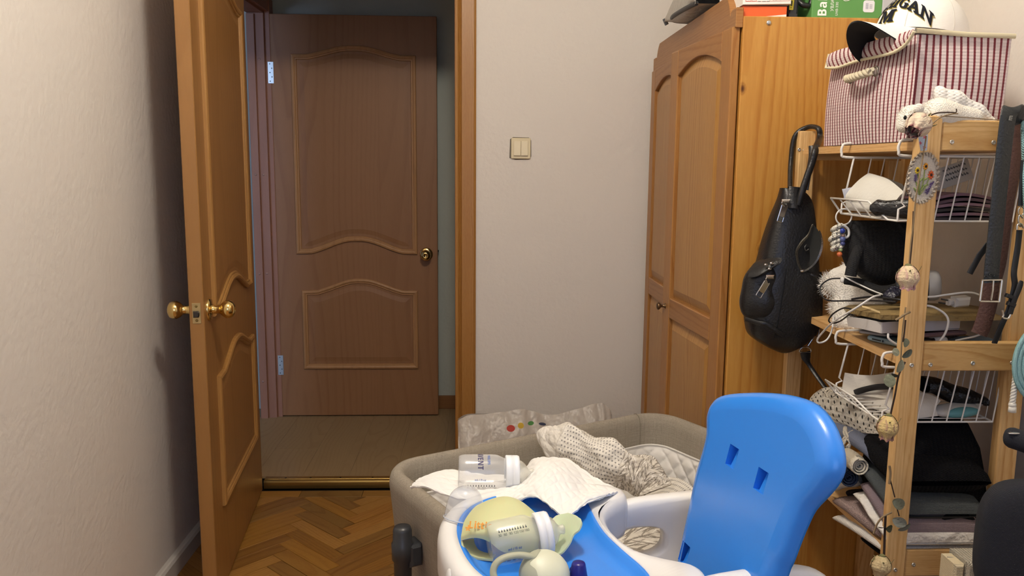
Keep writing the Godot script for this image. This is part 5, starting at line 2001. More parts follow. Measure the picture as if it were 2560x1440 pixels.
	tube(s, smooth_path([bag_at(1995, 603) + Vector3(0, 0, 0.055), bag_at(1990, 610) + Vector3(0, 0, 0.058), bag_at(1993, 618) + Vector3(0, 0, 0.058), bag_at(2000, 614) + Vector3(0, 0, 0.057)]), 0.0012, 6)
	obj("inner_ring", s, M("7d7d7a", 0.3, 0.9), t, true)
	# zip pulls
	for q in [[1944, 497, 1928, 545, 1.0], [1897, 682, 1865, 730, 1.0]]:
		s = mb()
		var a := bag_at(q[0], q[1]) + Vector3(0, 0, 0.052 if q[1] < 600 else 0.075)
		var b := bag_at(q[2], q[3]) + Vector3(0, 0, 0.056 if q[1] < 600 else 0.082)
		obox(s, Transform3D(Basis(), a), Vector3(0.020, 0.010, 0.008), 0.003)
		tube(s, smooth_path([a + Vector3(-0.008, 0, 0.004), a + Vector3(-0.012, -0.004, 0.006), a.lerp(b, 0.25)]), 0.0016, 6)
		obj("zip_slider", s, chrome, t, true)
		s = mb()
		var up := (a - b).normalized()
		var x := up.cross(Vector3(0.1, 0, 1)).normalized()
		var f := Transform3D(Basis(x, up, x.cross(up)), a.lerp(b, 0.62))
		moulding(s, rrect(-0.008, -0.022, 0.008, 0.022, 0.003), [Vector2(0.0012, -0.001), Vector2(0, -0.0004), Vector2(0, 0.0006), Vector2(0.0012, 0.001)], f)
		obox(s, f * xform(Vector3(0, 0.006, 0)), Vector3(0.014, 0.028, 0.0022), 0.0004)
		obj("zip_pull", s, chrome, t, true)
	s = mb()
	for q in [[1888, 652], [1902, 648], [1897, 662]]: cushion(s, xform(bag_at(q[0], q[1]) + Vector3(0, 0, 0.072)), Vector3(0.005, 0.003, 0.003), 0.7, 0, 0, 10, 6)
	obj("clasp", s, chrome, t, true)
	# handle thrown over the post, and its stitched tab
	s = mb()
	tube(s, smooth_path([bag_at(1979, 506) + Vector3(0, 0, 0.045), bag_at(1984, 480) + Vector3(0, 0, 0.048), bag_at(1998, 440) + Vector3(0, 0, 0.045), bag_at(2014, 400) + Vector3(0, 0, 0.04), bag_at(2027, 365) + Vector3(0, 0, 0.03), Vector3(0.842, 1.365, -2.03), Vector3(0.842, 1.389, -2.04), Vector3(0.828, 1.394, -2.075), Vector3(0.80, 1.37, -2.085), Vector3(0.792, 1.30, -2.08), Vector3(0.775, 1.24, -2.03)]), 0.0082, 10, false, 0.75)
	obj("handle", s, lm, t, true)
	s = mb()
	strap(s, [bag_at(1972, 462) + Vector3(0, 0, 0.034), bag_at(1966, 490) + Vector3(0, 0, 0.042), bag_at(1962, 514) + Vector3(0, 0, 0.047)], Vector3(1, 0.1, 0.2), 0.026, 0.003)
	obj("handle_tab", s, lm, t, true)
	s = mb()
	strap(s, smooth_path([bag_at(2010, 470) + Vector3(0, 0, 0.01), bag_at(2016, 430) + Vector3(0, 0, 0.012), bag_at(2024, 390) + Vector3(0, 0, 0.01), bag_at(2028, 360)]), Vector3(0.8, 0, 0.6), 0.014, 0.003)
	obj("strap", s, lm, t, true)
	# lower strap with rings, hanging down onto the clothes
	s = mb()
	var lo := bag_at(2036, 832)
	var pts := []
	for i in 20: pts.append(lo + Vector3(cos(TAU * i / 20) * 0.009, sin(TAU * i / 20) * 0.014, 0.02))
	tube(s, pts, 0.0016, 6, true)
	obj("ring", s, chrome, t, true)
	s = mb()
	tube(s, [lo + Vector3(-0.004, -0.012, 0.02), bag_at(2017, 868) + Vector3(0, 0, 0.02)], 0.003, 8)
	obj("snap_hook", s, chrome, t, true)
	s = mb()
	pts = []
	for i in 20: pts.append(bag_at(2010, 881) + Vector3(cos(TAU * i / 20) * 0.0145, maxf(sin(TAU * i / 20), -0.35) * 0.010, 0.02))
	tube(s, pts, 0.0018, 6, true)
	obj("strap_ring", s, chrome, t, true)
	s = mb()
	strap(s, smooth_path([bag_at(2010, 884) + Vector3(0, 0, 0.02), bag_at(2014, 905) + Vector3(0, 0, 0.02), bag_at(2026, 930) + Vector3(0, 0, 0.03), bag_at(2046, 975) + Vector3(0, 0, 0.09), bag_at(2066, 1004) + Vector3(0, 0, 0.16)]), Vector3(1, 0.3, 0), [0.026, 0.026, 0.026, 0.025, 0.024, 0.022, 0.018, 0.015, 0.012, 0.011, 0.011, 0.011, 0.011, 0.011, 0.011, 0.011, 0.011, 0.011, 0.011, 0.011, 0.011, 0.011, 0.011, 0.011, 0.011], 0.003)
	obj("strap_tail", s, lm, t, true)

func bag_at(x: float, y: float) -> Vector3:   # the bag hangs in the plane z = -1.985, measured from its middle
	return Vector3(0.7409, 1.0138, -1.985) + Vector3((x - 1945) * 0.000975 + (y - 700) * 0.0000, (700 - y) * 0.000975, 0) + Vector3((y - 700) * 0.00005, 0, 0)

func cable(t, called: String, m: Material, r: float, pts: Array, n := 6):
	var s := mb()
	tube(s, smooth_path(pts, n), r, 8)
	return obj(called, s, m, t, true) if t != null else obj(called, s, m)

func slab(called: String, label: String, cat: String, m: Material, corners: Array, thick: float, bevel := 0.002, group := ""):
	# a thin flat thing lying on its four lower corners
	var a: Vector3 = corners[0]
	var x: Vector3 = corners[1] - a
	var y: Vector3 = corners[3] - a
	var xn := x.normalized()
	var n := x.cross(y).normalized()
	var yn := n.cross(xn)
	var poly := PackedVector2Array()
	for c in corners: poly.append(Vector2((c - a).dot(xn), (c - a).dot(yn)))
	var s := mb()
	if n.y < 0.0:
		n = -n
		yn = -yn
		for i in 4: poly[i].y = -poly[i].y
	var round := PackedVector2Array()
	var rr := 0.006
	for i in 4:
		var p := poly[i]
		var d0 := (poly[(i + 3) % 4] - p).normalized()
		var d1 := (poly[(i + 1) % 4] - p).normalized()
		for k in 4:
			var u := k / 3.0
			round.append(p + d0 * rr * (1 - u) * (1 - u) + d1 * rr * u * u)
	extrude(s, round, Transform3D(Basis(xn, yn, n), a), thick, bevel)
	return tag(obj(called, s, m), label, cat, group)

func middle_shelf():
	var y0 := 0.932
	var whitefur := M("e6e1d8", 0.95, 0, {"bump": "fur", "tri": Vector3(9, 9, 9), "bs": 0.3})
	# fluffy white plush
	var t = thing("plush_dog", "fluffy white plush toy slumped on the rack's middle shelf under the black bag", "plush toy", Vector3(0.85, 0.9524, -1.8235))
	var s := mb()
	var hd := Vector3(0.8461, 1.0144, -1.9)
	var bd := Vector3(0.8927, 0.9889, -1.86)
	var ft := Vector3(0.8307, 0.9427, -1.8)
	var tp := Vector3(0.8885, 1.0433, -1.88)
	blob(s, [[hd, Vector3(0.862, 1.0077, -1.88), 0.026, 0.030], [tp, Vector3(0.899, 1.0346, -1.84), 0.030, 0.030], [bd, Vector3(0.9115, 0.9847, -1.8), 0.034, 0.030], [Vector3(0.8512, 0.9648, -1.86), ft, 0.024, 0.020], [ft, Vector3(0.8494, 0.9413, -1.76), 0.018, 0.016], [Vector3(0.8499, 1.0371, -1.89), tp, 0.02, 0.03]], 0.006, 0.02, 0.004, 0.6)
	obj("body", s, whitefur, t, true)
	s = mb()
	var roots := []
	for q in [[hd, 0.030], [tp, 0.034], [bd, 0.037], [ft, 0.022], [Vector3(0.899, 1.0346, -1.84), 0.033], [Vector3(0.8512, 0.9648, -1.86), 0.026]]:
		roots += ellipsoid_roots(q[0], Vector3(q[1], q[1], q[1]) * 0.95, 420)
	hairs(s, roots, 0.014, 0.0008, 0.7)
	obj("fur", s, M("ece8e0", 0.95), t, true).set_meta("kind", "stuff")
	# big black soft bag above it
	t = thing("black_bag", "black soft bag with padded handle piled behind the near post over the white plush", "bag", Vector3(0.9, 1.0243, -1.7829))
	var bk := M("141416", 0.85, 0, {"bump": "knit", "tri": Vector3(30, 30, 30), "bs": 0.3})
	s = mb()
	var P := [[Vector3(0.8925, 1.1721, -1.8), 0.085], [Vector3(0.893, 1.0973, -1.78), 0.09], [Vector3(0.9007, 1.0457, -1.76), 0.075], [Vector3(0.9041, 1.0293, -1.72), 0.04]]
	var rows := []
	var lv := [[551, 2122, 2292, 0.012], [556, 2118, 2300, 0.024], [600, 2108, 2302, 0.040], [640, 2106, 2302, 0.050], [670, 2118, 2300, 0.052], [695, 2150, 2296, 0.046], [715, 2175, 2290, 0.036], [728, 2200, 2280, 0.015]]
	for q in lv:
		var a := black_at(q[1], q[0])
		var b := black_at(q[2], q[0])
		var rr := []
		for j in 36:
			var g := TAU * j / 36
			var p := a.lerp(b, 0.5 + 0.5 * sgnpow(cos(g), 0.6)) + Vector3(0, 0, -q[3] * sgnpow(sin(g), 0.6))
			p += Vector3(1, 0.3, 1) * lump(p, 0.14) * 0.010
			rr.append(p)
		rows.append(rr)
	grid(s, rows, true)
	obj("bag_body", s, bk, t, true)
	s = mb()
	tube(s, smooth_path([black_at(2130, 618) + Vector3(0, 0, 0.03), black_at(2112, 640) + Vector3(0, 0, 0.045), black_at(2102, 662) + Vector3(0, 0, 0.05), black_at(2096, 684) + Vector3(0, 0, 0.052)]), 0.0125, 12, false, 1.0)
	obj("handle", s, bk, t, true)
	s = mb()
	tube(s, smooth_path([Vector3(0.812, 1.0431, -1.77), Vector3(0.8375, 1.0397, -1.75), Vector3(0.8688, 1.0265, -1.72), Vector3(0.8872, 1.0379, -1.68), Vector3(0.8952, 1.0554, -1.66)]), [0.009, 0.009, 0.009, 0.009, 0.0095, 0.01, 0.0105, 0.011, 0.011, 0.0115, 0.012, 0.012, 0.0125, 0.013, 0.013, 0.013, 0.013, 0.013, 0.013, 0.012, 0.012, 0.011, 0.011, 0.01, 0.01], 12)
	obj("padded_strap", s, bk, t, true)
	s = mb()
	cushion(s, xform(Vector3(0.8074, 1.044, -1.77)), Vector3(0.0055, 0.007, 0.006), 0.9, 0, 0, 14, 8)
	obj("strap_tip", s, M("e2e0da", 0.4), t, true)
	# white jar
	t = thing("jar", "small white plastic jar with lid at the far end of the rack's middle shelf", "jar", Vector3(0.835, y0, -1.985))
	s = mb()
	lathe(s, xform(Vector3(0.833, y0, -1.985)), [Vector2(0, 0), Vector2(0.0165, 0), Vector2(0.0175, 0.002), Vector2(0.0175, 0.046), Vector2(0.0165, 0.048)], 28)
	obj("body", s, M("b9b8b4", 0.35), t, true)
	s = mb()
	lathe(s, xform(Vector3(0.833, y0 + 0.047, -1.985)), [Vector2(0.0172, 0), Vector2(0.0172, 0.028), Vector2(0.0155, 0.031), Vector2(0, 0.031)], 28)
	obj("lid", s, M("a9a8a3", 0.35), t, true)
	# phones, boxes, the padded envelope, from the shelf upwards
	slab("tablet", "pale blue paper pad lying at the back of the middle shelf near the rail", "paper", M("9fb4c4", 0.6), [Vector3(0.9252, 0.933, -1.5994), Vector3(1.0808, 0.933, -1.6189), Vector3(1.087, 0.933, -1.6833), Vector3(0.9626, 0.933, -1.6663)], 0.003, 0.001)
	t = thing("phone", "pale blue phone lying lowest on the middle shelf's near edge", "phone", Vector3(0.8331, 0.932, -1.6075))
	var c := [Vector3(0.8619, 0.9325, -1.5292), Vector3(0.8096, 0.9325, -1.6479), Vector3(0.8235, 0.9325, -1.6846), Vector3(0.9289, 0.9325, -1.6523)]
	slab_in(t, "body", M("9fb9c2", 0.3, 0.2), [Vector3(0.8644, 0.9325, -1.5396), Vector3(0.8132, 0.9325, -1.6519), Vector3(0.9295, 0.9325, -1.7543), Vector3(0.9916, 0.9325, -1.7021)], 0.0105, 0.003)
	var dk := M("23282b", 0.5)
	for q in [[2181, 851, 2203, 857], [2237, 866, 2256, 870]]:
		s = mb()
		tube(s, [edge_at(q[0], q[1]), edge_at(q[2], q[3])], 0.0014, 6)
		obj("speaker_slot", s, dk, t, true)
	s = mb()
	cushion(s, xform(edge_at(2208, 858), Vector3(0, 60, 0)), Vector3(0.0045, 0.0022, 0.0012), 0.7, 0, 0, 12, 8)
	obj("charging_port", s, dk, t, true)
	slab("phone_case", "dark brown leather phone case lying across the pale blue phone", "case", M("2f211d", 0.45, 0, {"bump": "leather", "tri": Vector3(8, 8, 8), "bs": 0.3}), [Vector3(0.844, 0.944, -1.6465), Vector3(0.9069, 0.944, -1.5683), Vector3(0.9993, 0.944, -1.6269), Vector3(0.9083, 0.944, -1.6976)], 0.009, 0.003)
	slab("cardboard_flap", "grey card box flap lying under the white paper box on the middle shelf", "box", M("a19c99", 0.7), [Vector3(0.7995, 0.946, -1.6616), Vector3(0.8387, 0.946, -1.6208), Vector3(1.0104, 0.946, -1.7058), Vector3(0.8831, 0.946, -1.7365)], 0.005, 0.001)
	t = thing("paper_box", "white opened paper box under the padded envelope on the middle shelf", "box", Vector3(0.8254, 0.952, -1.6203))
	var wp := M("cbc7c4", 0.75)
	for q in [[[Vector3(0.7908, 0.9733, -1.7), Vector3(0.7891, 0.984, -1.62), Vector3(0.7918, 0.99, -1.55)], [Vector3(0.7949, 0.9531, -1.7), Vector3(0.7907, 0.9622, -1.62), Vector3(0.7918, 0.9682, -1.55)]], [[Vector3(0.7918, 0.99, -1.55), Vector3(0.8413, 0.9906, -1.56), Vector3(0.9674, 0.9886, -1.58)], [Vector3(0.7918, 0.9682, -1.55), Vector3(0.8431, 0.9686, -1.56), Vector3(0.9671, 0.9729, -1.58)]]]:
		s = mb()
		sheet(s, [q[0], q[1]], 4, 0.0025)
		obj("panel", s, wp, t, true)
	slab_in(t, "base", wp, [Vector3(0.7919, 0.9674, -1.55), Vector3(0.9674, 0.9696, -1.58), Vector3(1.0545, 0.9408, -1.75), Vector3(0.7985, 0.9522, -1.7)], 0.002, 0.0006)
	slab("phone", "old pink phone standing out of the white paper box beside the near post", "phone", M("8c7376", 0.35, 0.3), [Vector3(0.8279, 0.958, -1.5995), Vector3(0.8624, 0.958, -1.5488), Vector3(0.9869, 0.958, -1.5803), Vector3(0.9185, 0.958, -1.6371)], 0.009, 0.003)
	slab("book", "dark book lying behind the white paper box under the padded envelope", "book", M("3a3b3e", 0.6), [Vector3(0.8114, 0.9616, -1.72), Vector3(0.8716, 0.978, -1.6), Vector3(1.0457, 0.9749, -1.68), Vector3(0.9677, 0.9496, -1.85)], 0.008, 0.001)
	# padded envelope
	t = thing("padded_envelope", "brown kraft padded envelope lying flat on the pile on the middle shelf", "envelope", Vector3(0.9225, 0.9931, -1.65))
	s = mb()
	rows = []
	for i in 13:
		var v := i / 12.0
		var l := Vector3(0.7811, 1.0104, -1.535).lerp(Vector3(0.8514, 0.9657, -1.9), v)
		var r := Vector3(1.0199, 1.0086, -1.53).lerp(Vector3(1.1994, 0.9665, -1.9), v)
		var rr := []
		for j in 25:
			var u := j / 24.0
			var p := l.lerp(r, u)
			var puff := pow(sin(PI * clampf(u, 0.0, 1.0)) * sin(PI * clampf(v, 0.0, 1.0)), 0.35)
			rr.append(p + Vector3(0, -0.003 + 0.012 * puff + lump(p, 0.1) * 0.003, 0))
		rows.append(rr)
	grid(s, rows)
	var low := []
	for r in rows:
		var b := []
		for p in r: b.append(Vector3(p.x, 2.0 * (p.y - 0.002) * 0.0 + p.y - 0.007 - 0.004 * absf(sin(p.x * 9.0)), p.z))
		low.append(b)
	grid(s, low, false, true)
	for k in [0, 12]: grid(s, [rows[k], low[k]], false, k == 0)
	var le := [[], []]
	var re := [[], []]
	for i in 13:
		le[0].append(rows[i][0])
		le[1].append(low[i][0])
		re[0].append(rows[i][24])
		re[1].append(low[i][24])
	grid(s, le)
	grid(s, re, false, true)
	obj("envelope", s, M("8a7448", 0.75, 0, {"bump": "crumple", "tri": Vector3(4, 4, 4), "bs": 0.4}), t, true)
	s = mb()
	sheet(s, [[Vector3(0.7877, 1.0099, -1.63), Vector3(0.7901, 1.011, -1.6), Vector3(0.7844, 1.0125, -1.55)], [Vector3(0.7864, 1.0074, -1.625), Vector3(0.7879, 1.0077, -1.595), Vector3(0.7838, 1.0094, -1.545)]], 4, 0.001)
	obj("torn_flap", s, M("c8b184", 0.8), t, true)
	# dark tumbler lying behind, with its pale cap
	t = thing("tumbler", "dark grey flask with a pale translucent cap lying behind the near post", "flask", Vector3(0.9302, 1.057, -1.62))
	s = mb()
	lathe(s, Transform3D(frame_to(Vector3(0.9, 0.05, 0.42)), Vector3(0.9388, 1.0479, -1.66)), [Vector2(0, -0.06), Vector2(0.028, -0.06), Vector2(0.031, -0.055), Vector2(0.031, 0.0), Vector2(0.030, 0.004)], 28)
	obj("body", s, M("3c4346", 0.4), t, true)
	s = mb()
	lathe(s, Transform3D(frame_to(Vector3(0.9, 0.05, 0.42)), Vector3(0.9388, 1.0479, -1.66)), [Vector2(0.0315, 0.002), Vector2(0.032, 0.006), Vector2(0.032, 0.014), Vector2(0.029, 0.021), Vector2(0.018, 0.026), Vector2(0, 0.027)], 28)
	obj("cap", s, M("b5b3ae", 0.4), t, true)
	# charger and cables
	t = thing("charger", "white plug charger lying on the padded envelope to the right of the near post", "charger", Vector3(0.9315, 1.0329, -1.54))
	s = mb()
	obox(s, xform(Vector3(0.9424, 1.0337, -1.545), Vector3(8, 12, 2)), Vector3(0.034, 0.019, 0.022), 0.004)
	obox(s, xform(Vector3(0.9232, 1.032, -1.545), Vector3(8, 12, 2)), Vector3(0.014, 0.012, 0.014), 0.003)
	obj("body", s, M("b9b6b0", 0.4), t, true)
	for q in [-0.004, 0.004]:
		s = mb()
		tube(s, [Vector3(0.9152, 1.032, -1.545) + Vector3(0, q, q), Vector3(0.9021, 1.0344, -1.545) + Vector3(0, q, q)], 0.0017, 8)
		obj("pin", s, M("5a5a5a", 0.3, 0.9), t, true)
	var wc := M("dcdad5", 0.4)
	var bc := M("17171b", 0.4)
	tag(cable(null, "white_cable", wc, 0.0017, [Vector3(0.807, 1.0517, -1.76), Vector3(0.8282, 1.039, -1.73), Vector3(0.8455, 1.0295, -1.7), Vector3(0.8493, 1.0273, -1.67)]), "short white cable stretched over the black padded strap on the middle shelf", "cable")
	tag(cable(null, "white_cable", wc, 0.0021, [Vector3(0.8088, 1.0366, -1.6), Vector3(0.7877, 1.0332, -1.59), Vector3(0.7612, 1.0101, -1.6), Vector3(0.7486, 0.9738, -1.66), Vector3(0.761, 0.9361, -1.74), Vector3(0.7633, 0.9067, -1.78), Vector3(0.7676, 0.8984, -1.78), Vector3(0.782, 0.903, -1.78), Vector3(0.7913, 0.916, -1.78), Vector3(0.7963, 0.9373, -1.78), Vector3(0.8052, 0.9613, -1.8)]), "long white cable looping over the far edge of the middle shelf", "cable")
	tag(cable(null, "white_cable", wc, 0.0020, [Vector3(0.848, 1.0414, -1.55), Vector3(0.8767, 1.0447, -1.53), Vector3(0.9042, 1.0487, -1.53), Vector3(0.9538, 1.052, -1.54), Vector3(0.9847, 1.045, -1.55), Vector3(1.0209, 1.0298, -1.56), Vector3(1.0196, 1.0014, -1.56), Vector3(1.0101, 0.9729, -1.56), Vector3(0.9845, 0.9627, -1.55), Vector3(0.9324, 0.9581, -1.53)]), "white charging cable running behind the belt buckle on the middle shelf", "cable")
	tag(cable(null, "white_cable", wc, 0.0022, [Vector3(0.8538, 1.0306, -1.515), Vector3(0.871, 1.0276, -1.51), Vector3(0.8934, 1.0143, -1.51), Vector3(0.9019, 0.9987, -1.51), Vector3(0.8999, 0.974, -1.515), Vector3(0.8909, 0.9546, -1.52)]), "white cable curling down in front of the padded envelope beside the near post", "cable")
	tag(cable(null, "white_cable", wc, 0.0022, [Vector3(0.7934, 0.9726, -1.525), Vector3(0.7931, 0.9643, -1.523), Vector3(0.8019, 0.9565, -1.522), Vector3(0.8185, 0.9477, -1.522), Vector3(0.8384, 0.9409, -1.524)]), "short white cable crossing the brown phone case", "cable")
	tag(cable(null, "black_cable", bc, 0.0017, [Vector3(0.8108, 1.0463, -1.78), Vector3(0.7914, 1.0416, -1.8), Vector3(0.7755, 1.0245, -1.81), Vector3(0.7734, 1.0075, -1.8), Vector3(0.7813, 0.9961, -1.78), Vector3(0.7901, 1.0084, -1.7), Vector3(0.8014, 1.025, -1.6), Vector3(0.822, 1.0293, -1.56)]), "thin black cable circling the plush toy's muzzle", "cable")
	tag(cable(null, "black_cable", bc, 0.0017, [Vector3(0.7857, 0.9954, -1.66), Vector3(0.7824, 0.9926, -1.7), Vector3(0.7836, 0.9722, -1.75), Vector3(0.7818, 0.953, -1.77), Vector3(0.7896, 0.9457, -1.77), Vector3(0.7939, 0.956, -1.74), Vector3(0.7871, 0.9831, -1.68)]), "thin black cable looped below the padded envelope's far corner", "cable")
	tag(cable(null, "black_cable", bc, 0.0022, [Vector3(0.7892, 1.0152, -1.68), Vector3(0.8024, 1.03, -1.62), Vector3(0.8268, 1.0333, -1.57), Vector3(0.8396, 1.0317, -1.56)]), "thicker black cable lying flat on the padded envelope left of the near post", "cable")
	s = mb()
	cushion(s, xform(Vector3(0.8353, 1.0366, -1.6), Vector3(10, 30, 35)), Vector3(0.022, 0.014, 0.016), 0.7, 0.008, 0.5)
	tag(obj("hair_scrunchie", s, M("1f2030", 0.35, 0, {"bump": "crumple", "tri": Vector3(8, 8, 8)})), "shiny navy scrunchie lying on the envelope beside the near post", "scrunchie")
	s = mb()
	cushion(s, xform(Vector3(0.929, 0.946, -1.5858)), Vector3(0.018, 0.011, 0.014), 0.8)
	tag(obj("cable_adapter", s, wc), "rounded white adapter lying behind the middle rail where a white cable ends", "adapter")

func black_at(x: float, y: float) -> Vector3:
	return Vector3(0.893, 1.0973, -1.78) + Vector3((x - 2200) * 0.00088 + (y - 640) * 0.00007, (640 - y) * 0.00088, 0)

func edge_at(x: float, y: float) -> Vector3:   # along the near long edge of the pale blue phone
	var a := Vector3(0.8132, 0.9325, -1.6519)
	var b := Vector3(0.8644, 0.9325, -1.5396)
	return a.lerp(b, (x - 2166) / 130.0) + Vector3(-0.0006, 0.0055, 0.0012)

func slab_in(t, called: String, m: Material, corners: Array, thick: float, bevel := 0.001):
	var o = slab(called, "", "", m, corners, thick, bevel)
	remove_child(o)
	o.name = numbered_in(t, called)
	t.add_child(o)
	o.position -= t.position
	return o

# ---------- belts and straps on the near right post
func belts():
	var t = thing("belt", "wide dark belt with brown lining and silver buckle hung over the rack's near rail", "belt", Vector3(0.9263, 1.2506, -1.44))
	var lm := M("26292a", 0.42, 0, {"bump": "leather", "tri": Vector3(10, 10, 10), "bs": 0.25})
	var s := mb()
	strap(s, smooth_path([Vector3(0.9677, 1.3723, -1.46), Vector3(0.9576, 1.3914, -1.45), Vector3(0.9421, 1.3989, -1.44), Vector3(0.9307, 1.3879, -1.432), Vector3(0.9275, 1.3495, -1.43), Vector3(0.9265, 1.2722, -1.43), Vector3(0.9261, 1.1648, -1.43), Vector3(0.9258, 1.1153, -1.43), Vector3(0.9271, 1.0867, -1.43)]), Vector3(1, 0.05, 0), 0.0285, 0.0035)
	obj("strap", s, lm, t, true)
	s = mb()
	strap(s, smooth_path([Vector3(0.9766, 1.3801, -1.47), Vector3(0.9682, 1.3081, -1.462), Vector3(0.956, 1.2358, -1.455), Vector3(0.9495, 1.1336, -1.45), Vector3(0.9421, 1.0894, -1.448), Vector3(0.9368, 1.0449, -1.446), Vector3(0.9275, 1.0039, -1.444), Vector3(0.9222, 0.988, -1.444)]), Vector3(0.93, 0.3, 0.15), 0.030, 0.003)
	obj("brown_end", s, M("4a2c20", 0.6, 0, {"bump": "leather", "tri": Vector3(10, 10, 10), "bs": 0.3}), t, true)
	s = mb()
	var chrome := M("d0ccc2", 0.22, 1.0)
	var f := Transform3D(Basis(Vector3(1, 0.03, 0).normalized(), Vector3(-0.03, 1, 0).normalized(), Vector3(0, 0, 1)), Vector3(0.9226, 1.0732, -1.422))
	tube(s, [f * Vector3(-0.017, 0.019, 0), f * Vector3(-0.020, -0.018, 0.002)], 0.0022, 8)
	tube(s, [f * Vector3(0.019, 0.019, 0), f * Vector3(0.016, -0.020, 0.002)], 0.0026, 8)
	tube(s, [f * Vector3(-0.020, -0.0185, 0.002), f * Vector3(0.016, -0.020, 0.002)], 0.0018, 8)
	tube(s, [f * Vector3(-0.018, 0.0195, 0), f * Vector3(0.0195, 0.0195, 0)], 0.0016, 8)
	tube(s, [f * Vector3(0.001, 0.019, 0.004), f * Vector3(0.0005, 0.002, 0.005), f * Vector3(0.0, -0.0165, 0.003)], 0.0017, 8)
	obj("buckle", s, chrome, t, true)
	for q in [[2458, 685], [2482, 681], [2506, 684]]:
		s = mb()
		lathe(s, Transform3D(Basis.from_euler(Vector3(PI / 2, 0, 0)), Vector3(0.9178, 1.0989, -1.4265) + Vector3((q[0] - 2482) * 0.00036 + 0.004, (684 - q[1]) * 0.0009, 0)), [Vector2(0.0028, 0), Vector2(0.0026, 0.0014), Vector2(0.0014, 0.0014), Vector2(0.0012, 0), Vector2(0, 0)], 12)
		obj("rivet", s, M("3c3f40", 0.3, 0.8), t, true)
	letters("lettering", "m", 0.010, t, M("9a9a92", 0.5), flat_at(Transform3D(Basis(Vector3(0.06, 1, 0.15).normalized(), Vector3(-1, 0.06, 0).normalized(), Vector3(0, -0.15, 1).normalized()), Vector3(0.9304, 1.3806, -1.426))))
	s = mb()
	strap(s, [Vector3(0.9253, 1.156, -1.446), Vector3(0.9114, 1.1337, -1.448), Vector3(0.8978, 1.1008, -1.45)], Vector3(0.9, 0.4, 0), [0.0125, 0.0125, 0.012], 0.0025)
	tag(obj("strap_end", s, M("161718", 0.6)), "short black strap end sticking out to the left behind the wide belt", "strap")
	t = thing("shoulder_strap", "narrow black shoulder strap with silver snap hook and small buckle hanging right of the belt", "strap", Vector3(0.9623, 1.0934, -1.42))
	var bl := M("161719", 0.55)
	s = mb()
	strap(s, smooth_path([Vector3(0.9653, 1.3078, -1.43), Vector3(0.9668, 1.2654, -1.43), Vector3(0.9686, 1.2262, -1.43)]), Vector3(1, 0, 0), 0.012, 0.003)
	strap(s, smooth_path([Vector3(0.9701, 1.1831, -1.43), Vector3(0.9698, 1.1505, -1.43), Vector3(0.9642, 1.1073, -1.425), Vector3(0.9681, 1.0839, -1.425), Vector3(0.9654, 1.0596, -1.425), Vector3(0.9617, 1.0374, -1.425), Vector3(0.9546, 1.0188, -1.425), Vector3(0.9504, 0.9954, -1.43), Vector3(0.9475, 0.9733, -1.435)]), Vector3(0.97, 0.25, 0), 0.0115, 0.003)
	obj("strap", s, bl, t, true)
	s = mb()
	strap(s, smooth_path([Vector3(0.9766, 1.0919, -1.42), Vector3(0.971, 1.0754, -1.418), Vector3(0.9655, 1.057, -1.418), Vector3(0.9613, 1.0309, -1.42)]), Vector3(0.93, 0.36, 0), [0.006, 0.008, 0.009, 0.0105, 0.0105, 0.0105, 0.0105, 0.0105, 0.0105, 0.0105, 0.0105, 0.0105, 0.0105, 0.0105, 0.0105, 0.0105, 0.0105, 0.0105, 0.0105], 0.003)
	for q in [[2524, 741], [2530, 762]]: obox(s, xform(Vector3(0.9572, 1.0633, -1.42) + Vector3((q[0] - 2524) * 0.0007, (741 - q[1]) * 0.0007, 0), Vector3(0, 0, -20)), Vector3(0.0155, 0.007, 0.008), 0.001)
	obj("strap_end", s, bl, t, true)
	s = mb()
	var pts := []
	for i in 16: pts.append(Vector3(0.9696, 1.2169, -1.43) + Vector3(cos(TAU * i / 16) * 0.0055, sin(TAU * i / 16) * 0.008, 0))
	tube(s, pts, 0.0012, 6, true)
	tube(s, smooth_path([Vector3(0.9738, 1.2047, -1.43), Vector3(0.9674, 1.2097, -1.43), Vector3(0.9662, 1.1996, -1.43), Vector3(0.9709, 1.1896, -1.43), Vector3(0.9749, 1.1939, -1.43)]), 0.0016, 8)
	tube(s, smooth_path([Vector3(0.9635, 1.1839, -1.428), Vector3(0.9641, 1.1926, -1.428), Vector3(0.9706, 1.1941, -1.428), Vector3(0.9758, 1.1869, -1.428)]), 0.0018, 8)
	obj("snap_hook", s, chrome, t, true)
	s = mb()
	tube(s, smooth_path([Vector3(0.9437, 1.039, -1.416), Vector3(0.9462, 1.0294, -1.416), Vector3(0.9459, 1.025, -1.416), Vector3(0.9557, 1.0235, -1.416), Vector3(0.9594, 1.0309, -1.416)]), 0.0018, 8)
	obj("buckle", s, chrome, t, true)
	# turquoise rope bag at the frame's edge with its white tassel cord
	t = thing("rope_bag", "turquoise coiled rope bag with white cord hanging on the rack's near right corner", "bag", Vector3(1.012, 0.9499, -1.4))
	s = mb()
	var bc := Vector3(1.0288, 0.9462, -1.4)
	for k in 9:
		pts = []
		var r := 0.006 + k * 0.0074
		for i in 40:
			var a := TAU * i / 40
			pts.append(bc + Vector3(cos(a) * r * 0.98, sin(a) * r * 1.18, 0.010 - 0.0012 * k))
		tube(s, pts, 0.0042, 8, true)
	obj("side", s, M("8fb9ba", 0.85, 0, {"bump": "knit", "tri": Vector3(70, 70, 70), "bs": 0.6}), t, true)
	s = mb()
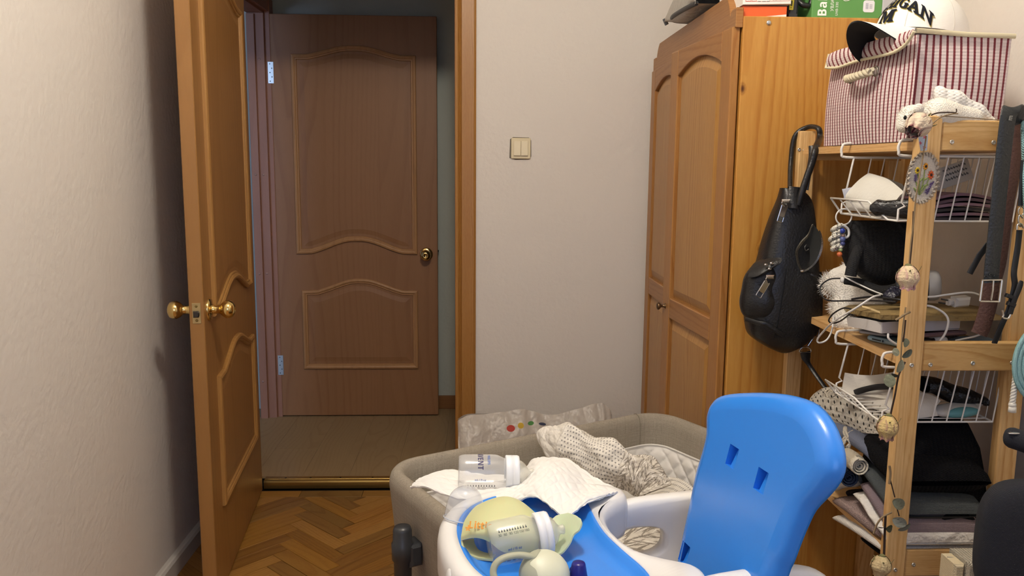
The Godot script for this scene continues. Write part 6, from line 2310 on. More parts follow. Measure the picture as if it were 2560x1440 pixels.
	tube(s, smooth_path([Vector3(1.0073, 0.9943, -1.4), Vector3(0.985, 1.0948, -1.41), Vector3(0.974, 1.2018, -1.42), Vector3(0.9675, 1.2937, -1.43), Vector3(0.9654, 1.3573, -1.44), Vector3(0.9848, 1.3802, -1.47), Vector3(1.0177, 1.3681, -1.51)]), 0.004, 8)
	obj("handle", s, M("8fb9ba", 0.85, 0, {"bump": "knit", "tri": Vector3(30, 30, 30)}), t, true)
	s = mb()
	for q in 3:
		pts = []
		for i in 26:
			var u := i / 25.0
			var p := Vector3(0.9771, 0.9213, -1.41).lerp(Vector3(0.9759, 0.8662, -1.41), u)
			var a := u * TAU * 3.0 + q * TAU / 3.0
			pts.append(p + Vector3(cos(a), 0, sin(a)) * 0.0026)
		tube(s, pts, 0.003, 8)
	obj("cord", s, M("d8d4c9", 0.9), t, true)
	s = mb()
	cushion(s, xform(Vector3(0.9762, 0.8631, -1.41)), Vector3(0.0065, 0.006, 0.0065), 0.9, 0, 0, 14, 8)
	lathe(s, xform(Vector3(0.9769, 0.8494, -1.41)), [Vector2(0, 0), Vector2(0.007, 0), Vector2(0.0065, 0.010), Vector2(0.004, 0.012)], 14)
	obj("cord_knot", s, M("d8d4c9", 0.9), t, true)

# ---------- clothes on the bottom shelf
func fold(called: String, label: String, cat: String, m: Material, path: Array, half: float, deep: float, amp := 0.006, group := ""):
	# folded cloth whose folded edge runs along path and which lies back towards the wall
	var s := mb()
	var p := smooth_path(path, 5)
	var rows := []
	var n := p.size()
	for i in n:
		var e := sin(PI * clampf(0.05 + 0.9 * i / (n - 1.0), 0, 1)) ** 0.25
		if i == 0 or i == n - 1: e = 0.15
		var h: float = half * e
		var rr := []
		for j in 28:
			var a := TAU * j / 28
			var q: Vector3 = p[i] + Vector3(deep * 0.5 - deep * 0.5 * sgnpow(cos(a), 0.55), h * sgnpow(sin(a), 0.75), 0)
			q += Vector3(-0.4, 1, 0.3) * lump(q, 0.16) * amp * (1.0 if e > 0.3 else 0.3)
			rr.append(q)
		rows.append(rr)
	grid(s, rows, true, true)
	return tag(obj(called, s, m), label, cat, group)

func cloth_roll(called: String, label: String, cat: String, m: Material, a: Vector3, b: Vector3, r: float, inner: Material):
	# rolled cloth; its spiral end faces the camera side at b
	var t = thing(called, label, cat, (a + b) / 2 - Vector3(0, r, 0))
	var s := mb()
	var path := []
	var rad := []
	for i in 14:
		var u := i / 13.0
		path.append(a.lerp(b, u) + Vector3(0, lump(a.lerp(b, u), 0.2) * 0.006, 0))
		rad.append(r * (0.9 + 0.1 * sin(u * 9.0)) * (0.75 if i == 0 else 1.0))
	tube(s, path, rad, 22, false, 1.0, true)
	obj("roll", s, m, t, true)
	var d := (b - a).normalized()
	var x := d.cross(Vector3.UP).normalized()
	var y := x.cross(d)
	s = mb()
	var sp := []
	for i in 70:
		var u := i / 69.0
		var ang := u * TAU * 3.2
		sp.append(b + d * (0.003 + 0.008 * u) + (x * cos(ang) + y * sin(ang)) * r * (0.15 + 0.85 * u))
	strap(s, sp, d, 0.018, 0.003)
	obj("spiral_end", s, inner, t, true)
	return t

func lower_shelf():
	eyelet_tex()
	var grey := cloth("6b7080")
	# bottom of the heap first
	fold("white_shirt", "white cotton garment lowest in the heap, its edge over the bottom shelf's front", "clothing", cloth("cfcac3"), [Vector3(0.8, 0.5027, -1.7246), Vector3(0.795, 0.5164, -1.6737), Vector3(0.795, 0.5287, -1.5978), Vector3(0.8, 0.5328, -1.5374), Vector3(0.81, 0.531, -1.494)], 0.013, 0.2, 0.006)
	fold("black_trousers", "black folded garment at the very bottom of the heap beside the lowest rose", "clothing", cloth("141416"), [Vector3(0.83, 0.4907, -1.6482), Vector3(0.825, 0.5016, -1.5754), Vector3(0.83, 0.5055, -1.5102)], 0.014, 0.2, 0.004)
	fold("fleece_top", "pinkish brown fleece folded between two white garments in the heap", "clothing", cloth("a28d88", "fur", 14.0, 0.6), [Vector3(0.8, 0.5413, -1.7307), Vector3(0.79, 0.5598, -1.6492), Vector3(0.795, 0.5594, -1.5933), Vector3(0.8, 0.5595, -1.5415), Vector3(0.81, 0.5567, -1.511)], 0.019, 0.2, 0.006)
	fold("ruffled_top", "white top with crumpled neckline above the pinkish fleece in the heap", "clothing", cloth("dad5cd", "crumple", 6.0, 0.6), [Vector3(0.8, 0.5971, -1.6344), Vector3(0.79, 0.6032, -1.5803), Vector3(0.795, 0.5844, -1.5437), Vector3(0.8, 0.5699, -1.5012), Vector3(0.81, 0.5536, -1.4911)], 0.011, 0.2, 0.010)
	fold("mauve_sweater", "mauve grey sweater folded under the dark grey trousers in the heap", "clothing", cloth("7f7074"), [Vector3(0.805, 0.6262, -1.616), Vector3(0.8, 0.6185, -1.5646), Vector3(0.805, 0.5976, -1.5238), Vector3(0.815, 0.573, -1.4944)], 0.016, 0.19, 0.006)
	fold("dark_trousers", "dark grey trousers folded against the near post in the heap", "clothing", cloth("4b4f50"), [Vector3(0.81, 0.6563, -1.6463), Vector3(0.805, 0.6526, -1.5875), Vector3(0.81, 0.6334, -1.5395), Vector3(0.82, 0.6088, -1.4986)], 0.017, 0.19, 0.005)
	var cr = cloth_roll("rolled_shirt", "cream rolled garment lowest on the left of the heap, its spiral end showing", "clothing", cloth("c0b9a8"), Vector3(0.83, 0.616, -1.6678), Vector3(0.79, 0.5819, -1.7182), 0.013, cloth("b5ae9c"))
	cloth_roll("rolled_jeans", "blue denim roll sticking out below the beige roll in the heap", "clothing", M("4f5a6d", 0.9, 0, {"bump": "weave", "tri": Vector3(40, 40, 40), "bs": 0.6}), Vector3(0.81, 0.6334, -1.824), Vector3(0.8, 0.6278, -1.6663), 0.020, cloth("363f52"))
	cloth_roll("rolled_trousers", "beige trousers rolled up on top of the denim roll, ruffled at the end", "clothing", cloth("b3aa98"), Vector3(0.8, 0.6656, -1.8166), Vector3(0.795, 0.6729, -1.6148), 0.019, cloth("c9c2b0", "crumple", 8.0, 0.8))
	fold("grey_blue_shirt", "grey blue shirt folded under the fringed scarf in the heap", "clothing", grey, [Vector3(0.81, 0.6865, -1.8674), Vector3(0.8, 0.6999, -1.7663), Vector3(0.8, 0.705, -1.6745), Vector3(0.805, 0.7012, -1.6094), Vector3(0.82, 0.6809, -1.5931)], 0.019, 0.19, 0.007)
	fold("navy_garment", "dark navy garment wedged at the back between the rolls and the pinkish fleece", "clothing", cloth("1c1d26"), [Vector3(0.86, 0.495, -1.9043), Vector3(0.85, 0.5194, -1.8092), Vector3(0.84, 0.567, -1.7009), Vector3(0.84, 0.5928, -1.6571)], 0.018, 0.12, 0.004)
	# black sweater heap in the middle and the large black pile to the right of the near post
	fold("black_sweater", "black sweater heaped just left of the near post, over the dark trousers", "clothing", cloth("121214", "knit", 30.0, 0.4), [Vector3(0.82, 0.6934, -1.6814), Vector3(0.81, 0.7048, -1.6115), Vector3(0.815, 0.6898, -1.5585), Vector3(0.825, 0.6737, -1.5027)], 0.034, 0.19, 0.012)
	var s := mb()
	var rows := []
	for q in [[1092, 0.875, 0.990, -1.60, -1.66, 1.0], [1102, 0.87, 1.010, -1.57, -1.70, 1.0], [1160, 0.87, 1.028, -1.545, -1.74, 1.0], [1230, 0.865, 1.040, -1.535, -1.77, 1.0], [1300, 0.86, 1.048, -1.53, -1.78, 1.0], [1340, 0.86, 1.050, -1.528, -1.78, 1.0], [1374, 0.87, 1.046, -1.53, -1.76, 1.0]]:
		var y = 1.288 - (q[0] - 417) / 2030.0 * 1.54 - 0.0
		var rr := []
		for j in 40:
			var a := TAU * j / 40
			var p := Vector3((q[1] + q[2]) / 2 + (q[2] - q[1]) / 2 * sgnpow(cos(a), 0.45), y, (q[3] + q[4]) / 2 + (q[3] - q[4]) / 2 * sgnpow(sin(a), 0.45))
			p += Vector3(0.4, 0.4, 1) * lump(p, 0.1) * 0.014
			rr.append(p)
		rows.append(rr)
	grid(s, rows, true, false)
	soft(s)
	var c := Vector3.ZERO
	for p in rows[0]: c += p / 40.0
	for j in 40: tri(s, c + Vector3(0, 0.012, 0), rows[0][(j + 1) % 40], rows[0][j])
	tag(obj("black_clothes_pile", s, cloth("111113", "knit", 30.0, 0.4)), "large heap of black clothing on the bottom shelf to the right of the near post", "clothing")
	s = mb()
	tube(s, smooth_path([Vector3(0.8805, 0.5823, -1.515), Vector3(0.9056, 0.5827, -1.51), Vector3(0.9289, 0.5977, -1.51), Vector3(0.9611, 0.6043, -1.51), Vector3(0.988, 0.593, -1.512), Vector3(1.0056, 0.5658, -1.515)]), 0.006, 10)
	tag(obj("black_waistband", s, cloth("1b1d1f")), "rounded black waistband lying across the front of the black heap", "clothing")
	s = mb()
	cushion(s, xform(Vector3(0.9883, 0.7565, -1.62)), Vector3(0.035, 0.010, 0.04), 0.8, 0.004, 0.3)
	tag(obj("beige_cloth", s, cloth("6e655a")), "beige cloth edge showing on top of the black heap under the lower basket", "cloth")
	# eyelet scarf with tassels over the heap
	var t = thing("eyelet_scarf", "white scarf with black eyelets and tassels spread over the heap of clothes", "scarf", Vector3(0.82, 0.7257, -1.7218))
	s = mb()
	sheet(s, [[Vector3(0.8266, 0.7354, -1.93), Vector3(0.8386, 0.7591, -1.9), Vector3(0.8554, 0.7777, -1.84), Vector3(0.8702, 0.7839, -1.76), Vector3(0.881, 0.7842, -1.68), Vector3(0.9047, 0.7823, -1.6)], [Vector3(0.8048, 0.7289, -1.9), Vector3(0.8226, 0.7455, -1.86), Vector3(0.8344, 0.7621, -1.78), Vector3(0.8473, 0.7692, -1.7), Vector3(0.8568, 0.773, -1.63), Vector3(0.8888, 0.779, -1.57)], [Vector3(0.8007, 0.7127, -1.88), Vector3(0.8078, 0.7134, -1.82), Vector3(0.8188, 0.7278, -1.75), Vector3(0.8315, 0.7347, -1.68), Vector3(0.8401, 0.7489, -1.61), Vector3(0.8751, 0.7646, -1.55)], [Vector3(0.8165, 0.6908, -1.86), Vector3(0.8195, 0.7016, -1.79), Vector3(0.8229, 0.7118, -1.73), Vector3(0.8277, 0.7227, -1.67), Vector3(0.8365, 0.7402, -1.61), Vector3(0.8758, 0.7562, -1.55)]], 8, 0.004, 0.010, 0.22)
	obj("cloth", s, M("ffffff", 0.9, 0, {"tex": "eyelet", "bump": "crumple"}), t, true)
	for q in [[Vector3(0.8153, 0.7163, -1.7), Vector3(0.7978, 0.7087, -1.69), Vector3(0.7855, 0.694, -1.68), Vector3(0.7734, 0.6758, -1.68)], [Vector3(0.8102, 0.7245, -1.72), Vector3(0.7993, 0.7133, -1.69), Vector3(0.8009, 0.703, -1.68), Vector3(0.7985, 0.6866, -1.68)], [Vector3(0.8104, 0.6977, -1.87), Vector3(0.8005, 0.6844, -1.88), Vector3(0.8075, 0.6788, -1.86)], [Vector3(0.8282, 0.7435, -1.85), Vector3(0.828, 0.7575, -1.87), Vector3(0.8402, 0.7654, -1.87), Vector3(0.8466, 0.7582, -1.85)], [Vector3(0.8327, 0.7562, -1.84), Vector3(0.8416, 0.7737, -1.83), Vector3(0.8428, 0.7619, -1.82), Vector3(0.832, 0.7523, -1.82)], [Vector3(0.8109, 0.7008, -1.86), Vector3(0.8045, 0.6996, -1.88), Vector3(0.7949, 0.6946, -1.88)]]:
		s = mb()
		for k in 3:
			var pts := []
			for p in q: pts.append(p + Vector3(rng.randf_range(-0.004, 0.004), rng.randf_range(-0.004, 0.004), 0.006 + 0.003 * k))
			tube(s, smooth_path(pts, 5), 0.0028, 6)
		obj("tassel", s, cloth("bdb4a4", "knit", 30.0, 0.5), t, true)

func eyelet_tex():
	var im := Image.create(512, 256, false, Image.FORMAT_RGB8)
	var r := RandomNumberGenerator.new()
	r.seed = 5
	for y in 256:
		for x in 512:
			var v := 0.70 + r.randf_range(-0.03, 0.03)
			im.set_pixel(x, y, Color(v, v * 0.965, v * 0.90))
	for i in 16:
		for j in 9:
			var cx := 20 + i * 31 + (15 if j % 2 else 0)
			var cy := 16 + j * 28
			for y in range(-9, 10):
				for x in range(-4, 5):
					if (x * x) / 11.0 + (y * y) / 70.0 < 1.0: im.set_pixel(posmod(cx + x + y / 3, 512), posmod(cy + y, 256), Color(0.06, 0.055, 0.05))
	T.eyelet = ImageTexture.create_from_image(im)

# ---------- bassinet
const BU := Vector3(0.871, 0, -0.491)    # along its far side
const BV := Vector3(0.491, 0, 0.871)     # along its short side, towards the camera
const BO := Vector3(-0.247, 0, -1.835)   # its far left corner on plan

func rim_path(inset_by: float, y: float, r: float, n := 10) -> Array:
	var L := 0.875
	var W := 0.50
	var out := []
	var p := rrect(inset_by, inset_by, L - inset_by, W - inset_by, maxf(r - inset_by, 0.02), n)
	var c := p.size()
	for i in c:   # subdivide the straight runs
		var a := p[i]
		var b := p[(i + 1) % c]
		var k := maxi(1, int(a.distance_to(b) / 0.02))
		for j in k:
			var q := a.lerp(b, float(j) / k)
			var low := smoothstep(0.405, 0.485, q.y)   # the side towards the bed is let down
			out.append(BO + BU * q.x + BV * q.y + Vector3(0, lerpf(y, 0.29 + (y - 0.29) * 0.42, low), 0))
	return out

func bassinet():
	var t = thing("bassinet", "grey fabric bedside bassinet with white quilted lining behind the high chair", "bassinet", BO + BU * 0.45 + BV * 0.25)
	var fab := M("afa79b", 0.95, 0, {"tex": "linen", "tri": Vector3(5, 5, 5)})
	var s := mb()
	var prof := [[0.052, 0.29], [0.036, 0.32], [0.020, 0.40], [0.010, 0.47], [0.004, 0.53], [0.0, 0.565], [0.0005, 0.578], [0.004, 0.590], [0.011, 0.598], [0.020, 0.601], [0.029, 0.597], [0.035, 0.588], [0.038, 0.575], [0.040, 0.51]]
	var rows := []
	for q in prof: rows.append(rim_path(q[0], q[1], 0.10))
	rows = same_count(rows)
	grid(s, rows, true, true)
	obj("fabric_wall", s, fab, t, true)
	s = mb()
	for u in [0.775]:
		var pts := []
		for q in prof.slice(4): pts.append(BO + BU * u + BV * (q[0] - 0.0004) + Vector3(0, q[1] + 0.0006, 0))
		tube(s, pts, 0.0011, 6)
	obj("seam", s, M("7b7364", 0.95), t, true)
	# white lining with raised diamond quilting
	s = mb()
	var lin_rows := []
	for k in 64:
		var v := k / 63.0
		lin_rows.append(rim_path(0.0405 + 0.012 * v, lerpf(0.516, 0.30, v), 0.10))
	lin_rows = same_count(lin_rows, 4)
	var nr := lin_rows.size()
	var nc: int = lin_rows[0].size()
	var ctr := BO + BU * 0.45 + BV * 0.25
	for i in nr:
		for j in nc:
			var a := j * 2.55 / nc / 0.058
			var b := i * 0.00343 / 0.058
			var d := minf(absf(sin((a + b) * PI)), absf(sin((a - b) * PI)))
			var inward: Vector3 = (ctr - lin_rows[i][j])
			inward.y = 0
			lin_rows[i][j] += inward.normalized() * (0.0075 * pow(d, 0.5)) * smoothstep(0.0, 6.0, float(i))
	grid(s, lin_rows, true, true)
	obj("lining", s, cloth("efece7", "weave", 60.0, 0.2), t, true)
	s = mb()
	tube(s, rim_path(0.0415, 0.515, 0.10), 0.0028, 8, true)
	obj("lining_piping", s, M("dedad4", 0.9), t, true)
	s = mb()
	var pl := PackedVector2Array()
	for q in rrect(0.05, 0.05, 0.85, 0.45, 0.06, 6): pl.append(q)
	extrude(s, pl, Transform3D(Basis(BU, BV, Vector3.UP), BO + Vector3(0, 0.30, 0)) if BU.cross(BV).y > 0 else Transform3D(Basis(BU, BV, -Vector3.UP), BO + Vector3(0, 0.365, 0)), 0.06, 0.015, 3)
	obj("mattress", s, cloth("dedad4", "weave", 60.0, 0.2), t, true)
	# tubular legs at both short ends
	var dk := M("35373a", 0.35)
	for e in 2:
		var x := -0.028 if e == 0 else 0.928
		var base := BO + BU * x + BV * (0.215 if e == 0 else 0.25)
		s = mb()
		lathe(s, xform(base), [Vector2(0.0, 0.02), Vector2(0.019, 0.02), Vector2(0.019, 0.455), Vector2(0.023, 0.46), Vector2(0.024, 0.495), Vector2(0.021, 0.499), Vector2(0.020, 0.525), Vector2(0.017, 0.532), Vector2(0, 0.533)], 24)
		obj("leg", s, dk, t, true)
		s = mb()
		var sd := -1.0 if e == 0 else 1.0
		obox(s, Transform3D(Basis(BU, Vector3.UP, BV if BU.cross(Vector3.UP).dot(BV) > 0 else -BV), base + Vector3(0, 0.47, 0) - BU * sd * 0.022), Vector3(0.03, 0.05, 0.05), 0.006)
		obj("bracket", s, dk, t, true)
		s = mb()
		tube(s, [base + BV * -0.26 + Vector3(0, 0.02, 0), base + BV * 0.22 + Vector3(0, 0.02, 0)], 0.018, 16)
		obj("foot_bar", s, dk, t, true)
	quilt()
	shopping_bag()

func same_count(rows: Array, dense := 1) -> Array:   # resample closed rows to one count, by length
	var out := []
	var n: int = rows[0].size() * dense
	for r in rows:
		var c: int = r.size()
		var cum := [0.0]
		for i in c: cum.append(cum[i] + r[i].distance_to(r[(i + 1) % c]))
		var rr := []
		var k := 0
		for j in n:
			var d: float = cum[c] * j / n
			while cum[k + 1] < d: k += 1
			rr.append(r[k].lerp(r[(k + 1) % c], (d - cum[k]) / maxf(cum[k + 1] - cum[k], 1e-6)))
		out.append(rr)
	return out

func quilt():
	# printed cotton: plain at one end, grey dots, then a leaf print
	var W := 1024
	var H := 512
	var im := Image.create(W, H, false, Image.FORMAT_RGB8)
	im.fill(Color("e6e1d7"))
	for i in range(0, 60):
		for j in range(0, 32):
			var cx := 300 + i * 16 + (8 if j % 2 else 0)
			if cx > 700: continue
			for y in range(-4, 5):
				for x in range(-4, 5):
					if x * x + y * y < 13: im.set_pixel(clampi(cx + x, 0, W - 1), posmod(j * 16 + y, H), Color("8d8a86"))
	var r := RandomNumberGenerator.new()
	r.seed = 21
	im.fill_rect(Rect2i(640, 0, W - 640, H), Color("d9d2c6"))
	for k in 900:
		var x0 := r.randf_range(640, W - 1)
		var y0 := r.randf_range(0, H)
		var a := r.randf_range(-0.5, 0.5) + (1.2 if int(x0 / 60) % 2 else -1.2)
		for i in 44:
			var w := int(5.0 * sin(PI * i / 44.0)) + 1
			for q in w:
				var x := int(x0 + cos(a) * i - sin(a) * q)
				var y := int(y0 + sin(a) * i + cos(a) * q)
				if x >= 640 and x < W: im.set_pixel(x, posmod(y, H), Color("8e867b") if k % 3 else Color("efeae2"))
	for y in H:
		for x in [280, 281, 282, 283, 640, 641, 642, 643]: im.set_pixel(x, y, Color("c9c3b8"))
	im.rotate_90(CLOCKWISE)
	T.quilt = ImageTexture.create_from_image(im)
	var t = thing("baby_quilt", "white and grey patterned quilt bunched up in the bassinet, one corner peaking", "quilt", BO + BU * 0.5 + BV * 0.2 + Vector3(0, 0.36, 0))
	var s := mb()
	var spine := smooth_path([Vector3(0.1657, 0.6376, -1.98), Vector3(0.1713, 0.621, -1.97), Vector3(0.197, 0.6072, -1.94), Vector3(0.2474, 0.5986, -1.9), Vector3(0.2861, 0.5928, -1.86), Vector3(0.3297, 0.582, -1.83), Vector3(0.3758, 0.5698, -1.82), Vector3(0.4024, 0.5608, -1.8), Vector3(0.4103, 0.5452, -1.79)], 7)
	var rads := []
	var n := spine.size()
	for i in n:
		var u := i / (n - 1.0)
		rads.append(0.008 + 0.040 * smoothstep(0.0, 0.22, u) * (1.0 - 0.35 * smoothstep(0.55, 1.0, u)) + 0.006 * sin(u * 26.0))
	var rows := []
	for i in n:
		var t0: Vector3 = (spine[mini(i + 1, n - 1)] - spine[maxi(i - 1, 0)]).normalized()
		var side := t0.cross(Vector3(0, 0, 1)).normalized()
		var out := side.cross(t0)
		var rr := []
		for j in 44:
			var a := TAU * j / 44
			var rad: float = rads[i]
			rad *= 1.0 + 0.10 * sin(a * 5.0 + i * 0.35) + 0.05 * absf(sin(a * 7.0 - i * 0.5))
			var p: Vector3 = spine[i] + (side * cos(a) + out * sin(a) * 0.62) * rad
			p += (p - spine[i]).normalized() * lump(p, 0.22) * 0.014
			rr.append(p)
		rows.append(rr)
	grid(s, rows, true)
	obj("quilt_fold", s, M("ffffff", 0.92, 0, {"tex": "quilt", "bump": "crumple", "bs": 0.7}), t, true)
	# the rest spread over the mattress, seen through the arm of the high chair
	s = mb()
	rows = []
	for i in 5:
		var rr := []
		for j in 6:
			var p := BO + BU * (0.22 + 0.11 * j) + BV * (0.08 + 0.085 * i) + Vector3(0, 0.39 + 0.03 * sin(i * 1.7 + j * 1.1) + 0.02 * cos(j * 2.3) + 0.05 * sin(PI * i / 4.0), 0)
			rr.append(p)
		rows.append(rr)
	rows.reverse()
	sheet(s, rows, 6, 0.012, 0.03, 0.14)
	obj("quilt_spread", s, M("ffffff", 0.92, 0, {"tex": "quilt", "bump": "crumple", "bs": 0.6, "uv": Vector3(1, -1, 1)}), t, true)

func shopping_bag():
	var t = thing("shopping_bag", "crumpled translucent white plastic bag with coloured print on the floor behind the bassinet", "bag", Vector3(0.22, 0, -2.93))
	var s := mb()
	var ctrl := []
	var top := [Vector3(-0.0754, 0.3577, -2.93), Vector3(-0.0412, 0.3792, -2.93), Vector3(0.0336, 0.3806, -2.95), Vector3(0.1468, 0.3928, -2.96), Vector3(0.2157, 0.3786, -2.97), Vector3(0.2767, 0.3675, -2.97), Vector3(0.36, 0.3924, -2.97), Vector3(0.4219, 0.4081, -2.98), Vector3(0.468, 0.4033, -2.98), Vector3(0.498, 0.3685, -2.97)]
	for k in 7:
		var v := k / 6.0
		var rr := []
		for q in top:
			var y: float = lerpf(q.y, 0.005, v)
			var zz: float = q.z + (0.13 * sin(PI * minf(v * 0.8 + 0.08, 1.0)))
			rr.append(Vector3(q.x + 0.012 * sin(v * 4.0 + q.x * 20.0), y, zz))
		ctrl.append(rr)
	ctrl.reverse()
	sheet(s, ctrl, 6, 0.0, 0.024, 0.1, func(u, v): return 0.006 * absf(sin(u * 31.0 + v * 7.0)))
	var back := []
	for r in ctrl:
		var b := []
		for q in r: b.append(Vector3(q.x, q.y * 0.96, minf(q.z, -2.965) - 0.05 * smoothstep(0.42, 0.2, q.y)))
		b.reverse()
		back.append(b)
	sheet(s, back, 4, 0.0, 0.012, 0.1)
	obj("film", s, M("c0b9b0", 0.35, 0, {"bump": "crumple", "tri": Vector3(2.5, 2.5, 2.5), "bs": 0.35, "alpha": 0.9}), t, true)
	var k := 0
	for q in [[1277, 1071, 0.030, 0.016, "c2483c", 0.0], [1302, 1064, 0.022, 0.012, "d3b03c", 10.0], [1327, 1058, 0.022, 0.010, "4f8a48", 8.0], [1356, 1060, 0.026, 0.007, "3c4258", -8.0]]:
		s = mb()
		var p := PackedVector2Array()
		for i in 20: p.append(Vector2(cos(TAU * i / 20) * q[2] * 0.5, sin(TAU * i / 20) * q[3] * (0.75 if k != 1 else 0.9)))
		extrude(s, p, xform(print_at(k), Vector3(-12, 0, q[5])), 0.002)
		obj("print_mark", s, M(q[4], 0.5), t, true)
		k += 1

func print_at(k: int) -> Vector3:
	return [Vector3(0.1067, 0.3613, -2.8), Vector3(0.1427, 0.37, -2.805), Vector3(0.1788, 0.3771, -2.81), Vector3(0.2207, 0.374, -2.81)][k]

# ---------- high chair. Own axes on plan: f towards the tray's front, s towards the camera
const CF := Vector3(-0.977, 0, 0.213)
const CS := Vector3(0.213, 0, 0.977)
const CO := Vector3(0.0975, 0.745, -1.135)

func ch(f: float, s: float, y := 0.0) -> Vector3:
	return CO + CF * f + CS * s + Vector3(0, y, 0)

func tray_outline(grow := 0.0) -> PackedVector2Array:   # in (f, s); a bowed front, two horns reaching back
	var p := []
	for i in 13:   # front half
		var a := -PI / 2 + PI * i / 12.0
		p.append(Vector2(-0.02 + (0.178 + grow) * sgnpow(cos(a), 0.8), (0.205 + grow) * sgnpow(sin(a), 0.85)))
	p.append_array([Vector2(-0.10, 0.200 + grow), Vector2(-0.165, 0.178 + grow), Vector2(-0.185 - grow, 0.150), Vector2(-0.178 - grow, 0.118 - grow), Vector2(-0.150 - grow, 0.095 - grow), Vector2(-0.118 - grow, 0.06 - grow * 0.5), Vector2(-0.108 - grow, 0.0), Vector2(-0.118 - grow, -0.06 + grow * 0.5), Vector2(-0.150 - grow, -0.095 + grow), Vector2(-0.178 - grow, -0.118 + grow), Vector2(-0.185 - grow, -0.150), Vector2(-0.165, -0.178 - grow), Vector2(-0.10, -0.200 - grow)])
	return PackedVector2Array(smooth_path(p, 3, true))

func insert_outline() -> PackedVector2Array:
	var p := []
	for i in 13:
		var a := -PI / 2 + PI * i / 12.0
		p.append(Vector2(-0.02 + 0.150 * sgnpow(cos(a), 0.8), 0.178 * sgnpow(sin(a), 0.85)))
	p.append_array([Vector2(-0.07, 0.174), Vector2(-0.100, 0.155), Vector2(-0.106, 0.12), Vector2(-0.098, 0.06), Vector2(-0.093, 0.0), Vector2(-0.098, -0.06), Vector2(-0.106, -0.12), Vector2(-0.100, -0.155), Vector2(-0.07, -0.174)])
	return PackedVector2Array(smooth_path(p, 3, true))

func ring3(p: PackedVector2Array, y: float) -> Array:
	var out := []
	for q in p: out.append(ch(q.x, q.y, y))
	return out

func high_chair():
	var white := M("e9e8e6", 0.3, 0, {"coat": 0.2})
	var blue := M("2f8af0", 0.26, 0, {"coat": 0.35})
	var t = thing("high_chair", "blue and white plastic baby high chair with its tray on, in front of the bassinet", "high chair", Vector3(0.25, 0, -1.15))
	# tray: white shell, its top running in to the edge of the blue insert
	var base := ccw(tray_outline())
	var ins := ccw(insert_outline())
	var s := mb()
	var rows := []
	for q in [[0.012, -0.075], [0.003, -0.070], [0.0, -0.058], [0.0, -0.022], [0.002, -0.010], [0.007, -0.003], [0.013, 0.0]]:
		rows.append(ring3(inset(base, q[0]) if q[0] > 0.0 else base, q[1]))
	for q in [[0.0, 0.0], [0.002, -0.004], [0.003, -0.022]]:
		rows.append(ring3(inset(ins, q[0]) if q[0] > 0.0 else ins, q[1]))
	rows = same_count(rows, 2)
	grid(s, rows, true, false)
	fan(s, inset(base, 0.012), -0.075, true)
	obj("tray", s, white, t, true)
	# blue insert, dished
	s = mb()
	rows = []
	for q in [[0.001, -0.003], [0.003, -0.0015], [0.007, -0.003], [0.013, -0.009], [0.020, -0.0125], [0.032, -0.014]]:
		rows.append(ring3(inset(ins, q[0]), q[1]))
	grid(s, rows, true, false)
	fan(s, inset(ins, 0.032), -0.014, false)
	obj("tray_insert", s, blue, t, true)
	s = mb()
	cushion(s, Transform3D(Basis(CF, Vector3.UP, CS), ch(0.150, 0.045, -0.036)), Vector3(0.010, 0.028, 0.016), 0.9)
	obj("tray_button", s, white, t, true)
	# collars where the tray slides on the arms
	for sd in [-1.0, 1.0]:
		s = mb()
		extrude(s, rrect(-0.024, -0.052, 0.024, 0.004, 0.012), Transform3D(Basis(-CS, Vector3.UP, CF) if (-CS).cross(Vector3.UP).dot(CF) > 0 else Basis(CS, Vector3.UP, CF), ch(-0.178, 0.138 * sd, -0.014)), 0.05, 0.004, 2)
		obj("tray_collar", s, white, t, true)
		# arm with its oval window
		s = mb()
		var outer := []
		var inner := []
		var N := 48
		for i in N:
			var a := TAU * i / N
			outer.append(Vector2(-0.262 + 0.140 * sgnpow(cos(a), 0.55), -0.130 + 0.115 * sgnpow(sin(a), 0.55)))
			inner.append(Vector2(-0.208 + 0.046 * sgnpow(cos(a), 0.8), -0.092 + 0.027 * sgnpow(sin(a), 0.75)))
		var w := 0.030
		var prof := []
		for i in N:
			var o: Vector2 = outer[i]
			var n: Vector2 = inner[i]
			var d := (n - o).normalized()
			var e := 0.014
			prof.append([[o, 0.5], [o + d * 0.001, 0.75], [o + d * e * 0.3, 0.92], [o + d * e, 1.0], [n - d * e * 0.6, 1.0], [n - d * 0.001, 0.88], [n, 0.5], [n - d * 0.001, 0.12], [n - d * e * 0.6, 0.0], [o + d * e, 0.0], [o + d * e * 0.3, 0.08], [o + d * 0.001, 0.25]])
		rows = []
		for k in 12:
			var rr := []
			for i in N:
				var q = prof[i][k]
				rr.append(ch(q[0].x, (0.138 + w * (q[1] - 0.5)) * sd, q[0].y))
			rows.append(rr)
		grid(s, rows, true, sd > 0, true, true)
		obj("arm", s, white, t, true)
	# seat shell between the arms, and four legs
	s = mb()
	extrude(s, rrect(-0.14, -0.15, 0.14, 0.13, 0.04), Transform3D(Basis(CS, -CF, Vector3.UP) if CS.cross(-CF).y > 0 else Basis(-CS, -CF, Vector3.UP), ch(-0.30, 0, -0.27)), 0.05, 0.012, 3)
	obj("seat", s, white, t, true)
	for q in [[-0.13, 0.15], [-0.13, -0.15], [-0.42, 0.15], [-0.42, -0.15]]:
		s = mb()
		tube(s, [ch(q[0], q[1] * 0.85, -0.25), ch(q[0] + (0.09 if q[0] > -0.2 else -0.09), q[1] * 1.35, -0.745)], [0.019, 0.014], 16)
		obj("leg", s, white, t, true)
	seat_back(t, blue)

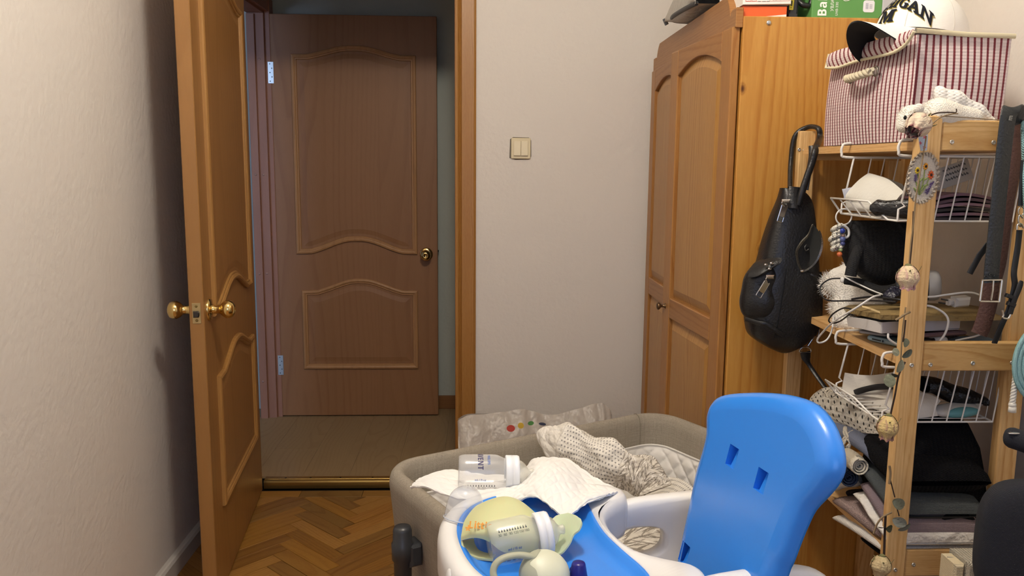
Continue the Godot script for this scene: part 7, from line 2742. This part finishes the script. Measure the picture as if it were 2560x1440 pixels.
func fan(s: SurfaceTool, p: PackedVector2Array, y: float, down: bool):
	s.set_smooth_group(-1)
	var idx := Geometry2D.triangulate_polygon(p)
	for k in range(0, idx.size(), 3):
		var a := ch(p[idx[k]].x, p[idx[k]].y, y)
		var b := ch(p[idx[k + 1]].x, p[idx[k + 1]].y, y)
		var c := ch(p[idx[k + 2]].x, p[idx[k + 2]].y, y)
		if ((b - a).cross(c - a).y > 0) == down: tri(s, a, c, b)
		else: tri(s, a, b, c)

func back_at(a: float, h: float, d := 0.0) -> Vector3:   # on the leaning seat back: a across towards the camera, h up along it, d out of its face
	var lean := deg_to_rad(13.0)
	var up := (-CF * sin(lean) + Vector3.UP * cos(lean)).normalized()
	var out := (CF * cos(lean) + Vector3.UP * sin(lean)).normalized()
	return Vector3(0.322, 0.74, -1.305) + CS * a + up * h + out * d

func seat_back(t, blue: Material):
	var half := [Vector2(0.066, -0.2), Vector2(0.19, -0.215), Vector2(0.302, -0.2), Vector2(0.304, -0.1), Vector2(0.308, 0.01), Vector2(0.312, 0.034), Vector2(0.316, 0.065), Vector2(0.32, 0.088), Vector2(0.327, 0.114), Vector2(0.344, 0.141), Vector2(0.356, 0.164), Vector2(0.358, 0.185), Vector2(0.344, 0.208), Vector2(0.316, 0.23), Vector2(0.279, 0.243), Vector2(0.232, 0.242), Vector2(0.175, 0.231), Vector2(0.104, 0.211), Vector2(0.058, 0.194), Vector2(0.036, 0.174), Vector2(0.033, 0.148), Vector2(0.045, 0.122), Vector2(0.046, 0.09), Vector2(0.044, 0.054), Vector2(0.049, 0), Vector2(0.054, -0.06), Vector2(0.06, -0.13)]
	var p := PackedVector2Array()
	for q in smooth_path(half, 3, true): p.append(q)
	p = ccw(p)
	var lean := deg_to_rad(13.0)
	var up := (-CF * sin(lean) + Vector3.UP * cos(lean)).normalized()
	var out := (CF * cos(lean) + Vector3.UP * sin(lean)).normalized()
	# rounded shell: the edge rolls back from the face
	var s := mb()
	var rings := []
	for q in [[0.030, -0.030], [0.010, -0.030], [0.0, -0.026], [-0.001, -0.020], [0.003, -0.011], [0.009, -0.0062], [0.015, -0.0030], [0.022, -0.0010], [0.026, -0.0002], [0.028, 0.0]]:
		var w := inset(p, q[0]) if q[0] > 0.0 else p
		var rr := []
		for v in w: rr.append(back_at(v.x, v.y, q[1]))
		rings.append(rr)
	var flip := CS.cross(up).dot(out) < 0.0
	grid(s, rings, true, flip)
	# back side closed, front face cut round the strap slots
	var w0 := inset(p, 0.030)
	s.set_smooth_group(-1)
	tri_poly(s, w0, -0.030, out, false)
	var w1 := inset(p, 0.028)
	var slots := [Vector2(0.148, 0.121), Vector2(0.231, 0.115), Vector2(0.088, -0.064)]
	var xs := [-1.0, 1.0]
	var ys := [-1.0, 1.0]
	for q in slots:
		xs += [q.x - 0.012, q.x + 0.014]
		ys += [q.y - 0.017, q.y + 0.015]
	xs.sort()
	ys.sort()
	for i in xs.size() - 1:
		for j in ys.size() - 1:
			var mid := Vector2((xs[i] + xs[i + 1]) / 2, (ys[j] + ys[j + 1]) / 2)
			var hole := false
			for q in slots: hole = hole or (mid.x > q.x - 0.012 and mid.x < q.x + 0.014 and mid.y > q.y - 0.017 and mid.y < q.y + 0.015)
			if hole: continue
			for piece in Geometry2D.intersect_polygons(rect(xs[i], ys[j], xs[i + 1], ys[j + 1]), w1): tri_poly(s, piece, 0.0, out, true)
	for q in slots:
		s.set_smooth_group(-1)
		# a narrow deep slit at the left, a shallow ledge sloping up at the right
		var x0: float = q.x - 0.012
		var x1: float = q.x - 0.003
		var x2: float = q.x + 0.014
		var y0: float = q.y - 0.017
		var y1: float = q.y + 0.015
		for g in [
			[[x0, y0, 0.0], [x0, y0, -0.02], [x0, y1, -0.02], [x0, y1, 0.0]],
			[[x0, y1, 0.0], [x0, y1, -0.02], [x1, y1, -0.02], [x1, y1, 0.0]],
			[[x1, y1, 0.0], [x1, y1, -0.02], [x2, y1, -0.006], [x2, y1, 0.0]],
			[[x0, y0, 0.0], [x1, y0, 0.0], [x1, y0, -0.02], [x0, y0, -0.02]],
			[[x1, y0, 0.0], [x2, y0, 0.0], [x2, y0, 0.0], [x1, y0, -0.004]],
			[[x0, y0, -0.02], [x1, y0, -0.02], [x1, y1, -0.02], [x0, y1, -0.02]],
			[[x1, y0, -0.02], [x1, y0, -0.004], [x1, y1, -0.011], [x1, y1, -0.02]],
			[[x1, y0, -0.004], [x2, y0, 0.0], [x2, y1, -0.006], [x1, y1, -0.011]],
			[[x2, y0, 0.0], [x2, y1, 0.0], [x2, y1, -0.006], [x2, y0, 0.0]]]:
			var c := []
			for e in g: c.append(back_at(e[0], e[1], e[2]))
			if c[1].distance_to(c[2]) > 1e-6:
				tri(s, c[0], c[1], c[2])
			if c[2].distance_to(c[3]) > 1e-6 and c[3].distance_to(c[0]) > 1e-6: tri(s, c[0], c[2], c[3])
	obj("seat_back", s, blue, t, true)

func tri_poly(s: SurfaceTool, w: PackedVector2Array, d: float, out: Vector3, front: bool):
	var idx := Geometry2D.triangulate_polygon(w)
	for i in range(0, idx.size(), 3):
		var a := back_at(w[idx[i]].x, w[idx[i]].y, d)
		var b := back_at(w[idx[i + 1]].x, w[idx[i + 1]].y, d)
		var c := back_at(w[idx[i + 2]].x, w[idx[i + 2]].y, d)
		if ((b - a).cross(c - a).dot(out) > 0.0) == front: tri(s, a, b, c)
		else: tri(s, a, c, b)

# ---------- things on the tray
func tray_things():
	quilted_pad()
	bottle("baby bottle lying on the white pad, emptied, with a clear teat", Vector3(-0.0391, 0.761, -1.355), Vector3(0.0933, 0.7575, -1.36), 0.0305, [5.25], 3.55)
	bottle("baby bottle lying in the blue tray in front of the pale green bib", Vector3(0.0116, 0.7578, -1.085), Vector3(0.1214, 0.7715, -1.105), 0.0315, [3.85, 5.1], 1.2)
	# clear dome cap
	var t = thing("bottle_cap", "clear plastic dome cap of a bottle leaning at the tray's far left rim", "cap", Vector3(-0.0233, 0.7405, -1.22))
	var s := mb()
	var pr := [Vector2(0.0305, -0.004), Vector2(0.030, 0.0), Vector2(0.0292, 0.012)]
	for i in 10:
		var a := PI / 2 * i / 9.0
		pr.append(Vector2(0.0285 * cos(a), 0.018 + 0.030 * sin(a)))
	lathe(s, Transform3D(frame_to(Vector3(0.16, 0.95, -0.22)), Vector3(-0.0275, 0.7444, -1.21)), pr, 36)
	obj("dome", s, M("dfe6ee", 0.12, 0, {"alpha": 0.22}), t, true)
	s = mb()
	var f := Transform3D(frame_to(Vector3(0.16, 0.95, -0.22)), Vector3(-0.0275, 0.7444, -1.21))
	var pts := []
	for i in 36: pts.append(f * Vector3(cos(TAU * i / 36) * 0.0305, -0.004, sin(TAU * i / 36) * 0.0305))
	tube(s, pts, 0.0011, 8, true)
	obj("rim", s, M("cfd8e4", 0.2, 0, {"alpha": 0.6}), t, true)
	bib()
	# rounded cream snack cup with loop handle
	t = thing("handled_cup", "cream and grey rounded baby cup with a loop handle at the tray's front", "cup", Vector3(0.0852, 0.7501, -1.02))
	s = mb()
	var C := Vector3(0.0871, 0.7413, -1.03)
	var up := Vector3(0.12, 0.86, 0.5).normalized()
	pr = [Vector2(0, -0.03), Vector2(0.022, -0.03), Vector2(0.030, -0.02), Vector2(0.0345, -0.004)]
	for i in 9:
		var a := PI / 2 * i / 8.0
		pr.append(Vector2(0.0345 * cos(a) ** 0.8, 0.026 * sin(a)))
	lathe(s, Transform3D(frame_to(up), C), pr, 36)
	obj("body", s, M("d3d5bd", 0.4), t, true)
	s = mb()   # grey scalloped half shell
	var rows := []
	var fr := Transform3D(frame_to(up), C)
	for i in 10:
		var rr := []
		for j in 17:
			var u := j / 16.0
			var az := lerpf(PI * 0.62, PI * 1.55, u)
			var lim := 0.85 + 0.25 * absf(sin(u * PI * 2.5))
			var el := lerpf(-0.15, lim, i / 9.0)
			rr.append(fr * (Vector3(cos(az) * cos(maxf(el, 0.0)) ** 0.8 * 0.0345, 0.026 * sin(el), -sin(az) * cos(maxf(el, 0.0)) ** 0.8 * 0.0345) * 1.02))
		rows.append(rr)
	grid(s, rows)
	obj("grey_shell", s, M("a9ab96", 0.5), t, true)
	s = mb()
	tube(s, smooth_path([Vector3(0.0787, 0.7622, -1.03), Vector3(0.0667, 0.7675, -1.03), Vector3(0.0505, 0.7694, -1.03), Vector3(0.0325, 0.7686, -1.025), Vector3(0.0212, 0.7633, -1.02), Vector3(0.0169, 0.7546, -1.015), Vector3(0.0195, 0.7458, -1.01), Vector3(0.0286, 0.7332, -1.01)]), 0.0042, 12, false, 1.3)
	obj("loop_handle", s, M("a9ab94", 0.45), t, true)
	# small dark blue cap
	t = thing("blue_cap", "small dark blue plastic cap standing in the blue tray beside the cream cup", "cap", Vector3(0.1306, 0.7461, -1.02))
	s = mb()
	lathe(s, xform(Vector3(0.1336, 0.7376, -1.035) + Vector3(0, -0.006, 0)), [Vector2(0, 0), Vector2(0.0125, 0), Vector2(0.0125, 0.004), Vector2(0.0095, 0.0215), Vector2(0.0085, 0.0235), Vector2(0, 0.0238)], 24)
	obj("cap", s, M("1f1c78", 0.3), t, true)
	s = mb()
	cushion(s, xform(Vector3(0.1253, 0.7426, -1.04)), Vector3(0.0035, 0.004, 0.003), 0.9, 0, 0, 10, 6)
	obj("latch", s, M("1f1c78", 0.3), t, true)

func quilted_pad():
	var t = thing("changing_pad", "white quilted disposable changing pad draped over the tray's far side and the bassinet", "pad", Vector3(0.0544, 0.7405, -1.35))
	var s := mb()
	var ctrl := [
		[Vector3(-0.127, 0.7082, -1.41), Vector3(-0.0988, 0.7252, -1.37), Vector3(-0.0489, 0.7296, -1.315), Vector3(-0.0013, 0.7336, -1.285), Vector3(0.0396, 0.737, -1.27), Vector3(0.0649, 0.741, -1.275), Vector3(0.0876, 0.7534, -1.26), Vector3(0.1057, 0.7561, -1.225), Vector3(0.1222, 0.7519, -1.195), Vector3(0.1416, 0.7533, -1.19), Vector3(0.1659, 0.7556, -1.225), Vector3(0.1939, 0.7528, -1.25)],
		[Vector3(-0.1228, 0.7101, -1.42), Vector3(-0.0873, 0.7297, -1.39), Vector3(-0.0429, 0.7335, -1.34), Vector3(-0.0013, 0.7357, -1.31), Vector3(0.0401, 0.7425, -1.29), Vector3(0.0688, 0.7493, -1.29), Vector3(0.0951, 0.7652, -1.285), Vector3(0.1145, 0.767, -1.27), Vector3(0.1337, 0.7601, -1.25), Vector3(0.1567, 0.7574, -1.24), Vector3(0.1801, 0.7578, -1.245), Vector3(0.2061, 0.7519, -1.265)],
		[Vector3(-0.1192, 0.7107, -1.43), Vector3(-0.0782, 0.7283, -1.42), Vector3(-0.037, 0.7304, -1.38), Vector3(0.0021, 0.7348, -1.345), Vector3(0.0413, 0.7386, -1.33), Vector3(0.074, 0.7476, -1.325), Vector3(0.1002, 0.7656, -1.33), Vector3(0.1204, 0.7689, -1.325), Vector3(0.1423, 0.7633, -1.31), Vector3(0.1707, 0.7487, -1.3), Vector3(0.1935, 0.7526, -1.27), Vector3(0.2185, 0.7482, -1.28)],
		[Vector3(-0.1164, 0.7065, -1.45), Vector3(-0.0724, 0.7219, -1.45), Vector3(-0.0347, 0.7225, -1.43), Vector3(0.0021, 0.7243, -1.4), Vector3(0.0429, 0.7294, -1.385), Vector3(0.0786, 0.7367, -1.385), Vector3(0.1016, 0.7586, -1.39), Vector3(0.1246, 0.7614, -1.39), Vector3(0.1517, 0.7561, -1.38), Vector3(0.1853, 0.74, -1.36), Vector3(0.2081, 0.747, -1.3), Vector3(0.232, 0.7426, -1.3)],
		[Vector3(-0.1149, 0.7008, -1.47), Vector3(-0.0701, 0.7125, -1.48), Vector3(-0.0336, 0.7107, -1.48), Vector3(0.0022, 0.7081, -1.47), Vector3(0.0454, 0.7078, -1.47), Vector3(0.0823, 0.7149, -1.48), Vector3(0.1028, 0.7392, -1.47), Vector3(0.1301, 0.7407, -1.47), Vector3(0.1629, 0.744, -1.45), Vector3(0.1978, 0.7345, -1.4), Vector3(0.2213, 0.7391, -1.34), Vector3(0.2413, 0.735, -1.325)]]
	sheet(s, ctrl, 18, 0.003, 0.0, 0.1, func(u, v): return 0.0030 * pow(minf(absf(sin((u * 30.0 + v * 13.0) * 1.5708 + 0.6 * sin(v * 20.0))), absf(sin((u * 30.0 - v * 13.0) * 1.5708 + 0.6 * sin(u * 30.0)))), 0.5))
	obj("pad_sheet", s, M("e9e8e5", 0.9), t, true)

func bottle(label: String, a: Vector3, tip: Vector3, r: float, scales: Array, brand: float):
	# a: middle of the base; tip: end of the teat
	var t = thing("baby_bottle", label, "baby bottle", a.lerp(tip, 0.4) - Vector3(0, r, 0))
	var d := (tip - a).normalized()
	var L := a.distance_to(tip)
	var f := Transform3D(frame_to(d), a)
	var k := L / 0.128
	var plastic := M("f2f4f5", 0.2, 0, {"alpha": 0.24})
	var s := mb()
	lathe(s, f, [Vector2(0, 0.002), Vector2(r * 0.75, 0.001), Vector2(r * 0.9, 0.0), Vector2(r * 0.985, 0.006), Vector2(r, 0.014), Vector2(r, 0.060 * k), Vector2(r * 0.97, 0.066 * k), Vector2(r * 0.86, 0.073 * k), Vector2(r * 0.80, 0.077 * k), Vector2(r * 0.80, 0.084 * k)], 48)
	obj("body", s, plastic, t, true)
	s = mb()
	var y0 := 0.079 * k
	var y1 := 0.102 * k
	var rib := []
	lathe(s, f, [Vector2(r * 0.80, y0), Vector2(r * 0.93, y0), Vector2(r * 0.97, y0 + 0.001), Vector2(r * 0.97, lerpf(y0, y1, 0.48)), Vector2(r * 0.94, lerpf(y0, y1, 0.5)), Vector2(r * 0.97, lerpf(y0, y1, 0.52)), Vector2(r * 0.965, y1 - 0.003), Vector2(r * 0.92, y1), Vector2(r * 0.62, y1)], 48)
	obj("collar", s, M("eef0f3", 0.35), t, true)
	s = mb()
	lathe(s, f, [Vector2(r * 0.70, y1), Vector2(r * 0.66, y1 + 0.004 * k), Vector2(r * 0.50, y1 + 0.010 * k), Vector2(r * 0.30, y1 + 0.014 * k), Vector2(r * 0.20, y1 + 0.017 * k), Vector2(r * 0.20, L - 0.006 * k), Vector2(r * 0.235, L - 0.003 * k), Vector2(r * 0.16, L - 0.0006), Vector2(0, L)], 32)
	obj("teat", s, M("e6e4d6", 0.2, 0, {"alpha": 0.4}), t, true)
	# printed scale and lettering wrapped on the wall of the bottle
	var ink := M("2b2f3a", 0.6)
	var wrap := func(v: Vector3, h0: float, az: float) -> Vector3:   # v.x along the bottle, v.y round it
		var g := az - v.y / r
		return f * Vector3(cos(g) * (r + 0.0003 + v.z * 0.2), h0 + v.x, -sin(g) * (r + 0.0003 + v.z * 0.2))
	s = mb()
	for q in scales:
		for i in 11:
			var h := (0.016 + 0.0044 * i) * k
			for w in [[0.0, 0.0045, 0.0007], [0.0006, 0.0028, 0.0012]]:
				s.set_smooth_group(-1)
				quad(s, wrap.call(Vector3(-w[2], w[0], 0), h, q), wrap.call(Vector3(w[2], w[0], 0), h, q), wrap.call(Vector3(w[2] * 0.3, w[1], 0), h, q), wrap.call(Vector3(-w[2] * 0.3, w[1], 0), h, q))
	obj("scale_marks", s, ink, t, true).set_meta("kind", "stuff")
	for q in scales:
		for i in range(0, 11, 2):
			letters("scale_number", str(30 + 15 * i), 0.0042, t, ink, func(v: Vector3) -> Vector3: return wrap.call(Vector3(v.x * 0.9, v.y - 0.004, v.z), (0.016 + 0.0044 * i) * k, q), "Droid Sans", false, 0.0003)
	letters("lettering", "AVENT", 0.013, t, M("3a3560", 0.6), func(v: Vector3) -> Vector3: return wrap.call(Vector3(v.y, -v.x, v.z), 0.036 * k, brand), "Droid Sans", true, 0.0003)
	letters("lettering", "PHILIPS", 0.006, t, M("4a6ab0", 0.6), func(v: Vector3) -> Vector3: return wrap.call(Vector3(v.y, -v.x, v.z), 0.050 * k, brand), "Droid Sans", true, 0.0003)
	letters("lettering", "ml / fl oz", 0.0036, t, M("4a6ab0", 0.6), func(v: Vector3) -> Vector3: return wrap.call(v, 0.036 * k, scales[-1] - 0.45), "Droid Sans", true, 0.0003)

func bib():
	var t = thing("silicone_bib", "pale yellow green silicone bib with orange print bent up in the tray", "bib", Vector3(0.0298, 0.7255, -1.18))
	var m := M("cfcf9e", 0.45, 0, {"sss": 0.2})
	var s := mb()
	sheet(s, [
		[Vector3(-0.0277, 0.7488, -1.118), Vector3(-0.0078, 0.7607, -1.103), Vector3(0.0117, 0.7589, -1.095), Vector3(0.0345, 0.7442, -1.09), Vector3(0.0792, 0.7407, -1.09)],
		[Vector3(-0.0267, 0.7568, -1.122), Vector3(-0.0102, 0.7685, -1.106), Vector3(0.0139, 0.7734, -1.095), Vector3(0.0502, 0.7713, -1.09), Vector3(0.0845, 0.7679, -1.09)],
		[Vector3(-0.022, 0.7656, -1.15), Vector3(-0.0011, 0.7807, -1.13), Vector3(0.031, 0.7868, -1.12), Vector3(0.063, 0.7847, -1.12), Vector3(0.0895, 0.7722, -1.12)],
		[Vector3(-0.0042, 0.7701, -1.19), Vector3(0.0172, 0.784, -1.18), Vector3(0.0402, 0.7891, -1.175), Vector3(0.0626, 0.7828, -1.17), Vector3(0.0865, 0.7653, -1.16)],
		[Vector3(0.0085, 0.7371, -1.25), Vector3(0.0279, 0.7458, -1.25), Vector3(0.0474, 0.7457, -1.25), Vector3(0.0697, 0.741, -1.24), Vector3(0.091, 0.7329, -1.22)],
		[Vector3(0.0087, 0.7154, -1.26), Vector3(0.0283, 0.7152, -1.26), Vector3(0.048, 0.7151, -1.26), Vector3(0.0704, 0.7194, -1.25), Vector3(0.0919, 0.7216, -1.23)]], 6, 0.003, 0.006, 0.25)
	obj("bib_front", s, m, t, true)
	s = mb()
	sheet(s, [[Vector3(-0.0277, 0.7482, -1.118), Vector3(-0.02, 0.7387, -1.14), Vector3(-0.0071, 0.7268, -1.17)], [Vector3(-0.0234, 0.7397, -1.105), Vector3(-0.0127, 0.7335, -1.13), Vector3(-0.001, 0.7227, -1.165)], [Vector3(-0.0083, 0.7345, -1.092), Vector3(0.0003, 0.7296, -1.12), Vector3(0.0112, 0.7185, -1.16)], [Vector3(0.0174, 0.7342, -1.085), Vector3(0.0224, 0.7294, -1.11), Vector3(0.0322, 0.7169, -1.15)]], 5, 0.003)
	obj("pocket_lip", s, m, t, true)
	s = mb()
	sheet(s, [
		[Vector3(0.0996, 0.7438, -1.075), Vector3(0.0875, 0.7362, -1.11), Vector3(0.0817, 0.7458, -1.13)],
		[Vector3(0.1148, 0.746, -1.08), Vector3(0.103, 0.7422, -1.115), Vector3(0.0942, 0.7535, -1.14)],
		[Vector3(0.1271, 0.7554, -1.09), Vector3(0.1167, 0.7535, -1.125), Vector3(0.1073, 0.7623, -1.155)],
		[Vector3(0.1338, 0.764, -1.1), Vector3(0.1247, 0.7612, -1.135), Vector3(0.1155, 0.7641, -1.165)],
		[Vector3(0.1424, 0.7689, -1.105), Vector3(0.1364, 0.7699, -1.135), Vector3(0.1276, 0.7666, -1.165)],
		[Vector3(0.1475, 0.7752, -1.115), Vector3(0.1416, 0.7739, -1.14), Vector3(0.1324, 0.7678, -1.165)],
		[Vector3(0.1464, 0.7746, -1.13), Vector3(0.1392, 0.7707, -1.15), Vector3(0.1306, 0.765, -1.17)],
		[Vector3(0.14, 0.7666, -1.145), Vector3(0.1344, 0.7636, -1.16), Vector3(0.1268, 0.7573, -1.18)],
		[Vector3(0.1371, 0.7554, -1.15), Vector3(0.1315, 0.7537, -1.165), Vector3(0.1237, 0.7485, -1.185)]], 5, 0.0025)
	obj("bib_back", s, M("c3ceae", 0.45, 0, {"sss": 0.2}), t, true)
	s = mb()
	sheet(s, [[Vector3(0.0763, 0.7532, -1.19), Vector3(0.0894, 0.7499, -1.2), Vector3(0.106, 0.7427, -1.21), Vector3(0.1219, 0.7372, -1.21)], [Vector3(0.082, 0.7433, -1.18), Vector3(0.0951, 0.7386, -1.19), Vector3(0.1104, 0.7299, -1.2), Vector3(0.1231, 0.7252, -1.2)]], 4, 0.003)
	obj("bib_side", s, M("5f7368", 0.5), t, true)
	var c := Vector3(0.0002, 0.7783, -1.103)
	var ff := Transform3D(Basis(Vector3(0.97, 0.0, 0.18).normalized(), Vector3(-0.03, 0.72, -0.69).normalized(), Vector3(0, 0.69, 0.72)).orthonormalized(), c)
	letters("lettering", "Little", 0.014, t, M("e59a35", 0.5), flat_at(ff))
	letters("lettering", "*", 0.018, t, M("e59a35", 0.5), flat_at(ff * xform(Vector3(-0.018, -0.008, -0.001))))
	s = mb()
	strap(s, smooth_path([Vector3(0.0628, 0.7831, -1.162), Vector3(0.0687, 0.7791, -1.158), Vector3(0.0722, 0.774, -1.155)]), Vector3(1, 0.3, 0), 0.006, 0.001)
	obj("print_mark", s, M("e59a35", 0.5), t, true)

# ---------- navy chair and cream boxes at the right edge
func foreground_right():
	var navy := M("1e2027", 0.9, 0, {"bump": "weave", "tri": Vector3(60, 60, 60), "bs": 0.4})
	var t = thing("padded_chair", "navy padded chair with rounded backrest at the right edge before the rack", "chair", Vector3(0.86, 0, -1.18))
	var s := mb()
	cushion(s, xform(Vector3(0.8789, 0.7012, -1.18), Vector3(0, -15, 0)), Vector3(0.086, 0.105, 0.035), 0.6, 0.004, 0.1, 48, 26)
	obj("backrest", s, navy, t, true)
	s = mb()
	tube(s, smooth_path([Vector3(0.8581, 0.8585, -1.25), Vector3(0.867, 0.8578, -1.24), Vector3(0.8973, 0.8499, -1.22), Vector3(0.9362, 0.8423, -1.2)]), [0.006, 0.010, 0.013, 0.015, 0.016, 0.017, 0.017, 0.017, 0.017, 0.017, 0.017, 0.017, 0.017, 0.017, 0.017, 0.017, 0.017, 0.017, 0.017], 14)
	obj("armrest", s, navy, t, true)
	s = mb()
	cushion(s, xform(Vector3(0.8591, 0.87, -1.23)), Vector3(0.010, 0.0015, 0.004), 0.8, 0, 0, 12, 6)
	obj("silver_badge", s, M("c9c9c9", 0.2, 0.9), t, true)
	s = mb()
	tube(s, [Vector3(0.9265, 0.6944, -1.2), Vector3(0.905, 0.45, -1.16), Vector3(0.905, 0.40, -1.16)], 0.014, 12)
	tube(s, [Vector3(0.9362, 0.8423, -1.2), Vector3(0.96, 0.6, -1.17), Vector3(0.935, 0.44, -1.15)], 0.010, 12)
	obj("bracket", s, M("1a1b1d", 0.4), t, true)
	s = mb()
	cushion(s, xform(Vector3(0.90, 0.42, -1.04)), Vector3(0.17, 0.03, 0.17), 0.5)
	obj("seat", s, navy, t, true)
	s = mb()
	lathe(s, xform(Vector3(0.90, 0, -1.04)), [Vector2(0, 0.0), Vector2(0.17, 0.0), Vector2(0.17, 0.012), Vector2(0.03, 0.04), Vector2(0.022, 0.06), Vector2(0.022, 0.40)], 28)
	obj("pedestal", s, M("1a1b1d", 0.4), t, true)
	# cream knitted boxes standing on a low stool
	var KA := Vector3(0.8719, 0.5707, -1.37)
	var KB := Vector3(0.8915, 0.5705, -1.37)
	t = thing("knit_box", "cream fabric box standing at the bottom right before the rack's lowest rail", "box", Vector3(0.9307, 0.5222, -1.42))
	s = mb()
	box(s, Vector3(KA.x, 0.0, -1.37), Vector3(KB.x, KA.y, -1.42), 0.004)
	obj("cream_cover", s, cloth("d8c9a8", "weave", 40.0, 0.5), t, true)
	s = mb()
	box(s, Vector3(KB.x + 0.001, 0.0, -1.365), Vector3(KB.x + 0.05, KA.y + 0.006, -1.43), 0.006)
	obj("knit_side", s, cloth("bdb5a4", "knit", 45.0, 1.0), t, true)
	s = mb()
	tube(s, smooth_path([Vector3(0.8742, 0.5711, -1.4), Vector3(0.8874, 0.5694, -1.4), Vector3(0.8996, 0.5621, -1.4)]), 0.0012, 6)
	obj("thread", s, M("a79e8e", 0.8), t, true)
